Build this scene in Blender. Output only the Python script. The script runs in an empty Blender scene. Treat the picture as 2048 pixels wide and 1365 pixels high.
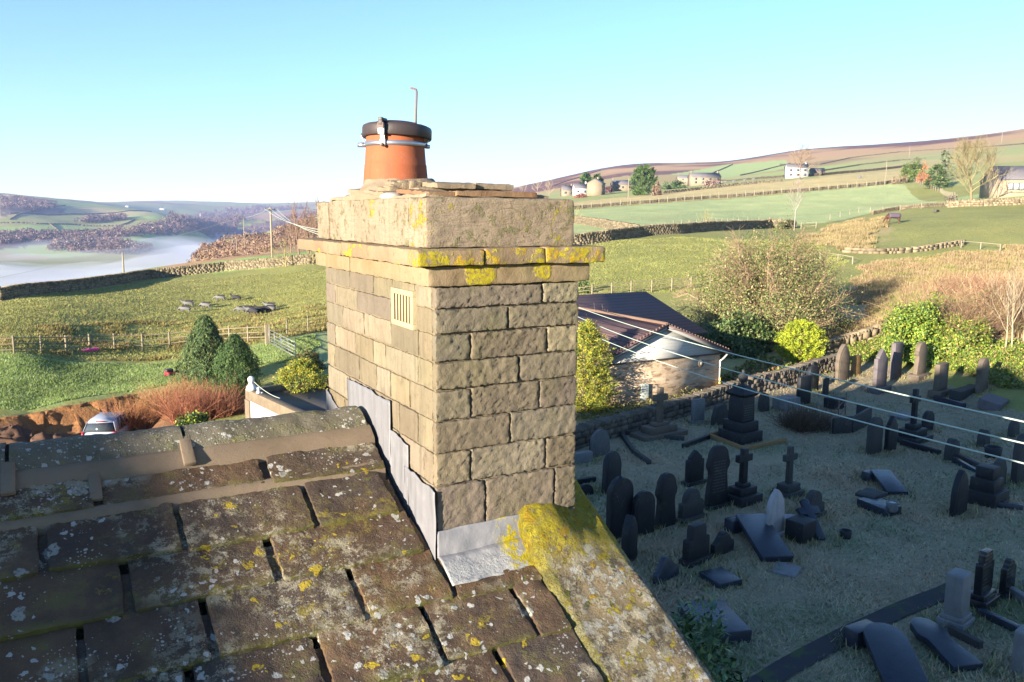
import bpy, math, random
import numpy as np
from mathutils import Matrix, Vector

# ------------------------------------------------------------------ camera, sky, sun, exposure
S = bpy.context.scene
COL = S.collection
FPX = 1643.0                      # focal length in photo pixels (2048 wide)
CAMZ = 8.5
MCAM = np.array([[0.87374241, -0.4863584, 0.00545117],
                 [-0.0691971, -0.13539035, -0.98837301],
                 [0.48144155, 0.86320621, -0.15195088]])
cam_d = bpy.data.cameras.new('camera')
cam = bpy.data.objects.new('camera', cam_d); COL.objects.link(cam)
cam_d.sensor_width = 36.0
cam_d.lens = FPX / 2048 * 36.0
cam_d.clip_start = 0.05; cam_d.clip_end = 30000
_R = np.array([MCAM[0], -MCAM[1], -MCAM[2]]).T
_u, _s, _v = np.linalg.svd(_R); _R = _u @ _v
cam.matrix_world = Matrix.Translation((0, 0, CAMZ)) @ Matrix([list(r) for r in _R]).to_4x4()
S.camera = cam

SUN_EL, SUN_ROT = math.radians(10.6), math.radians(250)
w = bpy.data.worlds.new('World'); S.world = w; w.use_nodes = True
nt = w.node_tree; nt.nodes.clear()
sky = nt.nodes.new('ShaderNodeTexSky'); sky.sky_type = 'NISHITA'; sky.sun_disc = False
sky.sun_elevation = SUN_EL; sky.sun_rotation = SUN_ROT
sky.altitude = 0; sky.air_density = 1.0; sky.dust_density = 0.0; sky.ozone_density = 4.0
bg = nt.nodes.new('ShaderNodeBackground'); bg.inputs['Strength'].default_value = 0.075
wo = nt.nodes.new('ShaderNodeOutputWorld')
nt.links.new(sky.outputs[0], bg.inputs[0]); nt.links.new(bg.outputs[0], wo.inputs[0])
sl = bpy.data.lights.new('sun', 'SUN'); sl.energy = 5.0; sl.angle = math.radians(0.5)
sl.color = (1.0, 0.89, 0.72)
sun = bpy.data.objects.new('sun', sl); COL.objects.link(sun)
SDIR = Vector((math.sin(SUN_ROT) * math.cos(SUN_EL), math.cos(SUN_ROT) * math.cos(SUN_EL), math.sin(SUN_EL)))
sun.rotation_euler = SDIR.to_track_quat('Z', 'Y').to_euler(); sun.location = (-20, -14, 30)
S.view_settings.view_transform = 'Standard'; S.view_settings.look = 'None'
S.view_settings.exposure = 2.12; S.view_settings.gamma = 1.0
S.cycles.max_bounces = 6; S.cycles.volume_bounces = 2; S.cycles.transparent_max_bounces = 8
S.cycles.caustics_reflective = False; S.cycles.caustics_refractive = False

# ------------------------------------------------------------------ helpers
rng = np.random.default_rng(7)
random.seed(7)

def ray(px, py):
    d = MCAM.T @ np.array([(px - 1024) / FPX, (py - 682.5) / FPX, 1.0])
    return d
def onplane(px, py, ax, val):
    d = ray(px, py); o = np.array([0, 0, CAMZ])
    return o + d * ((val - o[ax]) / d[ax])
def depth_of(P):
    return float((MCAM @ (np.asarray(P, float) - [0, 0, CAMZ]))[2])
def proj(P):
    c = MCAM @ (np.asarray(P, float) - [0, 0, CAMZ]); return 1024 + FPX * c[0] / c[2], 682.5 + FPX * c[1] / c[2]
def height_at(P, py):
    lo, hi = 0.0, 60.0
    for _ in range(40):
        m = (lo + hi) / 2
        if proj((P[0], P[1], P[2] + m))[1] > py: lo = m
        else: hi = m
    return lo

def h3(ix, iy, iz, seed):
    n = (ix.astype(np.int64) * 374761393 + iy.astype(np.int64) * 668265263 + iz.astype(np.int64) * 2147483647 + seed * 1274126177) & 0xffffffff
    n = ((n ^ (n >> 13)) * 1274126177) & 0xffffffff
    n = (n ^ (n >> 16)) & 0xffffffff
    return n.astype(np.float64) / 0xffffffff
def vnoise(P, scale, seed=0):
    Q = np.asarray(P, float) * scale
    i = np.floor(Q); f = Q - i; f = f * f * (3 - 2 * f); i = i.astype(np.int64)
    out = 0
    for a in (0, 1):
        for b in (0, 1):
            for c in (0, 1):
                wgt = (f[..., 0] if a else 1 - f[..., 0]) * (f[..., 1] if b else 1 - f[..., 1]) * (f[..., 2] if c else 1 - f[..., 2])
                out = out + wgt * h3(i[..., 0] + a, i[..., 1] + b, i[..., 2] + c, seed)
    return out * 2 - 1
def fbm(P, scale, seed=0, octv=3):
    o = 0; a = 1.0; t = 0
    for k in range(octv):
        o = o + a * vnoise(P, scale * 2 ** k, seed + k * 17); t += a; a *= 0.5
    return o / t
def sstep(a, b, x):
    t = np.clip((np.asarray(x, float) - a) / (b - a), 0, 1); return t * t * (3 - 2 * t)

def tag(o, label=None, cat=None, group=None, kind=None):
    if label: o['label'] = label
    if cat: o['category'] = cat
    if group: o['group'] = group
    if kind: o['kind'] = kind
    return o
def thing(name, label, cat, loc=(0, 0, 0), rz=0.0, group=None):
    o = bpy.data.objects.new(name, None); COL.objects.link(o)
    o.location = loc; o.rotation_euler = (0, 0, rz); o.empty_display_size = 0.2
    return tag(o, label, cat, group)

class MB:
    """collects vertices, faces and an optional colour per vertex; build() links ONE mesh object"""
    def __init__(s): s.v = []; s.f = []; s.n = 0; s.c = []; s.anyc = False
    def add(s, v, f, col=None):
        v = np.asarray(v, float).reshape(-1, 3)
        for g in (f if isinstance(f, list) else [f]):
            s.f.append(np.asarray(g, np.int64) + s.n)
        if col is not None:
            c = np.asarray(col, float)
            if c.ndim == 1: c = np.tile(c, (len(v), 1))
            s.anyc = True
        else: c = np.ones((len(v), 3)) * 0.5
        s.v.append(v); s.c.append(c); s.n += len(v)
    def box(s, c, size, rz=0.0, col=None, R=None, jit=0.0):
        a = np.array([[x, y, z] for z in (-.5, .5) for y in (-.5, .5) for x in (-.5, .5)]) * np.asarray(size, float)
        if jit: a = a + rng.uniform(-jit, jit, a.shape)
        if R is not None: a = a @ np.asarray(R).T
        elif rz:
            cs, sn = math.cos(rz), math.sin(rz); a = a @ np.array([[cs, sn, 0], [-sn, cs, 0], [0, 0, 1]])
        s.add(a + np.asarray(c, float), np.array([[0, 2, 3, 1], [4, 5, 7, 6], [0, 1, 5, 4], [2, 6, 7, 3], [0, 4, 6, 2], [1, 3, 7, 5]]), col)
    def tube(s, pts, rad, k=5, col=None, cap=True):
        pts = np.asarray(pts, float); n = len(pts); rad = np.broadcast_to(np.asarray(rad, float), (n,))
        t = np.gradient(pts, axis=0); t /= np.linalg.norm(t, axis=1)[:, None] + 1e-12
        ref = np.array([0, 0, 1.0]) if abs(t[0][2]) < 0.9 else np.array([1.0, 0, 0])
        u = np.cross(t, ref); u /= np.linalg.norm(u, axis=1)[:, None] + 1e-12; v = np.cross(t, u)
        ang = np.arange(k) / k * 2 * math.pi
        V = pts[:, None, :] + rad[:, None, None] * (u[:, None, :] * np.cos(ang)[None, :, None] + v[:, None, :] * np.sin(ang)[None, :, None])
        i = np.arange(n - 1)[:, None] * k; j = np.arange(k)[None, :]; j2 = (j + 1) % k
        F = np.stack([i + j, i + j2, i + k + j2, i + k + j], -1).reshape(-1, 4)
        fs = [F]
        if cap and k >= 3:
            if k == 4: fs += [np.array([[3, 2, 1, 0]]), np.array([[0, 1, 2, 3]]) + (n - 1) * k]
            else: fs += [np.array([[0, q + 1, q] for q in range(1, k - 1)]), np.array([[0, q, q + 1] for q in range(1, k - 1)]) + (n - 1) * k]
        s.add(V.reshape(-1, 3), fs, col)
    def lathe(s, prof, c=(0, 0, 0), k=32, col=None, sq=None):
        prof = np.asarray(prof, float); n = len(prof); a = np.arange(k) / k * 2 * math.pi
        ca, sa = np.cos(a), np.sin(a)
        if sq:
            m = np.maximum(abs(ca), abs(sa)); ca, sa = ca / m ** sq, sa / m ** sq
        V = np.stack([prof[:, None, 0] * ca[None], prof[:, None, 0] * sa[None], np.repeat(prof[:, 1][:, None], k, 1)], -1) + np.asarray(c, float)
        i = np.arange(n - 1)[:, None] * k; j = np.arange(k)[None]; j2 = (j + 1) % k
        s.add(V.reshape(-1, 3), np.stack([i + j, i + j2, i + k + j2, i + k + j], -1).reshape(-1, 4), col)
    def prism(s, poly, y0, y1, col=None, R=None, loc=(0, 0, 0)):
        """outline in x,z extruded along y"""
        p = np.asarray(poly, float); n = len(p)
        V = np.concatenate([np.stack([p[:, 0], np.full(n, y0), p[:, 1]], 1), np.stack([p[:, 0], np.full(n, y1), p[:, 1]], 1)])
        if R is not None: V = V @ np.asarray(R).T
        j = np.arange(n); j2 = (j + 1) % n
        sides = np.stack([j, j2, j2 + n, j + n], 1)
        s.add(V + np.asarray(loc, float), [sides], col); b = s.n - 2 * n
        s.ng = getattr(s, 'ng', []); s.ng += [[b + q for q in range(n)][::-1], [b + n + q for q in range(n)]]
    def build(s, name, mat, parent=None, smooth=False, local=False, bevel=0, seg=2, loc=None):
        V = np.concatenate(s.v); 
        if parent is not None and not local: V = V - np.array(parent.location)
        if loc is not None: V = V - np.asarray(loc, float)
        me = bpy.data.meshes.new(name)
        counts = []; idx = []
        for f in s.f:
            counts.append(np.full(len(f), f.shape[1])); idx.append(f.ravel())
        for g in getattr(s, 'ng', []):
            counts.append(np.array([len(g)])); idx.append(np.array(g))
        counts = np.concatenate(counts); idx = np.concatenate(idx)
        me.vertices.add(len(V)); me.vertices.foreach_set('co', V.astype(np.float32).ravel())
        me.loops.add(len(idx)); me.loops.foreach_set('vertex_index', idx.astype(np.int32))
        me.polygons.add(len(counts))
        me.polygons.foreach_set('loop_start', np.concatenate([[0], np.cumsum(counts)[:-1]]).astype(np.int32))
        me.polygons.foreach_set('loop_total', counts.astype(np.int32))
        if smooth: me.polygons.foreach_set('use_smooth', np.ones(len(counts), bool))
        me.update(calc_edges=True)
        if s.anyc:
            ca = me.color_attributes.new('Col', 'FLOAT_COLOR', 'POINT')
            C = np.concatenate(s.c); ca.data.foreach_set('color', np.concatenate([C, np.ones((len(C), 1))], 1).astype(np.float32).ravel())
        me.materials.append(mat)
        o = bpy.data.objects.new(name, me); COL.objects.link(o)
        if parent is not None: o.parent = parent
        if loc is not None: o.location = loc
        if bevel:
            b = o.modifiers.new('bevel', 'BEVEL'); b.width = bevel; b.segments = seg; b.limit_method = 'ANGLE'; b.angle_limit = 0.6
        return o

def rbox(mb, lo, hi, res=0.02, rad=0.006, amp=0.004, scale=25, seed=0, fine=0.0, R=None, org=None, col=None, noround=()):
    """a rough, rounded block: gridded box, corners rounded, moved by position noise"""
    lo = np.asarray(lo, float); hi = np.asarray(hi, float); sz = hi - lo
    n = np.maximum(1, np.minimum(80, np.round(sz / res).astype(int)))
    for ax in range(3):
        a, b = [q for q in range(3) if q != ax]
        ga, gb = np.meshgrid(np.linspace(0, 1, n[a] + 1), np.linspace(0, 1, n[b] + 1), indexing='ij')
        for side in (0, 1):
            P = np.zeros(ga.shape + (3,)); P[..., a] = lo[a] + ga * sz[a]; P[..., b] = lo[b] + gb * sz[b]; P[..., ax] = hi[ax] if side else lo[ax]
            P = P.reshape(-1, 3)
            r = min(rad, sz.min() * 0.49)
            inner = np.clip(P, lo + r, hi - r); d = P - inner; L = np.linalg.norm(d, axis=1)[:, None]
            Q = np.where(L > 1e-9, inner + d / np.maximum(L, 1e-9) * r, P)
            off = np.stack([fbm(Q, scale, seed + 3 * q, 3) for q in range(3)], 1) * amp
            if fine: off = off + np.stack([vnoise(Q, scale * 5, seed + 50 + q) for q in range(3)], 1) * fine
            Q = Q + off
            if R is not None: Q = (Q - org) @ np.asarray(R).T + org
            na, nb = n[a] + 1, n[b] + 1
            i = np.arange(na - 1)[:, None] * nb; j = np.arange(nb - 1)[None]
            F = np.stack([i + j, i + nb + j, i + nb + j + 1, i + j + 1], -1).reshape(-1, 4)
            flip = (side == 1) == (ax == 1)
            if flip: F = F[:, ::-1]
            mb.add(Q, F, col)

# ------------------------------------------------------------------ materials
class NT:
    def __init__(s, name):
        s.m = bpy.data.materials.new(name); s.m.use_nodes = True; s.t = s.m.node_tree; s.t.nodes.clear()
        s.out = s.t.nodes.new('ShaderNodeOutputMaterial'); s.co = None
        s.b = s.n('ShaderNodeBsdfPrincipled'); s.t.links.new(s.b.outputs[0], s.out.inputs[0])
        s.b.inputs['Specular IOR Level'].default_value = 0.25
    def n(s, t, **kw):
        o = s.t.nodes.new(t)
        for k, v in kw.items(): setattr(o, k, v)
        return o
    def set(s, sock, v):
        if isinstance(v, bpy.types.NodeSocket): s.t.links.new(v, sock)
        elif isinstance(v, (tuple, list)) and len(v) == 3 and sock.type == 'RGBA': sock.default_value = (*v, 1)
        else: sock.default_value = v
    def coord(s):
        if s.co is None: s.co = s.n('ShaderNodeNewGeometry').outputs['Position']
        return s.co
    def noise(s, scale, detail=4, rough=0.55, vec=None, dist=0.0):
        o = s.n('ShaderNodeTexNoise'); s.set(o.inputs['Vector'], vec or s.coord()); o.inputs['Scale'].default_value = scale
        o.inputs['Detail'].default_value = detail; o.inputs['Roughness'].default_value = rough; o.inputs['Distortion'].default_value = dist
        return o.outputs['Fac']
    def vor(s, scale, vec=None, feat='F1', rnd=1.0):
        o = s.n('ShaderNodeTexVoronoi', feature=feat); s.set(o.inputs['Vector'], vec or s.coord()); o.inputs['Scale'].default_value = scale
        o.inputs['Randomness'].default_value = rnd
        return o
    def math(s, op, a, b=0.0, clamp=False):
        o = s.n('ShaderNodeMath', operation=op, use_clamp=clamp); s.set(o.inputs[0], a); s.set(o.inputs[1], b); return o.outputs[0]
    def step(s, x, a, b):
        o = s.n('ShaderNodeMapRange', interpolation_type='SMOOTHSTEP'); s.set(o.inputs['Value'], x)
        s.set(o.inputs['From Min'], a); s.set(o.inputs['From Max'], b); return o.outputs['Result']
    def mix(s, f, a, b, mode='MIX'):
        o = s.n('ShaderNodeMix', data_type='RGBA', blend_type=mode); s.set(o.inputs[0], f); s.set(o.inputs[6], a); s.set(o.inputs[7], b); return o.outputs[2]
    def attr(s, name='Col'):
        return s.n('ShaderNodeAttribute', attribute_name=name).outputs['Color']
    def sep(s, v):
        o = s.n('ShaderNodeSeparateXYZ'); s.set(o.inputs[0], v); return o.outputs
    def mapping(s, scale=(1, 1, 1), rot=(0, 0, 0), vec=None):
        o = s.n('ShaderNodeMapping'); s.set(o.inputs[0], vec or s.coord()); o.inputs['Scale'].default_value = scale; o.inputs['Rotation'].default_value = rot
        return o.outputs[0]
    def warp(s, scale, amt, vec=None):
        o = s.n('ShaderNodeTexNoise'); s.set(o.inputs['Vector'], vec or s.coord()); o.inputs['Scale'].default_value = scale; o.inputs['Detail'].default_value = 3
        v1 = s.n('ShaderNodeVectorMath', operation='SUBTRACT'); s.set(v1.inputs[0], o.outputs['Color']); v1.inputs[1].default_value = (.5, .5, .5)
        v2 = s.n('ShaderNodeVectorMath', operation='SCALE'); s.set(v2.inputs[0], v1.outputs[0]); v2.inputs['Scale'].default_value = amt
        v3 = s.n('ShaderNodeVectorMath', operation='ADD'); s.set(v3.inputs[0], vec or s.coord()); s.set(v3.inputs[1], v2.outputs[0])
        return v3.outputs[0]
    def bump(s, h, strength=0.5, dist=0.01, prev=None):
        o = s.n('ShaderNodeBump'); o.inputs['Strength'].default_value = strength; o.inputs['Distance'].default_value = dist; s.set(o.inputs['Height'], h)
        if prev is not None: s.set(o.inputs['Normal'], prev)
        s.set(s.b.inputs['Normal'], o.outputs[0]); return o.outputs[0]
    def done(s, col, rough=0.85, **kw):
        s.set(s.b.inputs['Base Color'], col); s.set(s.b.inputs['Roughness'], rough)
        for k, v in kw.items(): s.set(s.b.inputs[k], v)
        return s.m
    def spots(s, scale, size, seedoff=0.0, warp=0.0, wscale=8, ring=False, patch=None):
        """round lichen colonies of varied size; optional ring shape and low-frequency patchiness"""
        vec = s.coord()
        if seedoff:
            a = s.n('ShaderNodeVectorMath', operation='ADD'); s.set(a.inputs[0], vec); a.inputs[1].default_value = (seedoff, seedoff * .7, seedoff * 1.3); vec = a.outputs[0]
        base = vec
        if warp: vec = s.warp(wscale, warp, vec)
        v = s.vor(scale, vec)
        rnd = s.sep(v.outputs['Color'])[0]
        lim = s.math('MULTIPLY', s.math('SUBTRACT', rnd, 0.25), size)
        if patch:
            pn = s.step(s.noise(patch[0], 2, .5, base), patch[1], patch[2]); lim = s.math('MULTIPLY', lim, pn)
        d = v.outputs['Distance']
        m = s.step(s.math('SUBTRACT', lim, d), 0.0, 0.06)
        if ring:
            inner = s.step(s.math('SUBTRACT', s.math('MULTIPLY', lim, .62), d), 0.0, 0.1); m = s.math('MULTIPLY', m, s.math('SUBTRACT', 1.0, s.math('MULTIPLY', inner, .6)))
        return m

def simple(name, col, rough=0.7, var=0.15, scale=6, metallic=0.0, bump=0.0, bscale=60, spec=0.3):
    t = NT(name); f = t.noise(scale, 4)
    c = t.mix(f, tuple(x * (1 - var) for x in col), tuple(min(1, x * (1 + var)) for x in col))
    if bump: t.bump(t.noise(bscale, 4), bump, 0.01)
    t.b.inputs['Metallic'].default_value = metallic
    t.b.inputs['Specular IOR Level'].default_value = spec
    return t.done(c, rough)
def attrmat(name, rough=0.9, noise=None, spec=0.15, bump=None, trans=0.0):
    t = NT(name); c = t.attr()
    if noise:
        f = t.noise(noise[0], 4, .6); c = t.mix(1.0, c, t.mix(f, (1 - noise[1],) * 3, (1 + noise[1],) * 3), 'MULTIPLY')
    if bump: t.bump(t.noise(bump[0], 5, .65), bump[1], bump[2])
    t.b.inputs['Specular IOR Level'].default_value = spec
    return t.done(c, rough)
# ------------------------------------------------------------------ terrain: one height field fitted through surveyed spots
FW = np.array([MCAM[2][0], MCAM[2][1]]); FW /= np.linalg.norm(FW); RT = np.array([FW[1], -FW[0]])
KN = []
def kn(px, py, r):
    d = ray(px, py); h = math.hypot(d[0], d[1]); r = r * h / (d[0] * FW[0] + d[1] * FW[1]); KN.append((d[0] / h * r, d[1] / h * r, CAMZ + d[2] / h * r))
def kz(px, r, z):
    d = ray(px, 430); h = math.hypot(d[0], d[1]); KN.append((d[0] / h * r, d[1] / h * r, z))
for px in (900, 1200, 1600, 2048, 2500):
    for r in (9, 20, 32): kz(px, r, 0.0)
for px, r, z in ((1250, 42, 0), (1450, 43, 0), (1700, 51, .3), (1850, 49, .4), (1960, 45, .15), (2048, 42, .1), (1850, 57, 2.1), (2040, 54, 1.9),
                 (1720, 60, 1.0), (1500, 55, .5), (1250, 60, .6), (2500, 60, 2), (2500, 130, 6), (1000, 40, -.4), (800, 45, -.8)): kz(px, r, z)
for a in ((1900, 560, 72), (1750, 590, 67), (2030, 520, 85), (1640, 500, 96), (1750, 480, 106), (1790, 450, 120), (2030, 440, 118), (2030, 415, 145),
          (1600, 460, 150), (1900, 425, 140), (1200, 590, 72), (1350, 585, 73), (1250, 530, 88), (1160, 488, 108), (1400, 475, 118), (1250, 472, 118),
          (1160, 440, 180), (1400, 430, 190), (1700, 410, 220), (1850, 395, 235), (1160, 417, 265), (1400, 400, 270), (1600, 385, 272), (1800, 368, 272),
          (2000, 392, 165), (2048, 386, 165), (1200, 388, 420), (1300, 386, 380), (1400, 368, 700), (1590, 355, 400), (1480, 364, 430), (1700, 345, 430),
          (1900, 330, 430), (2040, 322, 430), (1100, 362, 1700), (1180, 343, 1600), (1250, 331, 1550), (1450, 324, 1500), (1600, 301, 1400), (1800, 286, 1350),
          (2048, 257, 1300), (1250, 352, 1100), (1450, 346, 1000), (1700, 320, 900), (1950, 297, 850), (2500, 200, 1300), (2500, 290, 430)): kn(*a)
for px, z in ((1100, 60), (1450, 80), (1800, 110), (2048, 140), (2500, 160)): kz(px, 3000, z); kz(px, 6500, z)
for px, r, z in ((200, 45, -1.9), (0, 45, -2.1), (500, 40, -1.4), (-400, 48, -3.4), (-400, 68, -2.8), (-400, 110, -5), (0, 22, -1.5), (400, 18, -.5)): kz(px, r, z)
for a in ((60, 822, 44), (250, 785, 48), (430, 745, 51), (40, 708, 53.5), (535, 685, 58), (100, 660, 64), (400, 622, 84), (550, 615, 84),
          (0, 603, 110), (300, 557, 116), (620, 528, 118), (140, 577, 150), (330, 546, 175), (450, 521, 190), (600, 505, 195),
          (450, 495, 480), (400, 508, 420), (530, 474, 620), (600, 450, 720), (540, 502, 260), (540, 488, 420), (600, 496, 260), (600, 474, 450), (480, 505, 330), (450, 458, 3300),
          (50, 507, 1400), (50, 470, 1620), (50, 440, 1850), (50, 412, 2200), (0, 394, 2500), (100, 405, 2450), (-400, 380, 2500), (-400, 507, 1400),
          (200, 500, 1450), (200, 460, 1800), (200, 432, 2200), (250, 417, 2700), (290, 474, 1650), (380, 452, 2150), (470, 445, 2700), (330, 430, 2400),
          (150, 406, 4500), (300, 402, 5000), (450, 404, 5200), (620, 405, 5200), (400, 424, 4000), (550, 430, 3800), (620, 416, 4500),
          (900, 395, 2500), (900, 398, 5200)): kn(*a)
for px, r, z in ((0, 150, -8.5), (0, 250, -26), (0, 450, -66), (0, 700, -98), (0, 1000, -98), (0, 1250, -74), (300, 260, -22), (300, 500, -66), (300, 800, -92),
                 (300, 1250, -86), (450, 270, -9), (450, 800, -60), (430, 1100, -88), (430, 1900, -90), (450, 2600, -82), (560, 1200, -40), (560, 2200, -45), (600, 1500, -20),
                 (-400, 700, -95), (-400, 1100, -90), (800, 300, 3), (900, 120, 3), (900, 300, 6.5), (900, 1000, 13), (0, 6500, 60), (500, 6500, 60), (900, 6500, 60)): kz(px, r, z)
for deg in (75, 110, 150, 180, -150, -110, -75):
    a = math.radians(deg)
    for r in (9, 40, 300, 2000, 6500):
        d = FW * math.cos(a) + RT * math.sin(a); KN.append((d[0] * r, d[1] * r, (-.02 if deg < 0 else 0.0) * min(r, 300)))
KN = np.array(KN)
def _uv(x, y):
    f = x * FW[0] + y * FW[1]; s = x * RT[0] + y * RT[1]
    return np.stack([np.arctan2(s, f) * 3.0, np.log(np.hypot(x, y) + 6.0)], -1)
def _phi(a, b):
    d2 = ((a[:, None, :] - b[None]) ** 2).sum(-1); return 0.5 * d2 * np.log(d2 + 1e-9)
_kuv = _uv(KN[:, 0], KN[:, 1]); _n = len(KN)
_rr = np.hypot(KN[:, 0], KN[:, 1])
_A = np.zeros((_n + 3, _n + 3)); _A[:_n, :_n] = _phi(_kuv, _kuv) + np.eye(_n) * 1e-4
_A[:_n, _n] = 1; _A[:_n, _n + 1:] = _kuv; _A[_n, :_n] = 1; _A[_n + 1:, :_n] = _kuv.T
def _sc(r): return r + 15.0            # fit slope-like quantity so far heights keep their angle
_wt = np.linalg.solve(_A, np.concatenate([KN[:, 2] / _sc(_rr), [0, 0, 0]]))
def T0(x, y):
    x = np.atleast_1d(np.asarray(x, float)); y = np.atleast_1d(np.asarray(y, float)); out = np.empty(len(x))
    for i in range(0, len(x), 20000):
        q = _uv(x[i:i + 20000], y[i:i + 20000])
        out[i:i + 20000] = (_phi(q, _kuv) @ _wt[:_n] + _wt[_n] + q @ _wt[_n + 1:]) * _sc(np.hypot(x[i:i + 20000], y[i:i + 20000]))
    return out
def T(x, y):
    z = T0(x, y); x = np.atleast_1d(np.asarray(x, float)); y = np.atleast_1d(np.asarray(y, float)); r = np.hypot(x, y)
    P = np.stack([x, y, x * 0], -1)
    z = z + vnoise(P, 1 / 3.0, 5) * 0.06 * sstep(12, 40, r) + fbm(P, 1 / 14.0, 6) * 0.16 * sstep(50, 160, r) + fbm(P, 1 / 160.0, 8) * 5.0 * sstep(900, 2200, r) + fbm(P, 1 / 500.0, 9) * 16.0 * sstep(2800, 4500, r)
    return z
_edge = []
def yard(x, y):
    """the dug-out yard: ground drops sharply in front of the lawn edge"""
    if not _edge: return 0.0
    x = np.atleast_1d(np.asarray(x, float)); y = np.atleast_1d(np.asarray(y, float)); a = np.arctan2(x * RT[0] + y * RT[1], x * FW[0] + y * FW[1]); r = np.hypot(x, y)
    re = np.interp(a, _edge[0], _edge[1]) + vnoise(np.stack([x, y, x * 0], -1), .8, 77) * .25
    d = re - r; return -1.15 * sstep(0.0, .8, d) * sstep(16, 9, d) * sstep(_edge[0][0], _edge[0][0] + .06, a) * sstep(_edge[0][-1], _edge[0][-1] - .05, a)
def Tz(x, y): return float(T(x, y)[0])
_RS = np.exp(np.linspace(math.log(7), math.log(6800), 2200))
def at(px, py, dz=0.0):
    """where the sight line of a photo pixel meets the ground"""
    d = ray(px, py); h = math.hypot(d[0], d[1]); ux, uy, uz = d[0] / h, d[1] / h, d[2] / h
    zz = CAMZ + uz * _RS - T(ux * _RS, uy * _RS) - dz
    k = np.argmax(zz < 0)
    if not (zz < 0).any(): k = len(_RS) - 1
    r = _RS[k]
    if k > 0 and zz[k] < 0:
        a, b = zz[k - 1], zz[k]; r = _RS[k - 1] + (_RS[k] - _RS[k - 1]) * a / (a - b)
    return np.array([ux * r, uy * r, Tz(ux * r, uy * r)])
def _mk():
    Q = [at(*p) for p in ((-260, 880), (-150, 866), (-60, 850), (20, 838), (110, 822), (200, 806), (262, 793), (345, 778))]
    A_e = [math.atan2(q[0] * RT[0] + q[1] * RT[1], q[0] * FW[0] + q[1] * FW[1]) for q in Q]; R_e = [math.hypot(q[0], q[1]) for q in Q]
    _edge.extend([np.array(A_e), np.array(R_e)])
_mk(); _Tbase = T
def T(x, y): return _Tbase(x, y) + yard(x, y)
def along(px, r):
    d = ray(px, 430); h = math.hypot(d[0], d[1]); x, y = d[0] / h * r, d[1] / h * r
    return np.array([x, y, Tz(x, y)])

az = np.concatenate([np.linspace(-180, -42, 40)[:-1], np.linspace(-42, 42, 760), np.linspace(42, 180, 40)[1:]])
rr = np.concatenate([[0.5], np.exp(np.linspace(math.log(6), math.log(6800), 470))])
A_, R_ = np.meshgrid(np.radians(az), rr, indexing='ij')
TX = (FW[0] * np.cos(A_) + RT[0] * np.sin(A_)) * R_; TY = (FW[1] * np.cos(A_) + RT[1] * np.sin(A_)) * R_
TZ = T(TX.ravel(), TY.ravel())
def inpoly(x, y, poly):
    c = np.zeros(len(x), bool); n = len(poly)
    for i in range(n):
        x1, y1 = poly[i][:2]; x2, y2 = poly[i - 1][:2]
        m = ((y1 > y) != (y2 > y)); c ^= m & (x < (x2 - x1) * (y - y1) / ((y2 - y1) if y2 != y1 else 1e-9) + x1)
    return c
gx, gy = TX.ravel(), TY.ravel(); gr = np.hypot(gx, gy)
GP = np.stack([gx, gy, gx * 0], -1)
def C3(*c): return np.array(c, float)
# land cover: parcels of ground with their own plants (plant colours; the dark valley slopes also hold shade)
OLIVE = C3(.25, .25, .075); LAWN = C3(.25, .315, .115); MINT = C3(.36, .41, .18); TAN = C3(.46, .37, .17); STRAW = C3(.40, .29, .15)
MOOR = C3(.31, .19, .095); HEATH = C3(.115, .047, .04); GRAVE = C3(.29, .25, .165); WOODF = C3(.13, .09, .08); BRIGHT = C3(.27, .38, .10)
gc = np.tile(OLIVE, (len(gx), 1))
def P_(*pts): return [at(*p) for p in pts]
PARC = []
far = gr > 290
n1 = fbm(GP, 1 / 240.0, 31)[:, None]
gc[far] = (OLIVE * .7 + MINT * .35)[None] * (1 + .15 * n1[far])
def paint(mask, col, amt=1.0): 
    a = np.asarray(amt, float); a = a[mask][:, None] if a.ndim else a
    gc[mask] = gc[mask] * (1 - a) + np.asarray(col) * a
def parcel(pts, col, jit=0.0):
    poly = P_(*pts); m = inpoly(gx + fbm(GP, .15, 3) * jit, gy + fbm(GP, .15, 4) * jit, poly); paint(m, col); return m
# graveyard and everything near the house
paint(gr < 34, GRAVE)
GRAVEPOLY = [(5, 6), (12, 2), (40, 8), tuple(at(2200, 880)[:2]), tuple(at(1970, 800)[:2]), tuple(at(1850, 750)[:2]), tuple(at(1700, 715)[:2]), tuple(at(1520, 745)[:2]), tuple(at(1440, 765)[:2]), (20.5, 25.2), (12.5, 22), (6, 20)]
paint(inpoly(gx, gy, GRAVEPOLY), GRAVE)
parcel([(-300, 850), (60, 822), (250, 785), (430, 745), (640, 720), (640, 668), (535, 685), (40, 708), (-300, 728)], LAWN)
_ya = np.arctan2(gx * RT[0] + gy * RT[1], gx * FW[0] + gy * FW[1]); _yd = np.interp(_ya, _edge[0], _edge[1]) - gr
paint((_yd > -.15) & (_yd < 14) & (_ya > _edge[0][0]) & (_ya < _edge[0][-1] + .03), C3(.17, .085, .04))
paint((_yd > .0) & (_yd < 1.3) & (_ya > _edge[0][0]) & (_ya < _edge[0][-1]), C3(.33, .155, .06) , np.clip(.55 + fbm(GP, .9, 61), 0, 1))
parcel([(540, 680), (760, 640), (760, 720), (600, 760), (560, 735)], LAWN * .8 + GRAVE * .2, 1)
parcel([(-200, 645), (0, 602), (300, 556), (620, 527), (640, 503), (450, 519), (330, 543), (140, 575)], BRIGHT)
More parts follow.
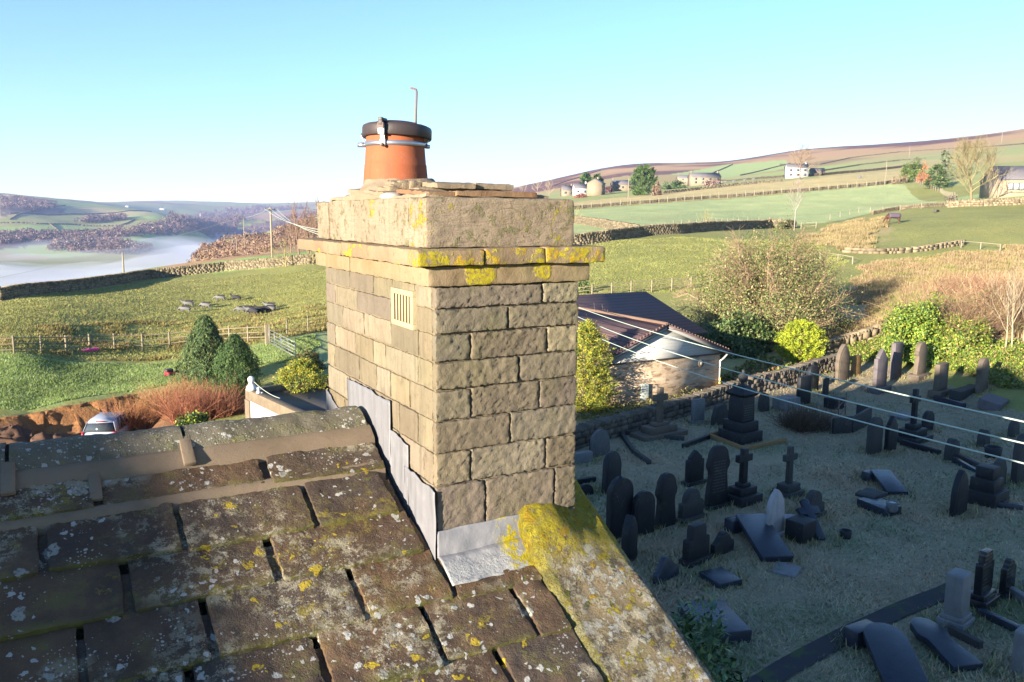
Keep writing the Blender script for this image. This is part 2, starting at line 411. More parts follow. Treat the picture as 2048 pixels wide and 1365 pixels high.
# right-hand hillside
parcel([(1640, 470), (1700, 440), (1770, 455), (1760, 490), (1690, 497), (1600, 480)], STRAW * .6 + OLIVE * .4, 6)
parcel([(1700, 560), (1800, 525), (1960, 500), (2100, 495), (2200, 620), (2100, 760), (1980, 780), (1860, 640), (1720, 690), (1660, 640)], STRAW * .9, 4)
parcel([(1530, 740), (1650, 700), (1720, 690), (1700, 650), (1500, 660), (1450, 740)], STRAW * .55 + LAWN * .45, 2)
parcel([(1150, 487), (1280, 470), (1580, 450), (1690, 440), (1800, 413), (1905, 405), (1805, 366), (1600, 386), (1400, 402), (1150, 420), (1000, 430), (1000, 490)], MINT, 0)
parcel([(1880, 412), (2200, 395), (2200, 380), (1900, 398)], LAWN * .6 + MINT * .4)
parcel([(1000, 428), (1150, 419), (1400, 400), (1600, 384), (1805, 365), (1820, 340), (1620, 358), (1450, 372), (1290, 390), (1150, 405)], TAN)
m = gr > 900
mo = sstep(750, 1150, gr) * (((np.arctan2(gx * RT[0] + gy * RT[1], gx * FW[0] + gy * FW[1])) > -0.05) & (np.abs(np.arctan2(gx * RT[0] + gy * RT[1], gx * FW[0] + gy * FW[1])) < 1.2))
paint(mo > 0, MOOR * 1.2, mo)
hn = sstep(-.1, .25, fbm(GP * [1, 1, 1], 1 / 170.0, 41, 4) + sstep(1050, 1350, gr) * .35 - .2) * mo
paint(hn > 0, HEATH, hn)
parcel([(1500, 352), (1640, 335), (1830, 318), (1900, 305), (1780, 322), (1640, 340), (1560, 350)], BRIGHT * .6 + OLIVE * .5)
parcel([(1320, 352), (1450, 330), (1570, 320), (1590, 335), (1480, 352), (1400, 362)], MINT * .5 + BRIGHT * .4)
parcel([(1620, 350), (1830, 322), (2100, 306), (2100, 318), (1840, 338), (1640, 356)], TAN * .7 + OLIVE * .3)
parcel([(1150, 372), (1250, 352), (1450, 348), (1330, 368), (1200, 380)], MOOR * .6 + OLIVE * .5)
# valley: enclosed fields, woods on the steep ground
left = (np.arctan2(gx * RT[0] + gy * RT[1], gx * FW[0] + gy * FW[1]) < -0.12) & (gr > 1300) & (gr < 3300)
cell = np.floor((gx * .8 + gy * .6 + fbm(GP, 1 / 300., 12) * 60) / 190) * 7 + np.floor((gy * .8 - gx * .6 + fbm(GP, 1 / 300., 13) * 60) / 150) * 13
hsh = h3(cell.astype(np.int64), cell.astype(np.int64) * 3, cell.astype(np.int64) * 0, 5)[:, None]
fields = np.where(hsh < .4, BRIGHT * .7 + OLIVE * .35, np.where(hsh < .75, OLIVE * 1.05, TAN * .8))
gc[left] = fields[left]
for pts in ([(250, 478), (330, 470), (480, 448), (500, 430), (400, 428), (330, 445), (260, 462)], [(0, 405), (60, 408), (130, 418), (130, 432), (60, 428), (0, 432)],
            [(-100, 478), (0, 475), (80, 470), (160, 473), (240, 465), (240, 490), (120, 485), (0, 500), (-100, 505)], [(340, 530), (420, 500), (530, 470), (620, 440), (640, 470), (620, 500), (560, 506), (450, 520)],
            [(470, 460), (560, 440), (640, 420), (640, 436), (560, 460)]):
    parcel(pts, WOODF, 15)  # dark tone also carries the shade of the steep wooded slope
parcel([(0, 392), (60, 394), (120, 404), (100, 408), (0, 404)], HEATH * 1.2, 20)  # brown moor top, darkened for the shading on the hill
parcel([(330, 545), (450, 521), (600, 505), (610, 480), (480, 500), (400, 515)], MOOR * .9 + STRAW * .2, 3)
fw_ = (gr > 3300) & (np.arctan2(gx * RT[0] + gy * RT[1], gx * FW[0] + gy * FW[1]) < 0.1)
fn = sstep(-.15, .3, fbm(GP, 1 / 420.0, 77, 4))[:, None]
gc[fw_] = ((OLIVE * .6 + MINT * .25) * (1 - fn) + (MOOR * .5 + HEATH * .5) * fn)[fw_]
# patches of growth within every parcel
n2 = fbm(GP, 1 / 9.0, 51, 3)[:, None]; n3 = fbm(GP, 1 / 2.2, 52, 3)[:, None]
near = (1 - sstep(250, 600, gr))[:, None]
gc = gc * (1 + .16 * n2 * near + .12 * n3 * near)
gc = gc * (1 + .10 * np.clip(n2, 0, 1) * near * np.array([1.4, .3, .2]))
gc = np.clip(gc, .02, .6)

def ground_mat():
    t = NT('ground_plants'); c = t.attr()
    a = t.noise(2.6, 5, .65); b = t.noise(11.0, 5, .7); d = t.noise(.05, 4, .6)
    c = t.mix(1.0, c, t.mix(a, (.72, .74, .74), (1.26, 1.24, 1.2)), 'MULTIPLY')
    c = t.mix(1.0, c, t.mix(b, (.72, .72, .72), (1.28, 1.28, 1.28)), 'MULTIPLY')
    c = t.mix(t.math('MULTIPLY', t.step(d, .5, .75), .35), c, (.33, .26, .12))
    n = t.bump(t.noise(1.6, 6, .7), 0.7, 0.25); n = t.bump(t.noise(9.0, 5, .7), 0.6, 0.06, n)
    return t.done(c, 0.95)
M_GROUND = ground_mat()
na, nr = len(az), len(rr)
g = MB()
i = np.arange(na - 1)[:, None] * nr; j = np.arange(nr - 1)[None]
g.add(np.stack([gx, gy, TZ], -1), np.stack([i + j, i + nr + j, i + nr + j + 1, i + j + 1], -1).reshape(-1, 4)[:, ::-1], gc)
ground = tag(g.build('ground', M_GROUND, smooth=True), kind='structure')
# ------------------------------------------------------------------ stone materials
def m_stone(name, base, base2, dark, grain=1.0, green=0.0, lichen=(), bump=.5, streak=0.0, k=.62, each=False, tool=False):
    t = NT(name); base, base2, dark = [tuple(x * k for x in q) for q in (base, base2, dark)]
    a = t.noise(3.1, 5, .65); b = t.noise(22, 5, .7); c = t.mix(t.step(a, .3, .7), base, base2)
    if each: c = t.mix(1.0, c, t.mix(1.0, t.attr(), (2, 2, 2), 'MULTIPLY'), 'MULTIPLY')
    c = t.mix(t.math('MULTIPLY', t.step(b, .52, .78), .55 * grain), c, dark)
    sp = t.noise(140, 3, .7); c = t.mix(t.math('MULTIPLY', t.step(sp, .58, .75), .6 * grain), c, tuple(x * .38 for x in base))
    hi = t.noise(90, 3, .7); c = t.mix(t.math('MULTIPLY', t.step(hi, .6, .78), .35 * grain), c, tuple(min(.8, x * 1.5) for x in base))
    if streak:
        st = t.noise(1.0, 4, .6, t.mapping((30, 30, 2.5))); c = t.mix(t.math('MULTIPLY', t.step(st, .45, .75), streak), c, dark)
    if green:
        gf = t.step(t.sep(t.n('ShaderNodeNewGeometry').outputs['Normal'])[0], -.6, .1)
        gm = t.step(t.noise(5, 4, .65), .45, .75); c = t.mix(t.math('MULTIPLY', t.math('MULTIPLY', gm, gf), green), c, (.115, .11, .04))
    h = t.math('ADD', t.math('MULTIPLY', b, .6), t.math('MULTIPLY', sp, .35))
    if each:
        so = t.math('MULTIPLY', t.step(t.noise(1.9, 5, .7), .50, .68), .42); c = t.mix(so, c, tuple(x * .55 for x in base2)); sv = t.math('MULTIPLY', t.step(t.noise(1.0, 4, .65, t.mapping((11, 11, .9))), .53, .72), .4); c = t.mix(sv, c, (.075, .065, .045))
    if tool: h = t.math('ADD', h, t.math('MULTIPLY', t.noise(1.0, 4, .6, t.mapping((14, 14, 70), (0, .75, 0))), 1.1))
    for L in lichen:
        m = L['f'](t); c = t.mix(t.math('MULTIPLY', m, L.get('a', .95)), c, t.mix(t.noise(L.get('ns', 120), 3, .7), L['c'][0], L['c'][1]))
        h = t.math('ADD', h, t.math('MULTIPLY', m, t.math('ADD', t.math('MULTIPLY', t.noise(90, 4, .8), .9), .2)))
    t.bump(h, bump, .012)
    return t.done(c, .92)
YEL = ((.25, .20, .008), (.43, .355, .02)); ORG = ((.36, .20, .01), (.44, .29, .015)); WHT = ((.26, .26, .235), (.50, .49, .45)); GRN = ((.09, .095, .035), (.20, .20, .09)); MOS = ((.045, .055, .01), (.10, .11, .02))
BUF = ((.21, .185, .125), (.37, .33, .24))
def blotch(scale, lo, hi, off=0.0, detail=6):
    def f(t):
        v = t.coord()
        if off:
            a = t.n('ShaderNodeVectorMath', operation='ADD'); t.set(a.inputs[0], v); a.inputs[1].default_value = (off, -off, off * .5); v = a.outputs[0]
        return t.step(t.noise(scale, detail, .72, v), lo, hi)
    return f
def times(f, g): return lambda t: t.math('MULTIPLY', f(t), g(t))
def ygrad(ax, a, b): return lambda t: t.step(t.sep(t.coord())[ax], a, b)
def facing(ax, a, b):
    def f(t):
        g = t.n('ShaderNodeNewGeometry'); return t.step(t.sep(g.outputs['Normal'])[ax], a, b)
    return f
M_SHAFT = m_stone('buff_gritstone', (.262, .215, .148), (.325, .268, .185), (.11, .088, .06), green=.34, bump=.75, streak=.4, each=True)
M_WALLSTONE = m_stone('house_wall_stone', (.33, .255, .16), (.40, .315, .205), (.15, .115, .07))
M_MORTAR = m_stone('old_mortar', (.22, .165, .10), (.30, .24, .16), (.12, .09, .05), grain=.7, bump=.5)
M_LEDGE = m_stone('lichened_ledge_stone', (.31, .21, .125), (.38, .29, .18), (.15, .095, .055), green=.35, bump=.6,
                  lichen=[dict(c=YEL, f=times(times(blotch(7.5, .43, .49), facing(1, -.15, -.6)), blotch(34, .43, .50, 7))), dict(c=ORG, f=times(times(blotch(11, .54, .58, 12), facing(1, -.15, -.6)), blotch(60, .42, .5, 2))), dict(c=YEL, f=times(times(blotch(3.6, .56, .62, 3), facing(0, -.15, -.6)), blotch(48, .40, .48, 7))), dict(c=ORG, f=times(blotch(9, .63, .67, 9), facing(1, -.15, -.6)), a=.8)])
def blob(t, c, r):
    v = t.n('ShaderNodeVectorMath', operation='DISTANCE'); t.set(v.inputs[0], t.warp(26, .05)); v.inputs[1].default_value = c
    d = t.step(v.outputs['Value'], r, r * .75)
    return t.math('MULTIPLY', d, t.step(t.noise(52, 4, .8), .40, .48))
M_CORBEL = m_stone('cornice_stone', (.32, .225, .12), (.42, .31, .19), (.14, .095, .05), green=.5, bump=.6,
                   lichen=[dict(c=YEL, f=lambda t: t.math('MULTIPLY', facing(1, -.15, -.6)(t), t.math('MAXIMUM', blob(t, (1.66, 3.262, 8.245), .085), blob(t, (1.985, 3.262, 8.25), .055))))])
M_CAP = m_stone('smooth_cap_stone', (.35, .265, .18), (.43, .335, .235), (.22, .15, .095), grain=.9, green=.22, bump=.75, streak=.25, tool=True,
                lichen=[dict(c=GRN, f=times(blotch(26, .54, .60, 2), blotch(5, .45, .56, 5)), a=.85), dict(c=YEL, f=times(times(blotch(24, .57, .62, 4), blotch(4, .5, .6, 9)), facing(1, -.15, -.6)), a=.8),
                        dict(c=YEL, f=lambda t: t.math('MULTIPLY', facing(0, -.15, -.6)(t), t.math('MAXIMUM', t.math('MULTIPLY', blob(t, (1.41, 3.36, 8.45), .16), blotch(14, .5, .56)(t)), t.math('MULTIPLY', blob(t, (1.41, 4.0, 8.57), .10), blotch(14, .5, .56)(t)))), a=.85)])
M_TILE = m_stone('broken_clay_tile', (.27, .135, .075), (.34, .22, .12), (.11, .06, .04), bump=.6)
M_FLAUNCH = m_stone('flaunching_mortar', (.33, .25, .16), (.42, .33, .23), (.15, .11, .07), bump=.7)
def slate_mat():
    t = NT('stone_slate'); a = t.attr()
    n = t.noise(3.5, 5, .65); f = t.noise(30, 5, .7)
    c = t.mix(t.step(n, .35, .7), t.mix(1.0, a, (.62, .62, .66), 'MULTIPLY'), a)
    c = t.mix(t.math('MULTIPLY', t.step(t.noise(2.1, 5, .65), .48, .68), .6), c, (.030, .025, .023))
    c = t.mix(t.math('MULTIPLY', t.step(f, .5, .8), .5), c, (.10, .065, .04))
    rust = t.step(t.noise(4.3, 4, .7, t.mapping((1, 1, 1), (0, 0, 0))), .6, .8); c = t.mix(t.math('MULTIPLY', rust, .6), c, (.15, .08, .03))
    g = t.step(t.noise(7, 5, .75), .52, .68); c = t.mix(t.math('MULTIPLY', g, .6), c, (.11, .10, .028))
    tl = t.math('MULTIPLY', t.step(t.sep(t.n('ShaderNodeNewGeometry').outputs['True Normal'])[1], -.62, -.8), t.step(t.noise(9, 4, .7), .32, .5)); c = t.mix(t.math('MULTIPLY', tl, .85), c, t.mix(t.noise(40, 4, .8), (.035, .04, .01), (.16, .15, .035)))
    m1 = t.spots(27, .66, 0, .05, 34, patch=(2.6, .40, .58)); m2 = t.spots(9, .62, 5.3, .11, 20, patch=(1.6, .50, .64)); m3 = t.spots(75, .62, 2.1, .012, 80, patch=(3.2, .44, .62))
    m2 = t.math('MULTIPLY', m2, t.step(t.noise(55, 4, .8), .36, .50)); m4 = t.math('MULTIPLY', t.spots(15, .62, 9.1, .09, 26, patch=(1.9, .46, .60)), t.step(t.noise(70, 3, .8), .34, .46)); m5 = t.math('MULTIPLY', t.step(t.noise(10, 7, .88), .50, .55), t.step(t.noise(1.6, 3), .46, .56))
    W = t.mix(t.noise(150, 3, .7), *WHT)
    c = t.mix(t.math('MULTIPLY', t.math('MULTIPLY', t.step(t.noise(13, 7, .85), .53, .58), t.step(t.noise(2.2, 3), .50, .62)), .7), c, t.mix(t.noise(90, 3, .8), (.13, .10, .018), (.30, .24, .03))); c = t.mix(t.math('MULTIPLY', m5, .75), c, t.mix(t.noise(120, 3, .7), *BUF))
    c = t.mix(t.math('MULTIPLY', m2, .75), c, t.mix(t.noise(90, 4, .8), (.20, .20, .165), (.42, .415, .36)))
    c = t.mix(t.math('MULTIPLY', m3, .75), c, W); c = t.mix(t.math('MULTIPLY', m1, .85), c, W)
    c = t.mix(t.math('MULTIPLY', m4, .9), c, t.mix(t.noise(120, 3, .7), (.27, .18, .01), (.40, .31, .02)))
    h = t.math('ADD', t.math('MULTIPLY', f, .7), t.math('MULTIPLY', t.noise(110, 4, .75), .5))
    for m in (m1, m2, m3, m4): h = t.math('ADD', h, t.math('MULTIPLY', m, .35))
    t.b.inputs['Specular IOR Level'].default_value = .3
    h = t.math('ADD', h, t.math('MULTIPLY', t.noise(9, 6, .75), 1.2)); t.bump(h, .75, .016)
    return t.done(c, .72)
M_SLATE = slate_mat()
M_RIDGE = m_stone('ridge_stone', (.16, .14, .105), (.24, .21, .15), (.045, .042, .04), bump=.8, green=.3,
                  lichen=[dict(c=GRN, f=blotch(9, .52, .66), a=.6), dict(c=WHT, f=lambda t: t.spots(34, .62, 1.3, .014, 40, patch=(3, .30, .52)), a=.9), dict(c=WHT, f=lambda t: t.spots(80, .62, 4.3, patch=(4, .34, .52)), a=.85), dict(c=WHT, f=lambda t: t.spots(14, .45, 8.3, .04, 25, patch=(2, .45, .6)), a=.8),
                          dict(c=YEL, f=times(blotch(11, .56, .63, 4), ygrad(2, 7.415, 7.37)), a=.75), dict(c=ORG, f=lambda t: t.spots(14, .3, 7.7, .05, 22, patch=(2, .5, .66)), a=.8)])
M_FILLET = m_stone('mortar_fillet', (.24, .175, .12), (.30, .225, .155), (.11, .085, .06), grain=.6, bump=.4, green=.15)
M_COPING = m_stone('coping_stone', (.26, .195, .11), (.34, .26, .15), (.07, .055, .045), bump=1.0, green=.5,
                   lichen=[dict(c=((.035, .03, .026), (.09, .075, .06)), f=times(blotch(5, .46, .58, 11), blotch(30, .36, .5, 3)), a=.85), dict(c=BUF, f=blotch(15, .50, .55)), dict(c=WHT, f=times(blotch(19, .52, .56, 6), blotch(3, .40, .55, 2)), a=.9), dict(c=MOS, f=lambda t: t.math('MULTIPLY', t.spots(17, .5, 3.3, .05, 30, patch=(2, .45, .6)), t.step(t.noise(60, 3, .8), .35, .45)), a=.9),
                           dict(c=YEL, f=times(blotch(14, .56, .61, 2), blotch(60, .36, .46, 5)), a=.85), dict(c=ORG, f=lambda t: t.spots(13, .5, 7.1, .08, 25, patch=(2, .5, .62)), a=.85), dict(c=((.16, .15, .02), (.24, .22, .05)), f=lambda t: t.step(t.sep(t.warp(9, .12))[0], 1.925, 1.89), a=.6),
                           dict(c=YEL, f=lambda t: t.math('MULTIPLY', t.math('MULTIPLY', t.step(t.sep(t.warp(6, .35))[1], 2.98, 3.20), blotch(11, .34, .42, 8)(t)), blotch(42, .36, .46, 1)(t))), dict(c=ORG, f=lambda t: t.math('MULTIPLY', t.math('MULTIPLY', t.step(t.sep(t.warp(6, .3))[1], 3.0, 3.2), blotch(16, .53, .58, 18)(t)), blotch(50, .4, .5, 1)(t)))])
t = NT('lead_sheet'); _c = t.mix(t.noise(7, 5, .6), (.15, .148, .16), (.21, .205, .215)); _c = t.mix(t.math('MULTIPLY', t.step(t.noise(1.0, 3, .6, t.mapping((16, 16, 1.6))), .5, .75), .6), _c, (.10, .098, .10)); _c = t.mix(t.math('MULTIPLY', t.step(t.noise(3.5, 5, .7), .5, .7), .5), _c, (.26, .255, .26))
t.bump(t.noise(14, 4, .6), .25, .02); t.b.inputs['Metallic'].default_value = .15; M_LEAD = t.done(_c, .55)
t = NT('lead_saddle_sheet'); _c = t.mix(t.noise(7, 5, .6), (.17, .168, .178), (.245, .24, .25))
_lm = t.math('MULTIPLY', t.step(t.sep(t.warp(18, .09))[1], 3.235, 3.17), t.step(t.noise(24, 5, .8), .38, .46)); _c = t.mix(t.math('MULTIPLY', _lm, .5), _c, t.mix(t.noise(110, 3, .7), *WHT))
_ly = t.math('MULTIPLY', t.step(t.sep(t.warp(14, .12))[0], 1.72, 1.80), t.step(t.noise(16, 5, .8, None), .48, .53)); _c = t.mix(_ly, _c, t.mix(t.noise(110, 3, .7), *YEL))
t.bump(t.math('ADD', t.noise(10, 4, .6), t.math('MULTIPLY', t.math('ADD', _lm, _ly), t.noise(80, 3, .7))), .35, .02); M_SADDLE = t.done(_c, .6)
M_VENT = simple('cream_air_brick', (.30, .25, .15), .85, .22, 14, bump=.2); M_VENTIN = simple('vent_slot_shade', (.05, .022, .014), .9)
t = NT('terracotta'); _c = t.mix(t.noise(5, 4, .6), (.27, .075, .032), (.33, .098, .043)); _c = t.mix(t.math('MULTIPLY', t.step(t.noise(60, 4, .7), .55, .8), .3), _c, (.19, .06, .03))
_st = t.math('MULTIPLY', t.step(t.noise(1, 3, .5, t.mapping((24, 24, .8))), .5, .8), .5); _c = t.mix(_st, _c, (.12, .055, .038)); _c = t.mix(t.math('MULTIPLY', t.step(t.noise(9, 5, .75), .55, .75), .35), _c, (.38, .17, .10)); _c = t.mix(t.math('MULTIPLY', t.step(t.sep(t.warp(20, .05))[2], 8.93, 9.0), .35), _c, (.09, .045, .035)); t.bump(t.noise(70, 3), .12, .01); M_TERRA = t.done(_c, .75)
M_CAPPLASTIC = simple('dark_pressed_cap', (.042, .030, .030), .5, .25, 14, bump=.1, spec=.4)
M_STEEL = simple('galvanised_steel', (.42, .42, .45), .35, .15, 20, metallic=.85)
M_RUST = simple('rusty_iron', (.16, .11, .09), .75, .35, 40, bump=.3)

# ------------------------------------------------------------------ house roof
RZ0, RSL, YR0 = 6.90, .52, 3.29
def roofz(y): return RZ0 + RSL * (y - YR0)
house = thing('stone_house', 'stone house under a dark stone slate roof carrying the big chimney', 'house', (1.8, 4.2, 0.0))
SN = np.array([0, -RSL, 1.0]) / math.hypot(1, RSL); SD = np.array([0, -1, -RSL]) / math.hypot(1, RSL)
def slab(mb, x0, x1, ytail, gauge, thick, tilt, col, seed, fine=True, wob=0.0):
    """one stone slate: x0..x1 along the course, tail edge over y=ytail on the roof plane"""
    L = gauge * 1.75 * math.hypot(1, RSL)
    R = np.array([[1, 0, 0], -SD, SN]).T
    org = np.array([(x0 + x1) / 2, ytail, roofz(ytail)])
    lo = np.array([x0, ytail, org[2]]); hi = np.array([x1, ytail + L, org[2] + thick])
    b = MB(); rbox(b, lo, hi, .016 if fine else .5, .006 if fine else .0, .008 if fine else 0, 14, seed, .0036 if fine else 0)
    for v, f, c in zip(b.v, [None] * 99, b.c):
        pass
    V = np.concatenate(b.v) - org
    Y0 = V[:, 1].copy(); V[:, 2] += (L - V[:, 1]) * tilt - .004
    a = wob; V[:, :2] = V[:, :2] @ np.array([[math.cos(a), -math.sin(a)], [math.sin(a), math.cos(a)]]).T
    col = np.asarray(col, float); cc = np.tile(col, (len(V), 1))
    if fine:
        tailf = np.clip((.055 - Y0) / .05, 0, 1) * np.clip(.62 + .8 * fbm(np.stack([V[:, 0], V[:, 1] * .3, V[:, 0] * 0 + seed], 1), 9, 5, 3), 0, 1)
        moss = np.where((fbm(np.stack([V[:, 0], V[:, 1], V[:, 0] * 0 + seed], 1), 14, 9, 2) > 0)[:, None], np.array([[.17, .145, .035]]), np.array([[.075, .075, .022]])); cc = cc * (1 - tailf[:, None] * .85) + moss * tailf[:, None] * .85
        wm = np.clip(.5 + 1.1 * fbm(np.stack([V[:, 0], V[:, 1], V[:, 0] * 0 + seed * 3.1], 1), 4.5, 13, 3), 0, 1)[:, None]; cc = cc * (1 - .5 * wm) + np.array([[.115, .068, .032]]) * .5 * wm
    mb.add(V @ R.T + org, b.f, cc)
SLC = [(.085, .052, .034), (.12, .072, .042), (.07, .052, .042), (.135, .078, .04), (.09, .064, .046), (.12, .072, .042)]
roof = MB(); roof.ng = []
courses = [(3.83, .255, [-.55, .093, .822, 1.405]), (3.56, .255, [-.66, -.12, .406, .962, 1.372]), (3.333, .25, [-.42, .168, .736, 1.408]), (3.078, .255, [-.55, -.013, .434, 1.029, 1.435, 1.87]),
           (2.822, .26, [-.2, .33, .803, 1.266, 1.701, 1.872]), (2.565, .26, [.0, .52, 1.05, 1.498, 1.872]), (2.30, .27, [.3, .83, 1.27, 1.872]), (2.03, .27, [.4, .9, 1.5, 1.872])]
k = 0
for (yt, ga, xs) in courses:
    for a, b in zip(xs[:-1], xs[1:]):
        gp = rng.uniform(.008, .021); th = rng.uniform(.044, .060)
        slab(roof, a + gp, b - gp, yt + rng.uniform(-.012, .012), ga, th, .07, SLC[rng.integers(len(SLC))], 100 + k * 7, True, rng.uniform(-.018, .018)); k += 1
    x = xs[0]
    while x > -12:
        wd = rng.uniform(.4, .62); nearc = x > -1.3
        slab(roof, x - wd + .012, x - .012, yt + rng.uniform(-.01, .01), ga, rng.uniform(.042, .058), .07, SLC[rng.integers(len(SLC))], 100 + k * 7, nearc, rng.uniform(-.01, .01)); k += 1; x -= wd
yt = 1.76
while yt > -1.0:
    x = 1.872
    while x > -12:
        wd = rng.uniform(.4, .7); slab(roof, x - wd + .012, x - .012, yt, .29, .035, .05, SLC[rng.integers(len(SLC))], k, False); k += 1; x -= wd
    yt -= .28
# top course below the ridge
for a, b in ((-12, -6), (-6, -2), (-2, -.3), (-.3, .55), (.55, 1.40)):
    slab(roof, a + .01, b - .01, 4.02, .10, .03, .02, SLC[1], 60 + k, a > -3); k += 1
# near-black boarding beneath, coloured as shade in the slate gaps, and the far slope
roof.box((-5.06, 1.55, roofz(1.55) - .05), (13.9, 5.35 * math.hypot(1, RSL), .05), R=np.array([[1, 0, 0], -SD, SN]).T, col=(.02, .018, .016))
fs = np.array([[1, 0, 0], [0, 1 / math.hypot(1, RSL), -RSL / math.hypot(1, RSL)], [0, RSL / math.hypot(1, RSL), 1 / math.hypot(1, RSL)]]).T
roof.box((-4.9, 6.85, roofz(4.2) - RSL * 2.65 - .02), (14.3, 5.3 * math.hypot(1, RSL), .06), R=fs, col=(.09, .065, .05))
roof.build('roof', M_SLATE, house, smooth=False)
for p in house.children: p.data.polygons.foreach_set('use_smooth', np.ones(len(p.data.polygons), bool))
wl = MB()
GXO = 2.33
wl.prism([(-1.15, -.6), (9.5, -.6), (9.5, roofz(4.2) - RSL * 5.3 - .1), (4.2, roofz(4.2) - .06), (-1.15, roofz(-1.15) - .06)], -12, GXO - .04, R=np.array([[0, 1, 0], [1, 0, 0], [0, 0, 1]]))
wl.build('wall', M_WALLSTONE, house)
# ridge: half-round stones, each with a joint strap of mortar
xs = [-12.2, -8.0, -4.2, -2.2, -.235, .49, 1.395]
for q, (a, b) in enumerate(zip(xs[:-1], xs[1:])):
    r = MB(); n, mseg = max(4, int((b - a) / .02)) if b > -1.5 else 4, 22
    U, A2 = np.meshgrid(np.linspace(a + .008, b - .008, n), np.linspace(-1.25, 1.25, mseg), indexing='ij')
    rad = .185 + .01 * (q % 2)
    P = np.stack([U, 4.2 + np.sin(A2) * rad, 7.475 - rad + np.cos(A2) * rad - .004 * (q % 3)], -1).reshape(-1, 3)
    nn = fbm(P, 9, 5) * .012 + vnoise(P * [5, 1, 1], 16, 8) * .003 + vnoise(P, 60, 3) * .002
    P = P + nn[:, None] * np.stack([np.zeros(len(P)), np.sin(A2.ravel()), np.cos(A2.ravel())], 1)
    lowedge = (np.abs(A2.ravel()) > 1.2); P[lowedge, 2] += fbm(P[lowedge], 6, 11) * .03
    i = np.arange(n - 1)[:, None] * mseg; j = np.arange(mseg - 1)[None]
    F = np.stack([i + j, i + mseg + j, i + mseg + j + 1, i + j + 1], -1).reshape(-1, 4)
    r.add(P, F[:, ::-1])
    for e, col in ((0, 0), (n - 1, 1)):   # end faces
        ring = P[e * mseg:(e + 1) * mseg]; inn = ring * [1, .0, 0] + np.array([0, 4.2, 7.475 - rad]) + (ring - [0, 4.2, 7.475 - rad]) * [0, .75, .75]
        V = np.concatenate([ring, inn]); J = np.arange(mseg - 1); FF = np.stack([J, J + 1, J + 1 + mseg, J + mseg], 1); r.add(V, FF if e else FF[:, ::-1])
    r.build('ridge_tile', M_RIDGE, house, smooth=True)
fi = MB()
def fillet(pts, w, h, seed):
    """ragged mortar bedding run along the roof plane: pts (x, y)"""
    pts = np.asarray(pts, float); n = 60; tt = np.linspace(0, 1, n); X = np.interp(tt, np.linspace(0, 1, len(pts)), pts[:, 0]); Y = np.interp(tt, np.linspace(0, 1, len(pts)), pts[:, 1])
    rows = []
    for kx, (dw, dh) in enumerate(((-.5, 0), (-.42, .85), (0, 1.0), (.42, .8), (.5, 0))):
        P = np.stack([X, Y + dw * w, roofz(Y) + RSL * dw * w + dh * h], 1)
        P[:, 1] += vnoise(P, 7, seed + kx) * .012 * (abs(dw) > .2); P[:, 2] += vnoise(P, 22, seed + 9) * .004; rows.append(P)
    V = np.stack(rows, 1).reshape(-1, 3); i = np.arange(n - 1)[:, None] * 5; j = np.arange(4)[None]
    fi.add(V, np.stack([i + j, i + 5 + j, i + 6 + j, i + j + 1], -1).reshape(-1, 4)[:, ::-1])
fillet([(-12, 4.01), (-.3, 4.02), (1.40, 4.04)], .15, .105, 3)
fillet([(-1.0, 3.80), (.1, 3.80), (1.39, 3.825)], .075, .088, 9)
strp = MB()
for x, y, l in ((-.232, 4.0, .19), (.492, 4.03, .19)):
    strp.box((x, y - .005, roofz(y) + .106), (.055, l, .024), R=np.array([[1, 0, 0], -SD, SN]).T)
M1 = MB(); M1.box((.093, 3.92, roofz(3.92) + .082), (.05, .17, .022), R=np.array([[1, 0, 0], -SD, SN]).T); M1.build('mortar_strap', M_FILLET, house, bevel=.004)
for sv in range(2):
    M1 = MB(); M1.add(strp.v[sv], np.array([[0, 2, 3, 1], [4, 5, 7, 6], [0, 1, 5, 4], [2, 6, 7, 3], [0, 4, 6, 2], [1, 3, 7, 5]])); M1.build('mortar_strap', M_FILLET, house, bevel=.004)
fi.build('mortar_fillet', M_FILLET, house, smooth=True)
# coping of the gable parapet
cp = MB(); nx, ny = 30, 190
gx_, gy_ = np.meshgrid(np.linspace(1.865, 2.37, nx), np.linspace(-1.3, 3.56, ny), indexing='ij')
def coptop(X, Y):
    z = roofz(Y) + .095 + .135 * sstep(2.93, 3.22, Y) * sstep(2.36, 1.95, X)
    P = np.stack([X, Y, X * 0], -1)
    return z + fbm(P, 6, 61, 3) * .012 + vnoise(P, 45, 62) * .003 + vnoise(P, 110, 63) * .0018 - .03 * sstep(1.90, 1.865, X) - .035 * sstep(2.33, 2.37, X)
ZT = coptop(gx_, gy_)
jx = fbm(np.stack([gx_, gy_, ZT], -1), 8, 64) * .012
ridgeX = gx_ + jx
keep = np.ones_like(gx_, bool)
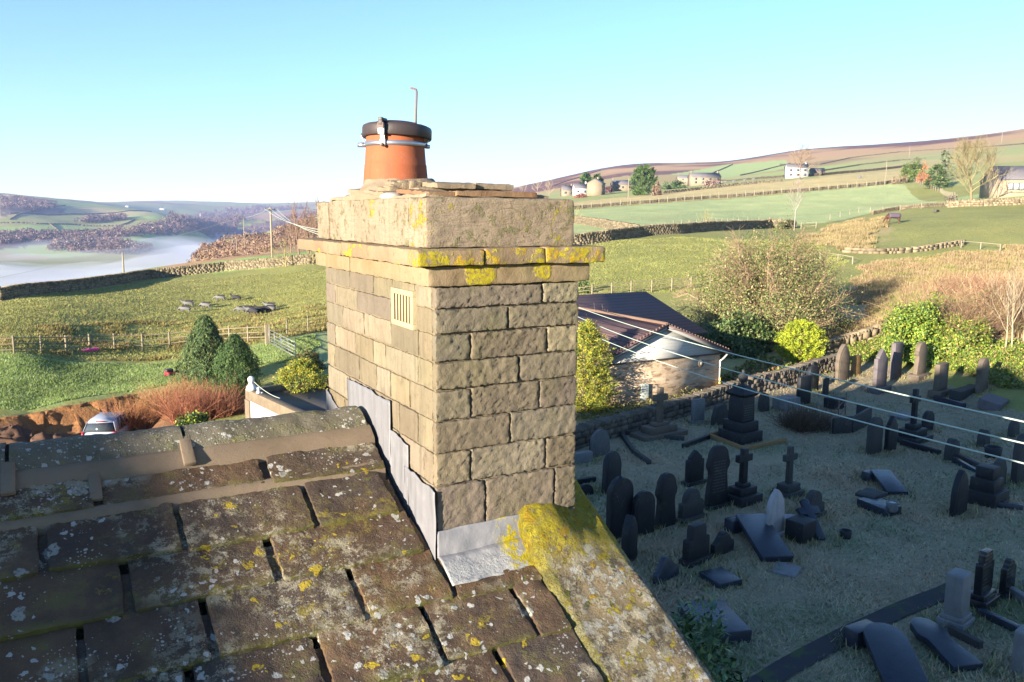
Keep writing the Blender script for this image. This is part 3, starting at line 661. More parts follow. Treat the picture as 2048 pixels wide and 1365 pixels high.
# the upper end butts against the stack's face inside and runs on beside it outside
ymax = np.where(gx_ < 2.20, 3.285, 3.56); gy2 = np.minimum(gy_, ymax)
ZT = coptop(gx_, gy2)
top = np.stack([ridgeX, gy2, ZT], -1)
i = np.arange(nx - 1)[:, None] * ny; j = np.arange(ny - 1)[None]
Fq = np.stack([i + j, i + ny + j, i + ny + j + 1, i + j + 1], -1).reshape(-1, 4)
cp.add(top.reshape(-1, 3), Fq)
for edge, zb in ((top[0], .32), (top[-1], .26)):
    lo = edge - np.array([0, 0, zb]); V = np.concatenate([edge, lo]); J = np.arange(ny - 1); F = np.stack([J, J + ny, J + 1 + ny, J + 1], 1)
    cp.add(V, F if edge is top[-1] else F[:, ::-1])
for c_ in (0, ny - 1):
    ed = top[:, c_]; lo = ed - np.array([0, 0, .3]); V = np.concatenate([ed, lo]); J = np.arange(nx - 1); cp.add(V, np.stack([J, J + nx, J + 1 + nx, J + 1], 1))
cp.build('coping', M_COPING, house, smooth=True)

# ------------------------------------------------------------------ chimney stack
XL, YN, XR, YF = 1.444, 3.2925, 2.194, 4.915
stack = thing('chimney_stack', 'square stone chimney stack with lichened ledge standing at the gable end', 'chimney', (1.8, 4.1, 7.0))
ZR = [8.187, 8.089, 7.976, 7.85, 7.723, 7.583, 7.434, 7.281, 7.06, 6.80, 6.55]
RJ = [[.547], [.363], [.173, .575], [.423], [.174, .539], [.379], [.171, .577], [.246, .626], [.3], [.4]]
LJ = [[.21, .497, .769, 1.163], [.20, .508, 1.034, 1.44], [.17, .521, .932, 1.296], [.185, .61, .791, 1.082, 1.452], [.288, .539, .743, 1.023, 1.473], [.187, .428, .826, 1.2], [.12, .432, .9, 1.3], [.2, .6, 1.1], [.3, .8, 1.2], [.4, .9]]
sh = MB(); sk = 0
def stc(): return np.array((.5, .5, .5)) * rng.uniform(.70, 1.2) * np.array([1, rng.uniform(.95, 1.03), rng.uniform(.86, 1.08)])
sh2 = MB()
for q in range(len(ZR) - 1):
    z1, z0 = ZR[q] - .0022, ZR[q + 1] + .0022
    e = [0] + RJ[q] + [.75]
    for a, b in zip(e[:-1], e[1:]):
        pr = rng.uniform(.0, .009)
        ya = YN - .010 - pr
        rbox(sh, (XL + a + (.005 if a else 0), ya, z0 + rng.uniform(0, .004)), (XL + b - (.005 if b < .75 else 0), YN + .16, z1 - rng.uniform(0, .004)), .0095, .008, .0062, 34, 1000 + sk * 11, .0042, col=stc()); sk += 1
    e = [0.0] + LJ[q] + [YF - YN]
    for a, b in zip(e[:-1], e[1:]):
        if a == 0:     # corner stone return, a hair behind the face so the two never share a plane
            rbox(sh, (XL - .004, YN + .02, z0), (XL + .12, YN + b - .003, z1), .02, .006, .005, 22, 3000 + sk * 7, .002, col=stc()); sk += 1; continue
        rbox(sh, (XL - .003 - rng.uniform(0, .004), YN + a + .004, z0 + rng.uniform(0, .003)), (XL + .15, YN + b - .004, z1 - rng.uniform(0, .003)), .016, .006, .005, 22, 3000 + sk * 7, .0022, col=stc()); sk += 1
    # the two hidden faces
    for a, b in ((0, .8), (.8, YF - YN)): rbox(sh, (XR - .12, YN + .02 + a, z0), (XR + .004, YN + b - .005, z1), .05, .01, .005, 20, 5000 + sk, .001); sk += 1
    rbox(sh, (XL + .02, YF - .15, z0), (XR - .02, YF + .003, z1), .05, .01, .005, 20, 5000 + sk, .001); sk += 1
sh.build('stone_shaft', M_SHAFT, stack, smooth=True)
mo_ = MB(); rbox(mo_, (XL + .006, YN + .004, 6.5), (XR - .006, YF - .006, 8.186), .03, .004, .003, 20, 77, .001); mo_.build('mortar_core', M_MORTAR, stack, smooth=True)
def ring(name, x0, x1, y0, y1, z0, z1, joints_x, joints_y, mat, seed, rad=.012, amp=.006):
    m = MB(); q = 0
    e = [x0] + joints_x + [x1]
    for a, b in zip(e[:-1], e[1:]):
        rbox(m, (a + (.002 if a > x0 else 0), y0 + rng.uniform(-.003, .004), z0), (b - (.002 if b < x1 else 0), y0 + .35, z1 + rng.uniform(-.003, .003)), .014, rad, amp, 18, seed + q * 9, .0016); q += 1
    e = [y0 + .02] + joints_y + [y1]
    for a, b in zip(e[:-1], e[1:]):
        rbox(m, (x0 + .002 + rng.uniform(-.002, .005), a + .002, z0 + .001), (x0 + .4, b - .002, z1 - .002 + rng.uniform(-.004, .002)), .016, rad * .7, amp * .8, 18, seed + 90 + q * 9, .0014); q += 1
    rbox(m, (x0 + .3, y0 + .25, z0 + .002), (x1 + .001, y1 - .01, z1 - .003), .04, rad, amp, 18, seed + 300, .001)
    return m.build(name, mat, stack, smooth=True)
ring('cornice', 1.403, 2.249, 3.262, 5.02, 8.188, 8.277, [], [3.55, 4.35, 4.8], M_CORBEL, 20)
ring('ledge', 1.337, 2.308, 3.222, 5.165, 8.279, 8.353, [1.66, 1.975], [4.28], M_LEDGE, 40)
c1 = MB(); rbox(c1, (1.408, 3.288, 8.353), (2.170, 3.50, 8.574), .014, .012, .006, 12, 70, .0012); c1.build('cap_stone', M_CAP, stack, smooth=True)
c1 = MB(); rbox(c1, (1.410, 3.503, 8.353), (2.166, 4.70, 8.573), .025, .008, .006, 9, 75, .0012); c1.build('cap_stone', M_CAP, stack, smooth=True)
c1 = MB(); rbox(c1, (1.402, 4.704, 8.353), (2.160, 4.93, 8.566), .02, .012, .006, 9, 79, .0012); c1.build('cap_stone', M_CAP, stack, smooth=True)
fl = MB()
rbox(fl, (1.455, 3.40, 8.570), (2.10, 4.85, 8.592), .03, .01, .012, 8, 81, .003)
nr_, na_ = 16, 40
V = []
for a in np.linspace(0, 1, nr_):
    for b in np.arange(na_) / na_ * 2 * math.pi:
        rx, ry = .19 + a * .14, .19 + a * .42
        x, y = 1.705 + math.cos(b) * rx, 4.32 + math.sin(b) * ry; x = min(max(x, 1.45), 2.1)
        V.append((x, y, 8.685 - .115 * a ** .62))
V = np.array(V); V += np.stack([fbm(V, 14, 90 + q) for q in range(3)], 1) * .02
i = np.arange(nr_ - 1)[:, None] * na_; j = np.arange(na_)[None]; j2 = (j + 1) % na_
fl.add(V, np.stack([i + j, i + na_ + j, i + na_ + j2, i + j2], -1).reshape(-1, 4))
for q in range(26):
    rbox(fl, np.array((1.53 + q * .006, 3.98 + rng.uniform(0, .12), 8.62 + rng.uniform(0, .03))) - rng.uniform(.012, .03, 3), np.array((1.56 + q * .006, 4.02 + rng.uniform(0, .12), 8.63 + rng.uniform(0, .03))) + rng.uniform(.005, .02, 3), .012, .012, .008, 30, 300 + q)
fl.build('flaunching', M_FLAUNCH, stack, smooth=True)
def flat_tile(x0, x1, y0, y1, z0, th, seed, tilt=0.0, mat=M_TILE):
    m = MB(); R = np.array([[1, 0, 0], [0, math.cos(tilt), -math.sin(tilt)], [0, math.sin(tilt), math.cos(tilt)]])
    rbox(m, (x0, y0, z0), (x1, y1, z0 + th), .018, .006, .008, 16, seed, .0025, R, np.array([(x0 + x1) / 2, y0, z0])); return m.build('roof_tile_piece', mat, stack, smooth=True)
flat_tile(1.60, 2.02, 3.38, 3.75, 8.580, .026, 1); flat_tile(1.47, 1.61, 3.40, 3.8, 8.578, .022, 2, .05)
rbox_bed = MB(); rbox(rbox_bed, (1.60, 3.82, 8.585), (2.09, 4.80, 8.632), .03, .015, .012, 9, 83, .003); rbox_bed.build('mortar_bed', M_FLAUNCH, stack, smooth=True)
flat_tile(1.90, 2.13, 3.80, 4.25, 8.628, .028, 3, .04, M_FLAUNCH); flat_tile(1.68, 1.895, 3.78, 4.1, 8.626, .026, 4, .06, M_FLAUNCH); flat_tile(1.46, 1.70, 3.95, 4.5, 8.585, .025, 5, .05, M_FLAUNCH)
flat_tile(1.90, 2.11, 4.3, 4.8, 8.632, .03, 6, -.02)
sp_ = MB(); sp_.lathe([(0, 8.606), (.03, 8.604), (.055, 8.594), (.062, 8.582), (.05, 8.572)], (1.475, 3.86, 0), 18); sp_.build('mortar_dab', simple('pale_mortar_dab', (.34, .31, .28), .8, .1, 20), stack, smooth=True)
# air brick in the left face
vb = MB(); vy0, vy1, vz0, vz1 = YN + .192, YN + .470, 7.972, 8.150; bar = .019; n = 6
def vbox(m, y0, y1, z0, z1, x0=XL - .022, x1=XL + .05): m.box(((x0 + x1) / 2, (y0 + y1) / 2, (z0 + z1) / 2), (x1 - x0, y1 - y0, z1 - z0))
vbox(vb, vy0, vy1, vz1 - .026, vz1); vbox(vb, vy0, vy1, vz0, vz0 + .026); vbox(vb, vy0, vy0 + .036, vz0 + .0262, vz1 - .0262); vbox(vb, vy1 - .036, vy1, vz0 + .0262, vz1 - .0262)
gap = (vy1 - vy0 - .072 - 5 * bar) / 6
for q in range(5): vbox(vb, vy0 + .036 + gap * (q + 1) + bar * q, vy0 + .036 + gap * (q + 1) + bar * (q + 1), vz0 + .0262, vz1 - .0262, XL - .020)
air = vb.build('air_brick', M_VENT, stack, bevel=.002)
vi = MB(); vbox(vi, vy0 + .03, vy1 - .03, vz0 + .02, vz1 - .02, XL - .0185, XL + .03); o = vi.build('vent_backing', M_VENTIN, None, loc=None); o.parent = air; o.location = -np.array(stack.location)  # dark brown panel standing in for shade inside the slots
# lead
def lead(name, poly, seed, mat=M_LEAD):
    """flat sheet on the left face: poly in (y - YN, z)"""
    m = MB(); p = np.asarray(poly, float); n = 24
    U, Vv = np.meshgrid(np.linspace(0, 1, n), np.linspace(0, 1, n), indexing='ij')
    a, b, c, d = p   # top-far, top-near, bottom-near, bottom-far
    Q = (a * (1 - U[..., None]) + b * U[..., None]) * (1 - Vv[..., None]) + (d * (1 - U[..., None]) + c * U[..., None]) * Vv[..., None]
    P = np.stack([np.full(U.shape, XL - .016), Q[..., 0] + YN, Q[..., 1]], -1).reshape(-1, 3)
    P[:, 0] += fbm(P, 9, seed) * .005 - .003 * vnoise(P * [1, 1, .2], 40, seed)
    P[:, 2] += np.where(Vv.ravel() < .04, fbm(P, 12, seed + 4) * .02, 0)
    i = np.arange(n - 1)[:, None] * n; j = np.arange(n - 1)[None]; F = np.stack([i + j, i + n + j, i + n + j + 1, i + j + 1], -1).reshape(-1, 4)
    m.add(P, F); o = m.build(name, mat, stack, smooth=True); sm = o.modifiers.new('thickness', 'SOLIDIFY'); sm.thickness = .004; return o
lead('lead_flashing', [(1.62, 7.42), (1.40, 7.36), (1.40, 7.1), (1.62, 7.1)], 1)
lead('lead_flashing', [(1.20, 7.575), (.515, 7.57), (.515, 7.15), (1.20, 7.15)], 2)
lead('lead_flashing', [(.53, 7.435), (.285, 7.41), (.285, 7.04), (.53, 7.04)], 3)
lead('lead_flashing', [(.33, 7.29), (-.035, 7.27), (-.035, 6.93), (.33, 6.93)], 4)
# saddle: upstand against the front face, then dressed over the slates
m = MB(); n = 40; prof = []
for s_ in np.linspace(0, 1, 34):
    if s_ < .45: u = s_ / .45; y, z = YN - .024 - .006 * u, 7.075 - .135 * u
    elif s_ < .6: u = (s_ - .45) / .15; y, z = YN - .030 - .03 * u, 6.955 - .003 * u
    else: u = (s_ - .6) / .4; y = YN - .06 - .125 * u; z = roofz(y) + .082 - .004 * u
    prof.append((y, z))
prof = np.array(prof); X = np.linspace(XL - .008, 1.875, n)
P = np.array([[(x + (.02 if 0 else 0), y, z + .02 * (x - XL) * (1 if z > 6.95 else 0)) for (y, z) in prof] for x in X])
P[..., 1] += fbm(P, 8, 31) * .010; P[..., 2] += fbm(P, 7, 32) * .010; P[:, -1, 1] += fbm(P[:, -1], 9, 33) * .03
i = np.arange(n - 1)[:, None] * len(prof); j = np.arange(len(prof) - 1)[None]; L_ = len(prof)
m.add(P.reshape(-1, 3), np.stack([i + j, i + L_ + j, i + L_ + j + 1, i + j + 1], -1).reshape(-1, 4)); o = m.build('lead_saddle', M_SADDLE, stack, smooth=True)
sm = o.modifiers.new('thickness', 'SOLIDIFY'); sm.thickness = .004
# gutter strip between slates and stack: lead tucked under
m = MB(); m.box((XL - .035, 3.62, roofz(3.62) - .005), (.07, 1.0, .012), R=np.array([[1, 0, 0], -SD, SN]).T); m.build('soaker', simple('dark_lead', (.05, .05, .055), .7), stack)

# ------------------------------------------------------------------ chimney pot
pot = thing('chimney_pot', 'tapered terracotta chimney pot with black domed rain cap', 'chimney pot', (1.705, 4.4, 8.66))
m = MB(); m.lathe([(.185, -.05), (.180, .0), (.176, .06), (.172, .10), (.1725, .108), (.169, .112), (.165, .17), (.160, .235), (.160, .30), (.162, .312), (.162, .325), (.13, .325), (.13, .1)], k=64); m.build('pot_body', M_TERRA, pot, smooth=True, local=True)
cp_t = Matrix.Rotation(math.radians(-5.5), 4, (0.53, .85, 0))
m = MB(); m.lathe([(.150, .258), (.187, .252), (.192, .258), (.192, .304), (.188, .315), (.174, .322), (.130, .329), (.122, .332), (.116, .338), (.0, .343)], k=64); capo = m.build('rain_cap', M_CAPPLASTIC, pot, smooth=True, local=True)
capo.rotation_euler = (math.radians(-1.5), math.radians(3.0), 0)
m = MB(); m.lathe([(.1655, .206), (.1685, .207), (.1685, .231), (.1655, .232)], k=64); m.build('strap_band', M_STEEL, pot, smooth=True, local=True)
def bracket(ang):
    m = MB(); c, s_ = math.cos(ang), math.sin(ang); R = np.array([[c, -s_, 0], [s_, c, 0], [0, 0, 1]])
    def bx(r, z, sr, st, sz): m.box(np.array([r * c, r * s_, z]), (sr, st, sz), R=R)
    bx(.175, .219, .012, .030, .036); bx(.178, .262, .005, .026, .07); bx(.196, .285, .006, .036, .05)
    m.build('cap_bracket', M_STEEL, pot, local=True, bevel=.001)
    m = MB(); bx(.198, .306, .016, .034, .03); m.build('bracket_clip', M_RUST, pot, local=True, bevel=.001)
    m = MB(); bx(.172, .338, .075, .022, .016); bx(.203, .328, .008, .022, .04); m.build('cap_strap', M_CAPPLASTIC, pot, local=True, bevel=.001)
    m = MB(); m.tube([(.181 * c, .181 * s_, .212), (.192 * c, .192 * s_, .205), (.198 * c, .198 * s_, .204)], .008, 8); m.build('bolt', M_RUST, pot, local=True)
A0 = math.atan2(-.863, -.481)
bracket(A0 + math.radians(-14))
for ang in (A0 + math.radians(-100), A0 + math.radians(96)):
    c, s_ = math.cos(ang), math.sin(ang)
    m = MB(); m.tube([(.172 * c, .172 * s_, .222), (.176 * c, .176 * s_, .235), (.194 * c, .194 * s_, .262), (.197 * c, .197 * s_, .285)], .004, 6); m.build('wire_clip', M_STEEL, pot, local=True, smooth=True)
c, s_ = math.cos(A0 + math.radians(-92)), math.sin(A0 + math.radians(-92))
m = MB(); m.box((.186 * c, .186 * s_, .219), (.05, .012, .026), rz=A0 - math.radians(92)); m.build('band_end', M_STEEL, pot, local=True)
c, s_ = math.cos(A0 + math.radians(95)), math.sin(A0 + math.radians(95))
m = MB(); m.lathe([(0, -.012), (.014, -.010), (.016, 0), (.014, .010), (0, .012)], (.178 * c, .178 * s_, .212), 10); m.build('bolt', M_STEEL, pot, local=True)
m = MB(); m.tube([(.09, -.08, .30), (.092, -.082, .40), (.096, -.085, .50), (.094, -.083, .512), (.078, -.074, .520), (.066, -.068, .522)], .0062, 6); m.build('hooked_rod', M_RUST, pot, local=True, smooth=True)
# ------------------------------------------------------------------ the taller house next door (outside the picture, its shadow falls on roof and graveyard)
nb = thing('neighbouring_house', 'tall stone house next door with a plain gabled slate roof', 'house', (-17, 3.5, 0))
m = MB(); m.prism([(-6.0, -1.5), (13.0, -1.5), (13.0, 8.0), (3.2, 12.0), (-6.0, 7.85)], -22, -14, R=np.array([[0, 1, 0], [1, 0, 0], [0, 0, 1]])); m.build('wall', M_WALLSTONE, nb)
m = MB(); m.prism([(-6.3, 7.85), (3.2, 12.18), (13.3, 8.06), (13.3, 7.90), (3.2, 12.01), (-6.3, 7.70)], -22.3, -13.8, R=np.array([[0, 1, 0], [1, 0, 0], [0, 0, 1]]), col=(.09, .07, .055)); m.build('roof', M_SLATE, nb)
m = MB(); m.prism([(11.0, -1.5), (16.5, -1.5), (16.5, 7.0), (13.5, 8.2), (11.0, 8.2)], -23, -15, R=np.array([[0, 1, 0], [1, 0, 0], [0, 0, 1]])); m.build('rear_wing', M_WALLSTONE, nb)

# ------------------------------------------------------------------ graveyard
def m_grave(name, col, wet=.45, moss=.3, lich=.3):
    t = NT(name); a = t.noise(4, 5, .65); b = t.noise(35, 4, .7)
    c = t.mix(a, tuple(x * .65 for x in col), tuple(x * 1.3 for x in col)); c = t.mix(t.math('MULTIPLY', t.step(b, .5, .75), .35), c, tuple(x * .45 for x in col))
    st = t.noise(1, 3, .6, t.mapping((9, 9, 1.2))); c = t.mix(t.math('MULTIPLY', t.step(st, .5, .75), .4), c, tuple(x * .5 for x in col))
    if moss: c = t.mix(t.math('MULTIPLY', t.step(t.noise(3.3, 5, .7), .55, .7), moss), c, (.07, .085, .035))
    if lich: c = t.mix(t.math('MULTIPLY', t.spots(22, .4, 3.1, .02, 30, patch=(2, .45, .65)), lich), c, (.36, .37, .34))
    t.b.inputs['Specular IOR Level'].default_value = .35
    t.bump(t.math('ADD', b, t.noise(90, 3)), .4, .01); return t.done(c, wet)
G_BLACK = m_grave('soot_black_stone', (.014, .015, .018), .6); G_DARK = m_grave('dark_weathered_stone', (.045, .044, .042), .75); G_GREY = m_grave('grey_granite', (.17, .17, .17), .65, .1)
G_PALE = m_grave('pale_marble', (.36, .34, .34), .65, .05, .1); G_BROWN = m_grave('brown_sandstone', (.13, .10, .075), .85); G_PINK = m_grave('purple_grey_stone', (.125, .105, .11), .8); G_POLISH = m_grave('polished_black_granite', (.015, .015, .018), .15, .0, .0)
G_SLATE = m_grave('wet_slate_slab', (.028, .034, .048), .26, .12, .10); G_OCHRE = m_grave('ochre_stone', (.24, .145, .06), .85, .1)
def arc(cx, cz, rx, rz, a0, a1, n=10): return [(cx + rx * math.cos(math.radians(a0 + (a1 - a0) * k / n)), cz + rz * math.sin(math.radians(a0 + (a1 - a0) * k / n))) for k in range(n + 1)]
def o_round(w, h, k=.5): return [(-w / 2, 0), (w / 2, 0)] + arc(0, h - w * k, w / 2, w * k, 0, 180, 14)
def o_square(w, h): return [(-w / 2, 0), (w / 2, 0), (w / 2, h - .03), (w / 2 - .03, h), (-w / 2 + .03, h), (-w / 2, h - .03)]
def o_goth(w, h, k=.95):
    s = h - w * k; R_ = [(w / 2 - w * (1 - math.cos(t_)) , s + w * k * math.sin(t_) / math.sin(math.pi / 3)) for t_ in np.linspace(0, math.pi / 3, 9)]
    return [(-w / 2, 0), (w / 2, 0)] + R_ + [(-x, z) for x, z in R_[::-1][1:]]
def o_should(w, h, f=.68, top='round'):
    sh_ = h - w * f * .62; hw = w * f / 2
    return [(-w / 2, 0), (w / 2, 0), (w / 2, sh_ - .04), (w / 2 - .03, sh_), (hw, sh_)] + (arc(0, h - hw, hw, hw, 0, 180, 12) if top == 'round' else [(hw, h - .12), (hw - .04, h), (-hw + .04, h), (-hw, h - .12)] if top == 'flat' else [(hw, sh_ + .08), (0, h), (-hw, sh_ + .08)]) + [(-hw, sh_), (-w / 2 + .03, sh_), (-w / 2, sh_ - .04)]
def o_ogee(w, h):
    s = h - w * .38; pts = [(w / 2 * (1 - u) , s + w * .38 * (.5 - .5 * math.cos(math.pi * u)) ) for u in np.linspace(0, 1, 10)]
    return [(-w / 2, 0), (w / 2, 0)] + pts + [(-x, z) for x, z in pts[::-1][1:]]
def o_waist(w, h):
    r = arc(0, h - w * .42, w * .42, w * .42, 0, 180, 12)
    return [(-w * .5, 0), (w * .5, 0), (w * .45, h * .25), (w * .38, h * .5), (w * .40, h * .58), (w * .48, h * .63), (w * .5, h * .7)] + r + [(-w * .5, h * .7), (-w * .48, h * .63), (-w * .40, h * .58), (-w * .38, h * .5), (-w * .45, h * .25)]
def o_rough(w, h):
    a = [(-w / 2, 0), (w / 2, 0)]
    for q, t_ in enumerate(np.linspace(0, 180, 11)): k = rng.uniform(.86, 1.05); a.append((w / 2 * math.cos(math.radians(t_)) * k, h * .45 + h * .55 * math.sin(math.radians(t_)) * k))
    return a
def o_cross(w, h):
    s = w * .19; b = h * .62; c_ = h * .62 + s * 1.9
    return [(-s, 0), (s, 0), (s * .92, b), (w / 2, b), (w / 2, c_), (s * .92, c_), (s * .9, h), (-s * .9, h), (-s * .92, c_), (-w / 2, c_), (-w / 2, b), (-s * .92, b)]
OUT = dict(round=o_round, square=o_square, goth=o_goth, should=o_should, flat=lambda w, h: o_should(w, h, .66, 'flat'), point=lambda w, h: o_should(w, h, .7, 'point'), ogee=o_ogee, waist=o_waist, rough=o_rough, cross=o_cross)
LCOL = dict(pale=(.16, .155, .145), dark=(.05, .05, .05), faint=(.07, .08, .095), gilt=(.16, .14, .09)); _LM = {}
def lettered(mat, kind=None):
    """the same stone with rows of worn cut lettering"""
    kind = kind or 'pale'; key = (mat.name, kind)
    if key in _LM: return _LM[key]
    m = mat.copy(); m.name = mat.name + '_lettered'; t = NT.__new__(NT); t.m = m; t.t = m.node_tree; t.co = None; t.b = next(n for n in t.t.nodes if n.type == 'BSDF_PRINCIPLED')
    oc = t.n('ShaderNodeTexCoord').outputs['Object']; sx, sy, sz = t.sep(oc)[:3]
    row = t.step(t.math('ABSOLUTE', t.math('SUBTRACT', t.math('FRACT', t.math('MULTIPLY', sz, 11.0)), .5)), .27, .17)
    cell = t.n('ShaderNodeCombineXYZ'); t.set(cell.inputs[0], t.math('MULTIPLY', sx, 26.0)); t.set(cell.inputs[2], t.math('FLOOR', t.math('MULTIPLY', sz, 11.0)))
    wd = t.step(t.noise(1.0, 2, .5, cell.outputs[0]), .44, .52)
    fr = t.math('MULTIPLY', t.step(t.math('ABSOLUTE', sx), .27, .22), t.math('MULTIPLY', t.step(sz, .42, .46), t.step(sz, 1.45, 1.40)))
    msk = t.math('MULTIPLY', t.math('MULTIPLY', row, wd), t.math('MULTIPLY', fr, .4))
    old = t.b.inputs['Base Color'].links[0].from_socket; t.set(t.b.inputs['Base Color'], t.mix(msk, old, LCOL[kind])); _LM[key] = m; return m
GRAVES = []
def grave(label, px, py, top, wpx, kind, mat, th=.14, base=(), rz=0.0, lean=0.0, side=0.0, name='headstone', rows=0, lm=None, xs=1.0):
    P = at(px, py); d = depth_of(P); h = height_at(P, top); va = math.atan2(P[0], P[1]) + math.radians(rz); cv = max(.6, math.cos(va)); wd = min(1.05, max(.3, (wpx * d / FPX - th * abs(math.sin(va)) * .8) / cv)) * xs
    o = thing(name, label, 'cross' if kind == 'cross' else 'gravestone', tuple(P), math.radians(rz), 'gravestones in the churchyard')
    o.rotation_euler = (math.radians(lean), math.radians(side), math.radians(rz))
    z = -.12; first = True
    for (bw, bh, bd) in base:
        m = MB(); hh = bh + (.12 if first else 0); m.box((0, 0, z + hh / 2), (bw * wd, bd, hh)); m.build('plinth', mat, o, local=True, bevel=.018); z += hh; first = False
    if first: pass
    hb = z
    m = MB(); poly = [(x, zz + hb - .002) for x, zz in OUT[kind](wd, h - hb)]; m.prism(poly, -th / 2, th / 2); m.build('cross' if kind == 'cross' else 'slab', lettered(mat, lm) if rows else mat, o, local=True, bevel=.015)
    if kind in ('round', 'goth', 'waist', 'should') and h > .9 and not rows:
        m = MB(); m.prism([(x * .82, hb + .12 + (zz - hb) * .84) for x, zz in poly], -th / 2 - .012, -th / 2 + .01); m.build('raised_panel', mat, o, local=True, bevel=.006)
    GRAVES.append(o); return o
g_ = grave
g_('tall brown cross on a stepped dark base by the graveyard wall', 1318, 872, 775, 30, 'cross', G_BROWN, .16, [(3.2, .18, .95), (2.0, .26, .62), (1.1, .12, .35)], 4, name='cross_gravestone')
g_('small pale upright stone covered in lettering in front of the wall', 1395, 845, 798, 26, 'square', G_GREY, .14, [(1.15, .08, .3)], 3, rows=9, lm='dark')
g_('low rounded dark stone between the pale lettered stone and the urn monument', 1440, 849, 806, 34, 'rough', G_DARK, .2)
g_('small dark pointed stone behind the urn monument', 1527, 822, 783, 22, 'rough', G_DARK, .25)
g_('round stone speckled with white lichen next to the chimney edge', 1201, 911, 860, 38, 'round', m_grave('speckled_stone', (.10, .10, .10), .7, .2, .9), .16, rz=14, lean=-4)
g_('low blue-grey block half hidden behind the chimney', 1166, 925, 904, 38, 'square', G_GREY, .2)
g_('black round-topped headstone leaning sharply to the right near the chimney', 1222, 980, 905, 44, 'round', G_BLACK, .15, rz=24, lean=-6, side=14)
g_('small ornate black headstone with knobbed gable and shoulders', 1388, 968, 900, 36, 'point', G_BLACK, .16, [(1.25, .12, .34)], 2)
g_('tall black headstone with tapering carved upper half', 1432, 1014, 890, 46, 'waist', G_BLACK, .17, [(1.1, .10, .34)], 3, rows=5)
g_('stout black cross on a two-stepped block base', 1484, 1003, 897, 32, 'cross', G_BLACK, .16, [(1.6, .26, .75), (1.2, .22, .5), (.62, .12, .3)], 6, name='cross_gravestone')
g_('slim dark cross on a single pale block', 1576, 990, 893, 28, 'cross', G_DARK, .13, [(1.5, .16, .6), (1.1, .22, .42)], 6, name='cross_gravestone')
g_('tall black round headstone with a knob on top beside the coping', 1238, 1074, 955, 52, 'round', G_BLACK, .18, [], 8)
g_('plain black round headstone between two taller black ones', 1285, 1068, 982, 46, 'round', G_BLACK, .16, [], 6)
g_('tallest of the black round headstones right of the coping', 1330, 1052, 946, 43, 'waist', G_BLACK, .17, [], 8)
g_('low worn headstone with sloping shoulders behind the rectangular one', 1381, 1038, 977, 48, 'should', G_DARK, .18, [(1.15, .10, .34)], 8)
g_('pale marble pointed headstone streaked with black', 1548, 1073, 978, 36, 'goth', G_PALE, .13, [(1.1, .10, .26)], 8)
g_('black headstone with raised flat top and narrow side blocks', 1391, 1124, 1048, 50, 'flat', G_BLACK, .2, [(1.1, .14, .36)], 10)
g_('low lettered black headstone with peaked top next to the raised one', 1444, 1107, 1062, 44, 'ogee', G_BLACK, .15, [], 8, rows=5, lm='faint')
g_('low broken blue-black stone near the coping', 1333, 1158, 1114, 52, 'ogee', G_SLATE, .14, [], 14, lean=-8)
g_('black gable-shaped stone cut off by the coping edge', 1258, 1120, 1030, 40, 'goth', G_BLACK, .2, [], 30)
g_('small dark stone just showing over the yellow coping end', 1170, 990, 968, 34, 'round', G_BLACK, .16)
g_('dark shouldered headstone behind the fallen cross', 1625, 1033, 981, 50, 'should', G_DARK, .2, [(1.1, .10, .32)], 12)
g_('black pointed headstone standing alone in open grass', 1916, 1027, 940, 42, 'goth', G_BLACK, .17, [], 10)
g_('rough grey pointed stone behind the stepped pedestal', 1996, 972, 916, 36, 'rough', G_DARK, .22, [], 10)
g_('large dark round headstone at the right edge under the lowest wire', 2040, 962, 868, 50, 'round', G_DARK, .2, [], 8)
g_('grey rounded-top headstone with broken rough left side beside the path', 1910, 1248, 1145, 52, 'square', G_GREY, .34, [(1.25, .16, .55), (1.1, .10, .45)], 12)
g_('big polished black headstone on a double plinth with gilt panel', 1962, 1212, 1100, 44, 'flat', G_POLISH, .16, [(1.2, .24, .48), (1.08, .12, .34)], 10, rows=4, lm='gilt')
g_('small polished black headstone with wavy top and gilt lines', 2012, 1190, 1116, 38, 'ogee', G_POLISH, .14, [(1.1, .10, .3)], 10, rows=4, lm='gilt')
g_('grey stone cut off by the lower right picture edge', 2040, 1340, 1258, 44, 'square', G_GREY, .2, [], 12)
g_('mossy pointed sandstone half in sun at the top of the graveyard', 1683, 762, 688, 33, 'goth', G_BROWN, .22, [], 8)
g_('small orange sunlit stone beside the mossy pointed one', 1711, 750, 711, 20, 'square', G_OCHRE, .2, [], 8)
g_('purple-grey headstone with pointed shoulders on a block base', 1758, 783, 698, 32, 'point', G_PINK, .2, [(1.3, .26, .6)], 10)
g_('square sunlit pink stone behind the purple-grey one', 1790, 757, 685, 26, 'square', G_PINK, .24, [], 10)
g_('tall sunlit round headstone against the ivy bank', 1838, 757, 684, 31, 'waist', G_BROWN, .22, [(1.35, .26, .6)], 10, rows=6)
g_('sunlit square lettered stone on a dark plinth below the ivy', 1879, 792, 727, 32, 'square', G_BROWN, .24, [(1.3, .30, .6)], 10, rows=7)
g_('bottle-shaped stone half in shade at the right of the ivy', 1962, 782, 716, 32, 'waist', G_BROWN, .24, [], 10)
g_('dark round headstone behind the tall narrow slab', 1624, 782, 730, 26, 'round', G_BLACK, .2, [], 10)
g_('tall narrow black slab with sloped top by the bramble', 1606, 808, 752, 30, 'square', G_BLACK, .2, [], 10)
g_('broad dark round headstone left of the black pointed pair', 1747, 907, 834, 36, 'round', G_DARK, .16, [], 10)
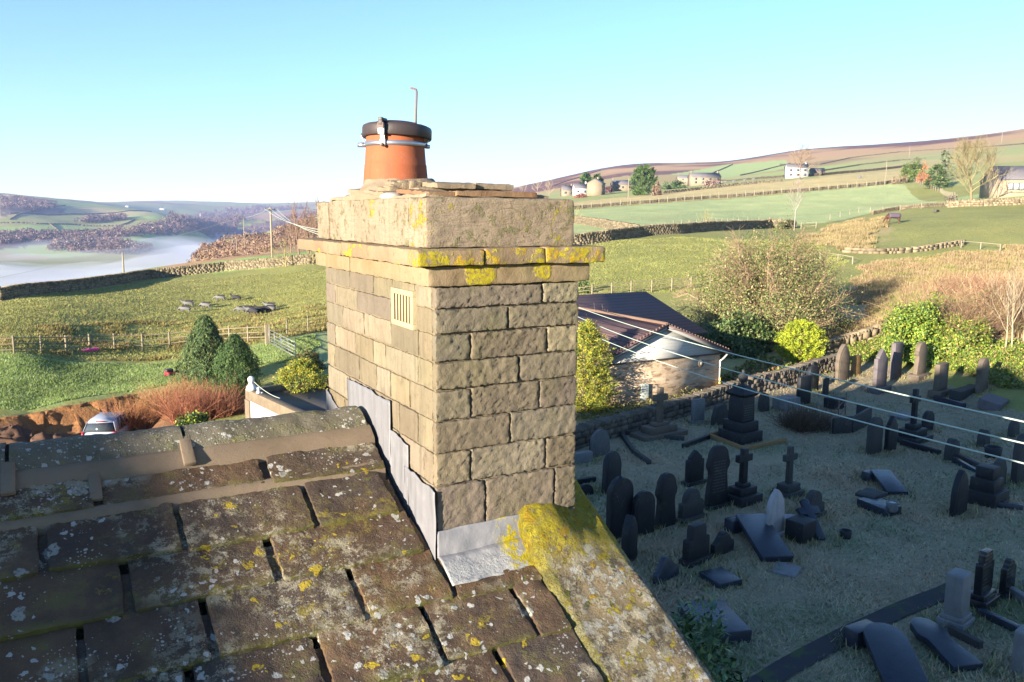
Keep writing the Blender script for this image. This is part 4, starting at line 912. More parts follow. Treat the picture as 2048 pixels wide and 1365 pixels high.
g_('black peaked headstone next to the broad round one', 1780, 901, 832, 30, 'point', G_BLACK, .16, [], 12)
g_('black cross on a stepped base beneath the middle wire', 1824, 882, 778, 26, 'cross', G_BLACK, .16, [(2.2, .24, 1.0), (1.5, .28, .7), (.9, .2, .4)], 10, name='cross_gravestone')
g_('dark round stone leaning behind the black cross', 1853, 862, 822, 30, 'round', G_BLACK, .18, [], 10, side=8)
g_('squat dark cone-like stone below the right wires', 1903, 918, 878, 34, 'rough', G_DARK, .3, [], 10)
g_('small pale-topped pointed stone between the two lower wires', 1966, 892, 858, 28, 'rough', G_DARK, .3, [], 10)
g_('dark low stone under the wires at the right edge', 2026, 872, 842, 28, 'round', G_DARK, .2, [], 10)
g_('thin dark upright stone in the far corner by the wall end', 1650, 790, 752, 14, 'round', G_DARK, .14, [], 10)
# knob on the tall black round headstone
for o in GRAVES:
    if 'with a knob' in o['label']:
        m = MB(); hh = max((Vector(v.co).z for v in o.children[0].data.vertices)); m.lathe([(.07, hh - .03), (.06, hh + .04), (.09, hh + .10), (.05, hh + .19), (0, hh + .21)], k=12); m.build('finial', G_BLACK, o, smooth=True, local=True)
# monument with urn
P = at(1480, 880); d = depth_of(P); H = height_at(P, 740); o = thing('urn_monument', 'tall dark monument with a lidded urn on its cap and square stepped base', 'monument', tuple(P), math.radians(4)); k = H / 2.9
def stk(parts, root, mat):
    for (nm, w0, w1, z0, z1, *lt) in parts:
        m = MB(); m.lathe([(0, z0), (w0 / 2 * 1.4142, z0), (w1 / 2 * 1.4142, z1), (0, z1)], k=4)
        V = m.v[0]; a = math.pi / 4; m.v[0] = V @ np.array([[math.cos(a), math.sin(a), 0], [-math.sin(a), math.cos(a), 0], [0, 0, 1]]); m.build(nm, lettered(mat) if lt else mat, root, local=True, bevel=.015)
stk([('plinth', 1.25 * k, 1.25 * k, -.1, .45 * k), ('plinth', 1.0 * k, .98 * k, .45 * k, .85 * k), ('shaft', .74 * k, .70 * k, .85 * k, 1.85 * k, 1), ('cornice', .78 * k, .98 * k, 1.85 * k, 1.98 * k), ('cap', .98 * k, .28 * k, 1.98 * k, 2.28 * k)], o, G_BLACK)
m = MB(); m.lathe([(q[0] * k, q[1] * k) for q in [(.12, 2.26), (.06, 2.36), (.14, 2.44), (.20, 2.56), (.19, 2.66), (.15, 2.68), (.12, 2.76), (.05, 2.8), (.06, 2.86), (0, 2.9)]], k=18); m.build('urn', G_DARK, o, smooth=True, local=True)
# fallen and leaning slabs: head end propped on its old plinth, foot toward the south
def fallen(label, head, foot, wpx, kind, mat, prop=.35, th=.13, block=True, name='fallen_headstone', rows=0):
    A, B = at(*head), at(*foot); A[2] = Tz(A[0], A[1]) + prop; B[2] += .08; ax = A - B; L = np.linalg.norm(ax); ax /= L
    xw = np.cross(ax, [0, 0, 1.0]); xw /= np.linalg.norm(xw); nn = np.cross(xw, ax); wd = wpx * depth_of((A + B) / 2) / FPX
    o = thing(name, label, 'gravestone', tuple(B), 0, 'fallen gravestones'); R = np.stack([xw, -nn, ax], 1)
    m = MB(); poly = OUT[kind](wd, L) if kind in OUT else kind(wd, L); m.prism(poly, -th / 2, th / 2, R=R); m.build('slab', lettered(mat, 'faint') if rows else mat, o, local=True, bevel=.012)
    if block:
        q = thing('grave_plinth', 'dark block left standing under the head of the ' + label.split(' with')[0].split(' lying')[0].split(' resting')[0], 'plinth', (A[0] - xw[0] * wd * .35, A[1] - xw[1] * wd * .35, A[2] - prop), 0)
        m = MB(); m.box((0, .05, prop * .32), (wd * .85, .34, prop * .64 + .2)); m.build('block', mat, q, local=True, bevel=.02)
    return o
fallen('long blue-black slab lying tilted in mid graveyard', (1498, 1062), (1555, 1125), 62, 'square', G_SLATE, .42, .16, rows=7)
fallen('small blue slab with a framed panel lying tilted near the flat tomb', (1758, 962), (1795, 992), 40, 'square', G_SLATE, .34, .12)
fallen('blue slab with rounded head resting on a block beside the path', (1755, 1290), (1815, 1385), 84, 'round', G_SLATE, .42, .15, rows=6)
fallen('wavy edged blue slab lying propped in the lower right corner', (1830, 1268), (1935, 1345), 66, 'waist', G_SLATE, .30, .15, False, rows=5)
def ledger(label, px, py, wpx, lpx_foot, mat, th=.1, rz=0, name='ledger_stone', h=.1, rows=0):
    A, B = at(px, py), at(*lpx_foot); o = thing(name, label, 'grave slab', tuple((A + B) / 2), 0); ax = (B - A)[:2]; L = np.hypot(*ax); wd = wpx * depth_of(A) / FPX
    m = MB(); m.box((0, 0, h / 2), (wd, L, h + .1), rz=math.atan2(ax[1], ax[0]) + math.pi / 2); m.build('slab', mat, o, local=True, bevel=.015); return o
ledger('flat wet blue slab sunk in grass below the raised-top headstone', 1420, 1150, 55, (1462, 1176), G_SLATE)
ledger('large flat dark slab beside the laurel leaves at the roof edge', 1400, 1225, 95, (1455, 1290), G_SLATE, h=.22)
tomb = ledger('flat stone tomb carrying an open book tablet and a round pot', 1730, 1010, 46, (1785, 1032), G_SLATE, h=.2)
P = at(1742, 1004); o = thing('book_tablet', 'dark open-book tablet lying on the flat stone tomb', 'tablet', (P[0], P[1], P[2] + .19), math.radians(8)); m = MB(); m.prism([(-.42, 0), (.42, 0), (.42, .10), (.2, .15), (0, .11), (-.2, .15), (-.42, .10)], -.3, .3); m.build('tablet', G_DARK, o, local=True, bevel=.012)
P = at(1783, 1031); o = thing('flower_pot', 'round pale-rimmed pot standing on the flat stone tomb', 'pot', (P[0], P[1], P[2] + .12)); m = MB(); m.lathe([(0, 0), (.13, 0), (.16, .06), (.165, .24), (.17, .30), (.14, .30), (.13, .26), (0, .25)], k=18); m.build('pot', G_GREY, o, smooth=True, local=True); m = MB(); m.lathe([(0, .272), (.10, .268)], k=14); m.build('pot_filling', simple('frosty_moss', (.5, .55, .5), .9), o, local=True)
for lab, px, py, r_ in (('black round pot in the grass near the fallen cross', 1691, 1076, .16), ('dark trough-like pot in grass beneath the right wires', 1985, 915, .30)):
    P = at(px, py); o = thing('grave_pot', lab, 'pot', tuple(P)); m = MB(); m.lathe([(0, -.05), (r_ * .8, -.05), (r_, r_ * 1.3), (r_ * .82, r_ * 1.3), (r_ * .7, r_ * .9), (0, r_ * .9)], k=16); m.build('pot', G_BLACK, o, smooth=True, local=True)
P = at(1582, 1045); o = thing('stone_bowl', 'small pale stone bowl behind the white pointed headstone', 'bowl', tuple(P)); m = MB(); m.lathe([(0, -.03), (.16, -.03), (.22, .16), (.18, .16), (.12, .06), (0, .05)], k=16); m.build('bowl', G_PALE, o, smooth=True, local=True)
# fallen cross leaning on its block
P = at(1600, 1078); o = thing('grave_plinth', 'dark cubic block carrying the fallen cross', 'plinth', tuple(P), .15); m = MB(); m.box((0, 0, .25), (.62, .55, .6)); m.build('block', G_BLACK, o, local=True, bevel=.02)
A, B = at(1612, 1062), at(1643, 1082); A[2] += .62; B[2] += .02; ax = A - B; L = np.linalg.norm(ax); ax /= L; xw = np.cross(ax, [0, 0, 1.]); xw /= np.linalg.norm(xw); nn = np.cross(xw, ax)
o = thing('fallen_cross', 'dark stone cross leaning broken against its block', 'cross', tuple(B), 0); m = MB(); m.prism(o_cross(.62, max(L * 1.25, 1.2)), -.07, .07, R=np.stack([xw, -nn, ax], 1)); m.build('cross', G_SLATE, o, local=True, bevel=.012)
# stepped pedestal and rubble blocks
P = at(1970, 1004); o = thing('stepped_pedestal', 'stepped dark pedestal beside the lone pointed headstone', 'gravestone', tuple(P), .15); stk([('plinth', .95, .95, -.1, .42), ('plinth', .70, .68, .42, .78), ('cap', .50, .50, .78, 1.12)], o, G_BLACK)
def block(label, px, py, sx, sy, sz, mat, rz=0, name='stone_block', tilt=0):
    P = at(px, py); o = thing(name, label, 'stone block', tuple(P), rz); o.rotation_euler = (tilt, 0, rz); m = MB(); rbox(m, (-sx / 2, -sy / 2, -.1), (sx / 2, sy / 2, sz), .08, .03, .03, 4, int(px), .006); m.build('block', mat, o, smooth=True, local=True)
block('pale flat-topped block left of the bramble', 1572, 818, 1.1, .7, .55, G_GREY, .1); block('dark loose block behind the railings', 1668, 816, .85, .6, .5, G_BLACK, .2)
block('flat grey slab on the ground left of the black cross', 1808, 834, 1.3, .8, .12, G_GREY, .2); block('cracked tomb slab tipped in the sunlit corner', 1985, 812, 1.6, .9, .35, G_PINK, .3, tilt=.2); block('dark chest stone behind the tipped tomb slab', 1930, 790, 2.4, .5, .35, G_DARK, .2)
block('mossy broken slab at the foot of the long blue slab', 1572, 1142, .7, .6, .06, G_GREY, .5); block('dark rough block at the far left of the graves by the wall', 1195, 905, .5, .4, .5, G_DARK, .1)
# kerbs round the plots
def kerb(label, pts, mat, w=.14, h=.16):
    Q = [at(*p) for p in pts]; c_ = sum(Q) / len(Q); o = thing('grave_kerb', label, 'grave kerb', tuple(c_))
    for a, b in zip(Q[:-1], Q[1:]):
        dd = b - a; L = np.linalg.norm(dd[:2]); mid = (a + b) / 2 - c_; m = MB(); m.box((mid[0], mid[1], mid[2] + h / 2 - .03), (L - w * .5, w, h + .06), rz=math.atan2(dd[1], dd[0])); m.build('kerb_stone', mat, o, local=True, bevel=.012)
kerb('low dark kerb round the plot of the tall brown cross', [(1370, 882), (1240, 868), (1268, 908), (1300, 930)], G_DARK)
kerb('orange-brown kerb in front of the urn monument', [(1460, 862), (1418, 876), (1490, 902), (1572, 884)], G_OCHRE, .12)
kerb('dark kerb line running left of the urn monument', [(1365, 897), (1418, 877)], G_BLACK)
kerb('dark kerb bars of the plot below the polished black headstone', [(1955, 1228), (2040, 1268)], G_SLATE, .16)
kerb('pale edged kerb round the plot of the small wavy black headstone', [(2015, 1188), (2075, 1222), (2110, 1190), (2040, 1172)], G_GREY, .16, .2)
kerb('low broken kerb behind the wavy edged slab', [(1895, 1264), (1965, 1300)], G_DARK)
kerb('black kerb running from the black cross base', [(1800, 890), (1882, 910)], G_BLACK, .16, .2); kerb('dark kerb under the squat stones at right', [(1915, 920), (1975, 940), (1990, 936)], G_DARK)
kerb('dark kerb in grass left of the rough pointed stone', [(1905, 925), (1960, 948)], G_SLATE); kerb('dark kerb at the foot of the stepped pedestal', [(1940, 1000), (1990, 1014), (2048, 1020)], G_SLATE)
kerb('low dark kerb beside the chimney at the grass edge', [(1140, 972), (1192, 962)], G_BLACK); kerb('dark kerb by the sunlit square lettered stone', [(1868, 800), (1930, 818)], G_SLATE, .2, .25)
# stone chest kerb with iron railing posts and bramble
Q = [at(1664, 868), at(1702, 866), at(1740, 846), at(1712, 836)]; c_ = sum(Q) / 4; o = thing('stone_chest', 'broken stone chest wall beside the bramble and iron rails', 'tomb', tuple(c_))
for a, b in zip(Q[:-1], Q[1:]):
    dd = b - a; mid = (a + b) / 2 - c_; m = MB(); m.box((mid[0], mid[1], mid[2] + .30), (np.linalg.norm(dd[:2]) - .05, .12, .75), rz=math.atan2(dd[1], dd[0])); m.build('side_slab', G_DARK, o, local=True, bevel=.015)
a, b = at(1660, 868), at(1690, 830); o = thing('iron_railing', 'rusty iron railing remnant beside the bramble', 'railing', tuple(a))
for f in (0, .5, 1):
    m = MB(); p = (b - a) * f; m.tube([p, p + [0, 0, .9]], .025, 6); m.lathe([(0, .88), (.045, .93), (.02, 1.0), (0, 1.04)], p, 8); m.build('post', M_RUST, o, local=True)
m = MB()
for z in (.3, .75): m.tube([[0, 0, z], list(b - a + [0, 0, z])], .015, 5)
m.build('rail', M_RUST, o, local=True)
# asphalt path
pth = [at(*p)[:2] for p in ((1440, 1430), (1560, 1345), (1700, 1268), (1800, 1222), (1885, 1188), (1925, 1170))]
def strip(name, pts, width, lift, mat, seg=60, jit=.1):
    pts = np.array(pts); tt = np.linspace(0, 1, len(pts)); t2 = np.linspace(0, 1, seg); X = np.interp(t2, tt, pts[:, 0]); Y = np.interp(t2, tt, pts[:, 1]); dx, dy = np.gradient(X), np.gradient(Y); l = np.hypot(dx, dy); nx, ny = -dy / l, dx / l
    m = MB(); rows = []
    for u in np.linspace(-.5, .5, 7):
        ww = width * (1 + jit * vnoise(np.stack([X, Y, X * 0 + (u > 0) * 9], -1), .8, 5)); x, y = X + nx * u * ww, Y + ny * u * ww; rows.append(np.stack([x, y, T(x, y) + lift], -1))
    V = np.stack(rows, 1).reshape(-1, 3); i = np.arange(seg - 1)[:, None] * 7; j = np.arange(6)[None]; m.add(V, np.stack([i + j, i + j + 1, i + 8 + j, i + 7 + j], -1).reshape(-1, 4)[:, ::-1]); return tag(m.build(name, mat, smooth=True), kind='structure')
t = NT('wet_asphalt'); _c = t.mix(t.noise(40, 4, .7), (.018, .018, .022), (.045, .045, .05)); _c = t.mix(t.math('MULTIPLY', t.step(t.noise(1.3, 5, .7), .52, .62), .85), _c, (.045, .07, .02)); t.bump(t.noise(60, 3), .4, .01); M_ASPH = t.done(_c, .85)
strip('path', pth, .48, .035, M_ASPH)
# drystone walls
def stone_wall(name, label, pts, h, w, mat, sl=.32, sh_=.16, cope=True, group=None, cat='stone wall', coplean=.5, raw=False):
    Q = np.array([at(*p) if not raw else (p[0], p[1], Tz(p[0], p[1])) for p in pts]); seg = np.hypot(*np.diff(Q[:, :2], axis=0).T); s = np.concatenate([[0], np.cumsum(seg)])
    o = thing(name, label, cat, tuple(Q[len(Q) // 2]), 0, group); body = MB(); cop = MB()
    n = int(h / sh_)
    def pos(u): x, y = np.interp(u, s, Q[:, 0]), np.interp(u, s, Q[:, 1]); x2, y2 = np.interp(u + .3, s, Q[:, 0]), np.interp(u + .3, s, Q[:, 1]); x1, y1 = np.interp(u - .3, s, Q[:, 0]), np.interp(u - .3, s, Q[:, 1]); return x, y, math.atan2(y2 - y1, x2 - x1)
    smp = np.linspace(0, s[-1], max(8, int(s[-1] / 1.0))); zz = T(np.interp(smp, s, Q[:, 0]), np.interp(smp, s, Q[:, 1]))
    for r_ in range(n):
        u = rng.uniform(-.3, 0)
        while u < s[-1]:
            l = sl * rng.uniform(.6, 1.5); x, y, a = pos(min(max(u + l / 2, .01), s[-1] - .01)); z = np.interp(u + l / 2, smp, zz)
            g_ = rng.uniform(.6, 1.25); ww = w * (1 - .25 * r_ / n) + rng.uniform(-.05, .05)
            body.box((x, y, z - .1 + (r_ + .5) * (h + .1) / n), (l * .97, ww, (h + .1) / n * rng.uniform(.88, 1.0)), a + rng.uniform(-.04, .04), col=np.array((.5, .5, .5)) * g_, jit=.02); u += l
    if cope:
        u = 0
        while u < s[-1]:
            l = rng.uniform(.09, .17) * sl / .32; x, y, a = pos(min(max(u, .01), s[-1] - .01)); z = np.interp(u, smp, zz); hh = rng.uniform(.2, .32) * max(.75, h / 1.1)
            R = Matrix.Rotation(a, 3, 'Z') @ Matrix.Rotation(coplean * rng.uniform(.5, 1.3), 3, 'Y')
            cop.box((x, y, z + h + hh * .3), (l, w * rng.uniform(.75, 1.0), hh), R=np.array(R), col=np.array((.5, .5, .5)) * rng.uniform(.55, 1.35), jit=.025); u += l * 1.12
    body.build('wall_body', mat, o)
    if cope: cop.build('coping_stones', mat, o)
    return o
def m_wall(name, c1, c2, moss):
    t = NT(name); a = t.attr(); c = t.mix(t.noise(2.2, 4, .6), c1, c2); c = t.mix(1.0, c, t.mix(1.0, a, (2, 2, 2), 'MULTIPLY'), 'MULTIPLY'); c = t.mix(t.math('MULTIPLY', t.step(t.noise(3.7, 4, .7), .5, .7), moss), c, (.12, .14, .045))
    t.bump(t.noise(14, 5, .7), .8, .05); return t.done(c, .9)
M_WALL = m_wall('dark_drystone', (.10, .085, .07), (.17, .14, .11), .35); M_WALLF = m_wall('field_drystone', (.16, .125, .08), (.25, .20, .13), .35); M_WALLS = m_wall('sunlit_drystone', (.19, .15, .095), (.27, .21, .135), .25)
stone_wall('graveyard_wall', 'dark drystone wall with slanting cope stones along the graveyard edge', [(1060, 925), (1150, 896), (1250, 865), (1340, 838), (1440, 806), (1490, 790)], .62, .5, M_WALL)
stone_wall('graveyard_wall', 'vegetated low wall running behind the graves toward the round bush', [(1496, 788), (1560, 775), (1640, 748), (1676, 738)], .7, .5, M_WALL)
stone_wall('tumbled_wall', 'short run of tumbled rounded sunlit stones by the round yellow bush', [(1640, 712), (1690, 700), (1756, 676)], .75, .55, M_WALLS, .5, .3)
# ------------------------------------------------------------------ bungalow behind the graveyard
def m_rubble():
    t = NT('rubble_stone'); u = t.sep(t.coord()); v = t.n('ShaderNodeCombineXYZ'); t.set(v.inputs[0], t.math('ADD', u[0], u[1])); t.set(v.inputs[1], u[2])
    br = t.n('ShaderNodeTexBrick'); t.set(br.inputs['Vector'], t.warp(4, .12, v.outputs[0])); br.inputs['Scale'].default_value = 1.0; br.inputs['Brick Width'].default_value = .42; br.inputs['Row Height'].default_value = .15; br.inputs['Mortar Size'].default_value = .012; br.offset = .37
    br.inputs['Color1'].default_value = (.48, .365, .25, 1); br.inputs['Color2'].default_value = (.36, .245, .15, 1); br.inputs['Mortar'].default_value = (.42, .335, .24, 1)
    vv = t.vor(3.2, t.mapping((1, 1, 2.6))); c = t.mix(.5, br.outputs['Color'], t.mix(t.sep(vv.outputs['Color'])[0], (.28, .19, .11), (.55, .43, .30)))
    dk = t.step(t.sep(t.vor(3.0, t.mapping((1, 1, 3.2))).outputs['Color'])[1], .80, .9); c = t.mix(t.math('MULTIPLY', dk, .6), c, (.14, .08, .045))
    t.bump(t.math('ADD', br.outputs['Fac'], t.noise(12, 4, .7)), .6, .03); return t.done(c, .9)
M_RUBBLE = m_rubble()
def m_rooftile(name, c1, c2, rows, ax=1):
    t = NT(name); a = t.noise(2.5, 4, .6); c = t.mix(a, c1, c2); s = t.sep(t.coord()); w_ = t.math('FRACT', t.math('MULTIPLY', s[2], rows)); c = t.mix(t.step(w_, .16, .02), c, tuple(x * .25 for x in c1))
    c = t.mix(t.math('MULTIPLY', t.spots(3, .4, 2, .1, 6, patch=(.7, .55, .68)), .4), c, (.5, .42, .38)); t.bump(w_, .6, .03); return t.done(c, .75)
M_BTILE = m_rooftile('purple_brown_tiles', (.115, .075, .078), (.165, .10, .10), 7.5)
M_CLAD = NT('grey_board_cladding'); _s = M_CLAD.math('FRACT', M_CLAD.math('MULTIPLY', M_CLAD.sep(M_CLAD.coord())[2], 6.5)); _c = M_CLAD.mix(M_CLAD.step(_s, .10, .0), (.46, .45, .41), (.30, .29, .27)); M_CLAD.bump(_s, .5, .02); M_CLAD = M_CLAD.done(_c, .6)
M_WHITE = simple('white_paint', (.62, .60, .58), .6, .05); M_CREAM = simple('cream_trim', (.6, .55, .45), .6); M_DARK = simple('dark_trim', (.06, .05, .045), .6); M_GLASS = simple('window_glass', (.05, .06, .07), .08, .1, spec=.6); M_YELP = simple('yellow_pipe', (.75, .48, .02), .6); M_GREYD = simple('grey_green_door', (.42, .44, .38), .6)
gy = 29.4; BX0, BX1 = at(1190, 820)[0], onplane(1440, 715, 1, gy)[0]; zg = Tz((BX0 + BX1) / 2, gy)
ez = onplane(1440, 705, 1, gy)[2]; apx = onplane(1330, 652, 1, gy); azp = apx[2]; ax_ = apx[0]; hw = BX1 - ax_ + .45; BX0 = ax_ - (BX1 - ax_)
bg_ = thing('bungalow', 'stone bungalow with grey boarded gable and purple tiled roof beyond the graveyard', 'bungalow', (ax_, gy, zg))
L_ = 13.0
m = MB(); m.box(((BX0 + BX1) / 2, gy + L_ / 2, (zg - 1 + ez) / 2), (BX1 - BX0, L_, ez - zg + 1)); m.build('wall', M_RUBBLE, bg_)
m = MB(); m.prism([(ax_ - hw + .1, ez - .02), (BX1 + .35, ez - .02), (ax_, azp - .06)], gy - .02, gy + .15); m.build('gable_cladding', M_CLAD, bg_)
m = MB(); m.box(((BX0 + BX1) / 2, gy - .04, ez - .05), (BX1 - BX0 + .5, .05, .07)); m.build('fascia', M_DARK, bg_)
sl_ = (azp - ez) / hw; an = math.atan(sl_); ll = hw / math.cos(an) + .1
for s_ in (-1, 1):
    m = MB(); R = np.array(Matrix.Rotation(s_ * an, 3, 'Y')); m.box((ax_ + s_ * hw / 2, gy + L_ / 2 - .12, (azp + ez) / 2 + .04), (ll, L_ + .24, .09), R=R); m.build('roof', M_BTILE, bg_)
    m = MB(); m.box((ax_ + s_ * hw / 2, gy - .20, (azp + ez) / 2 - .06), (ll, .05, .17), R=R); m.build('barge_board', simple('pale_barge_board', (.20, .20, .19), .6), bg_)
    m = MB()
    for q in range(22): f = (q + .5) / 22; m.lathe([(0, -.02), (.05, 0), (.05, .07), (0, .09)], (ax_ + s_ * hw * f, gy - .17, azp - (azp - ez) * f + .09), 6)
    o = m.build('verge_tile_ends', simple('verge_clay', (.13, .085, .065), .9), bg_); o['kind'] = 'stuff'
m = MB(); m.tube([(ax_, gy - .2, azp + .09), (ax_, gy + L_, azp + .09)], .09, 8); m.build('ridge_tile', simple('brown_ridge', (.15, .095, .07), .9), bg_)
# rear wing with its ridge running the other way
wy = gy + 9.5; wz = onplane(1240, 586, 1, wy)[2]; wx1 = onplane(1292, 588, 1, wy)[0]; wx2 = onplane(1345, 622, 1, wy - 1.5)[0]
V = np.array([(ax_ - 9, wy, wz), (wx1, wy, wz), (wx2 + .4, wy - 4.2, wz - 2.0), (ax_ - 9, wy - 4.2, wz - 2.0), (wx2 + .4, wy + 4.2, wz - 2.0), (ax_ - 9, wy + 4.2, wz - 2.0)])
m = MB(); m.add(V, [np.array([[0, 3, 2, 1], [0, 1, 4, 5]]), np.array([[1, 2, 4]])]); o = m.build('roof', M_BTILE, bg_); o.modifiers.new('thickness', 'SOLIDIFY').thickness = .1
m = MB(); m.box(((ax_ - 9 + wx2) / 2, wy, (zg - 1 + wz - 2.0) / 2), (wx2 - ax_ + 9, 7.6, wz - 2.0 - zg + 1)); m.build('wall', M_RUBBLE, bg_)
p_ = onplane(1401, 727, 1, gy); m = MB(); m.lathe([(.07, -.02), (.17, -.02), (.17, .03), (.07, .03), (.07, -.02)], (0, 0, 0), 20); V = m.v[0]; m.v[0] = np.stack([V[:, 0], V[:, 2], V[:, 1] * 1.2], 1) + [p_[0], gy - .03, p_[2]]; m.build('wall_vent', M_DARK, bg_)
m = MB(); m.lathe([(0, 0), (.09, -.02), (.08, .0), (0, .02)], (0, 0, 0), 16); V = m.v[0]; m.v[0] = np.stack([V[:, 0], V[:, 2], V[:, 1]], 1) + [p_[0], gy - .03, p_[2]]; m.build('vent_cowl', M_CREAM, bg_)
p_ = onplane(1287, 785, 1, gy); m = MB(); m.box((p_[0], gy - .06, p_[2] - .1), (.42, .12, 1.0)); m.build('meter_cupboard', M_GREYD, bg_, bevel=.01)
dz = onplane(1437, 755, 1, gy)[2]
m = MB(); m.tube([(BX1 + .42, gy - .16, ez - .02), (BX1 + .1, gy - .1, ez - .32), (BX1 - .06, gy - .08, ez - .40), (BX1 - .06, gy - .08, zg)], .045, 8); m.build('downpipe', M_CREAM, bg_, smooth=True)
m = MB(); m.tube([(BX1 - .02, gy - .07, dz), (BX1 - .02, gy - .07, zg)], .05, 8); m.build('yellow_pipe_guard', M_YELP, bg_)
m = MB(); m.tube([(BX1 + .46, gy - .2, ez), (BX1 + .46, gy + L_, ez)], .06, 6); m.build('gutter', M_DARK, bg_)

# ------------------------------------------------------------------ flat-roofed white garage with white bird ornament and fairy wire
ga = thing('garage', 'low white garage with flat dark parapet roof behind the ridge', 'garage', tuple(at(500, 832)))
A = onplane(492, 777, 2, 1.6); k0 = A
tz = 1.55; A = onplane(490, 778, 2, tz); B = onplane(604, 830, 2, tz); C_ = onplane(575, 760, 2, tz)
ux = np.array([B[0] - A[0], B[1] - A[1]]); gl = np.linalg.norm(ux) * 1.5; ux /= np.linalg.norm(ux); nx_ = np.array([-ux[1], ux[0]])
if nx_ @ (C_ - A)[:2] < 0: nx_ = -nx_
gw = 3.6; rz_ = math.atan2(ux[1], ux[0]); gz = Tz(A[0], A[1])
def gp(u, v): return A[:2] + ux * u + nx_ * v
def gbox(name, u0, u1, v0, v1, z0, z1, mat, bevel=0):
    c_ = gp((u0 + u1) / 2, (v0 + v1) / 2); m = MB(); m.box((c_[0], c_[1], (z0 + z1) / 2), (u1 - u0, v1 - v0, z1 - z0), rz=rz_); return m.build(name, mat, ga, bevel=bevel)
M_GSTONE = m_stone('stained_parapet', (.24, .18, .12), (.32, .25, .17), (.08, .06, .05), streak=.5)
gbox('wall', .03, gl - .03, .03, gw - .03, gz - 1, tz - .42, M_WHITE); gbox('parapet', 0, gl, 0, .34, tz - .42, tz, M_GSTONE, .01); gbox('parapet', 0, gl, gw - .34, gw, tz - .42, tz, M_GSTONE, .01)
gbox('parapet', 0, .3, .342, gw - .342, tz - .42, tz - .003, M_GSTONE, .01); gbox('roof_deck', .305, gl, .345, gw - .345, tz - .4, tz - .2, M_DARK); gbox('corner_pier', -.03, .42, -.03, .3, gz - 1, tz - .425, M_GSTONE, .01)
def ornament(name, label, px, py, s):
    P = onplane(px, py, 2, tz); o = thing(name, label, 'ornament', tuple(P), .4); m = MB()
    m.lathe([(0, 0), (.20 * s, 0), (.22 * s, .06 * s), (.20 * s, .16 * s), (.12 * s, .26 * s), (.08 * s, .32 * s), (.11 * s, .36 * s), (.14 * s, .44 * s), (.13 * s, .52 * s), (.08 * s, .58 * s), (0, .60 * s)], k=18); m.build('figure', M_WHITE, o, smooth=True, local=True)
    m = MB(); m.lathe([(0, 0), (.16 * s, .0), (.17 * s, .05 * s), (.08 * s, .12 * s), (0, .13 * s)], (.24 * s, -.12 * s, 0), 12); m.build('foot', M_WHITE, o, smooth=True, local=True)
ornament('garden_ornament', 'white seated figure ornament on the garage parapet corner', 503, 781, .95); ornament('garden_ornament', 'small white lump ornament beside the seated white figure', 517, 787, .42)
a, b = onplane(508, 764, 2, tz + .55), onplane(560, 797, 2, tz + .05); m = MB(); mid = (a + b) / 2 - [0, 0, .18]
tt = np.linspace(0, 1, 12)[:, None]; m.tube((1 - tt) ** 2 * a + 2 * tt * (1 - tt) * mid + tt ** 2 * b, .012, 5); tag(m.build('string_wire', M_GREYD, None), 'thin sagging wire from the white figure across the garage roof', 'wire')

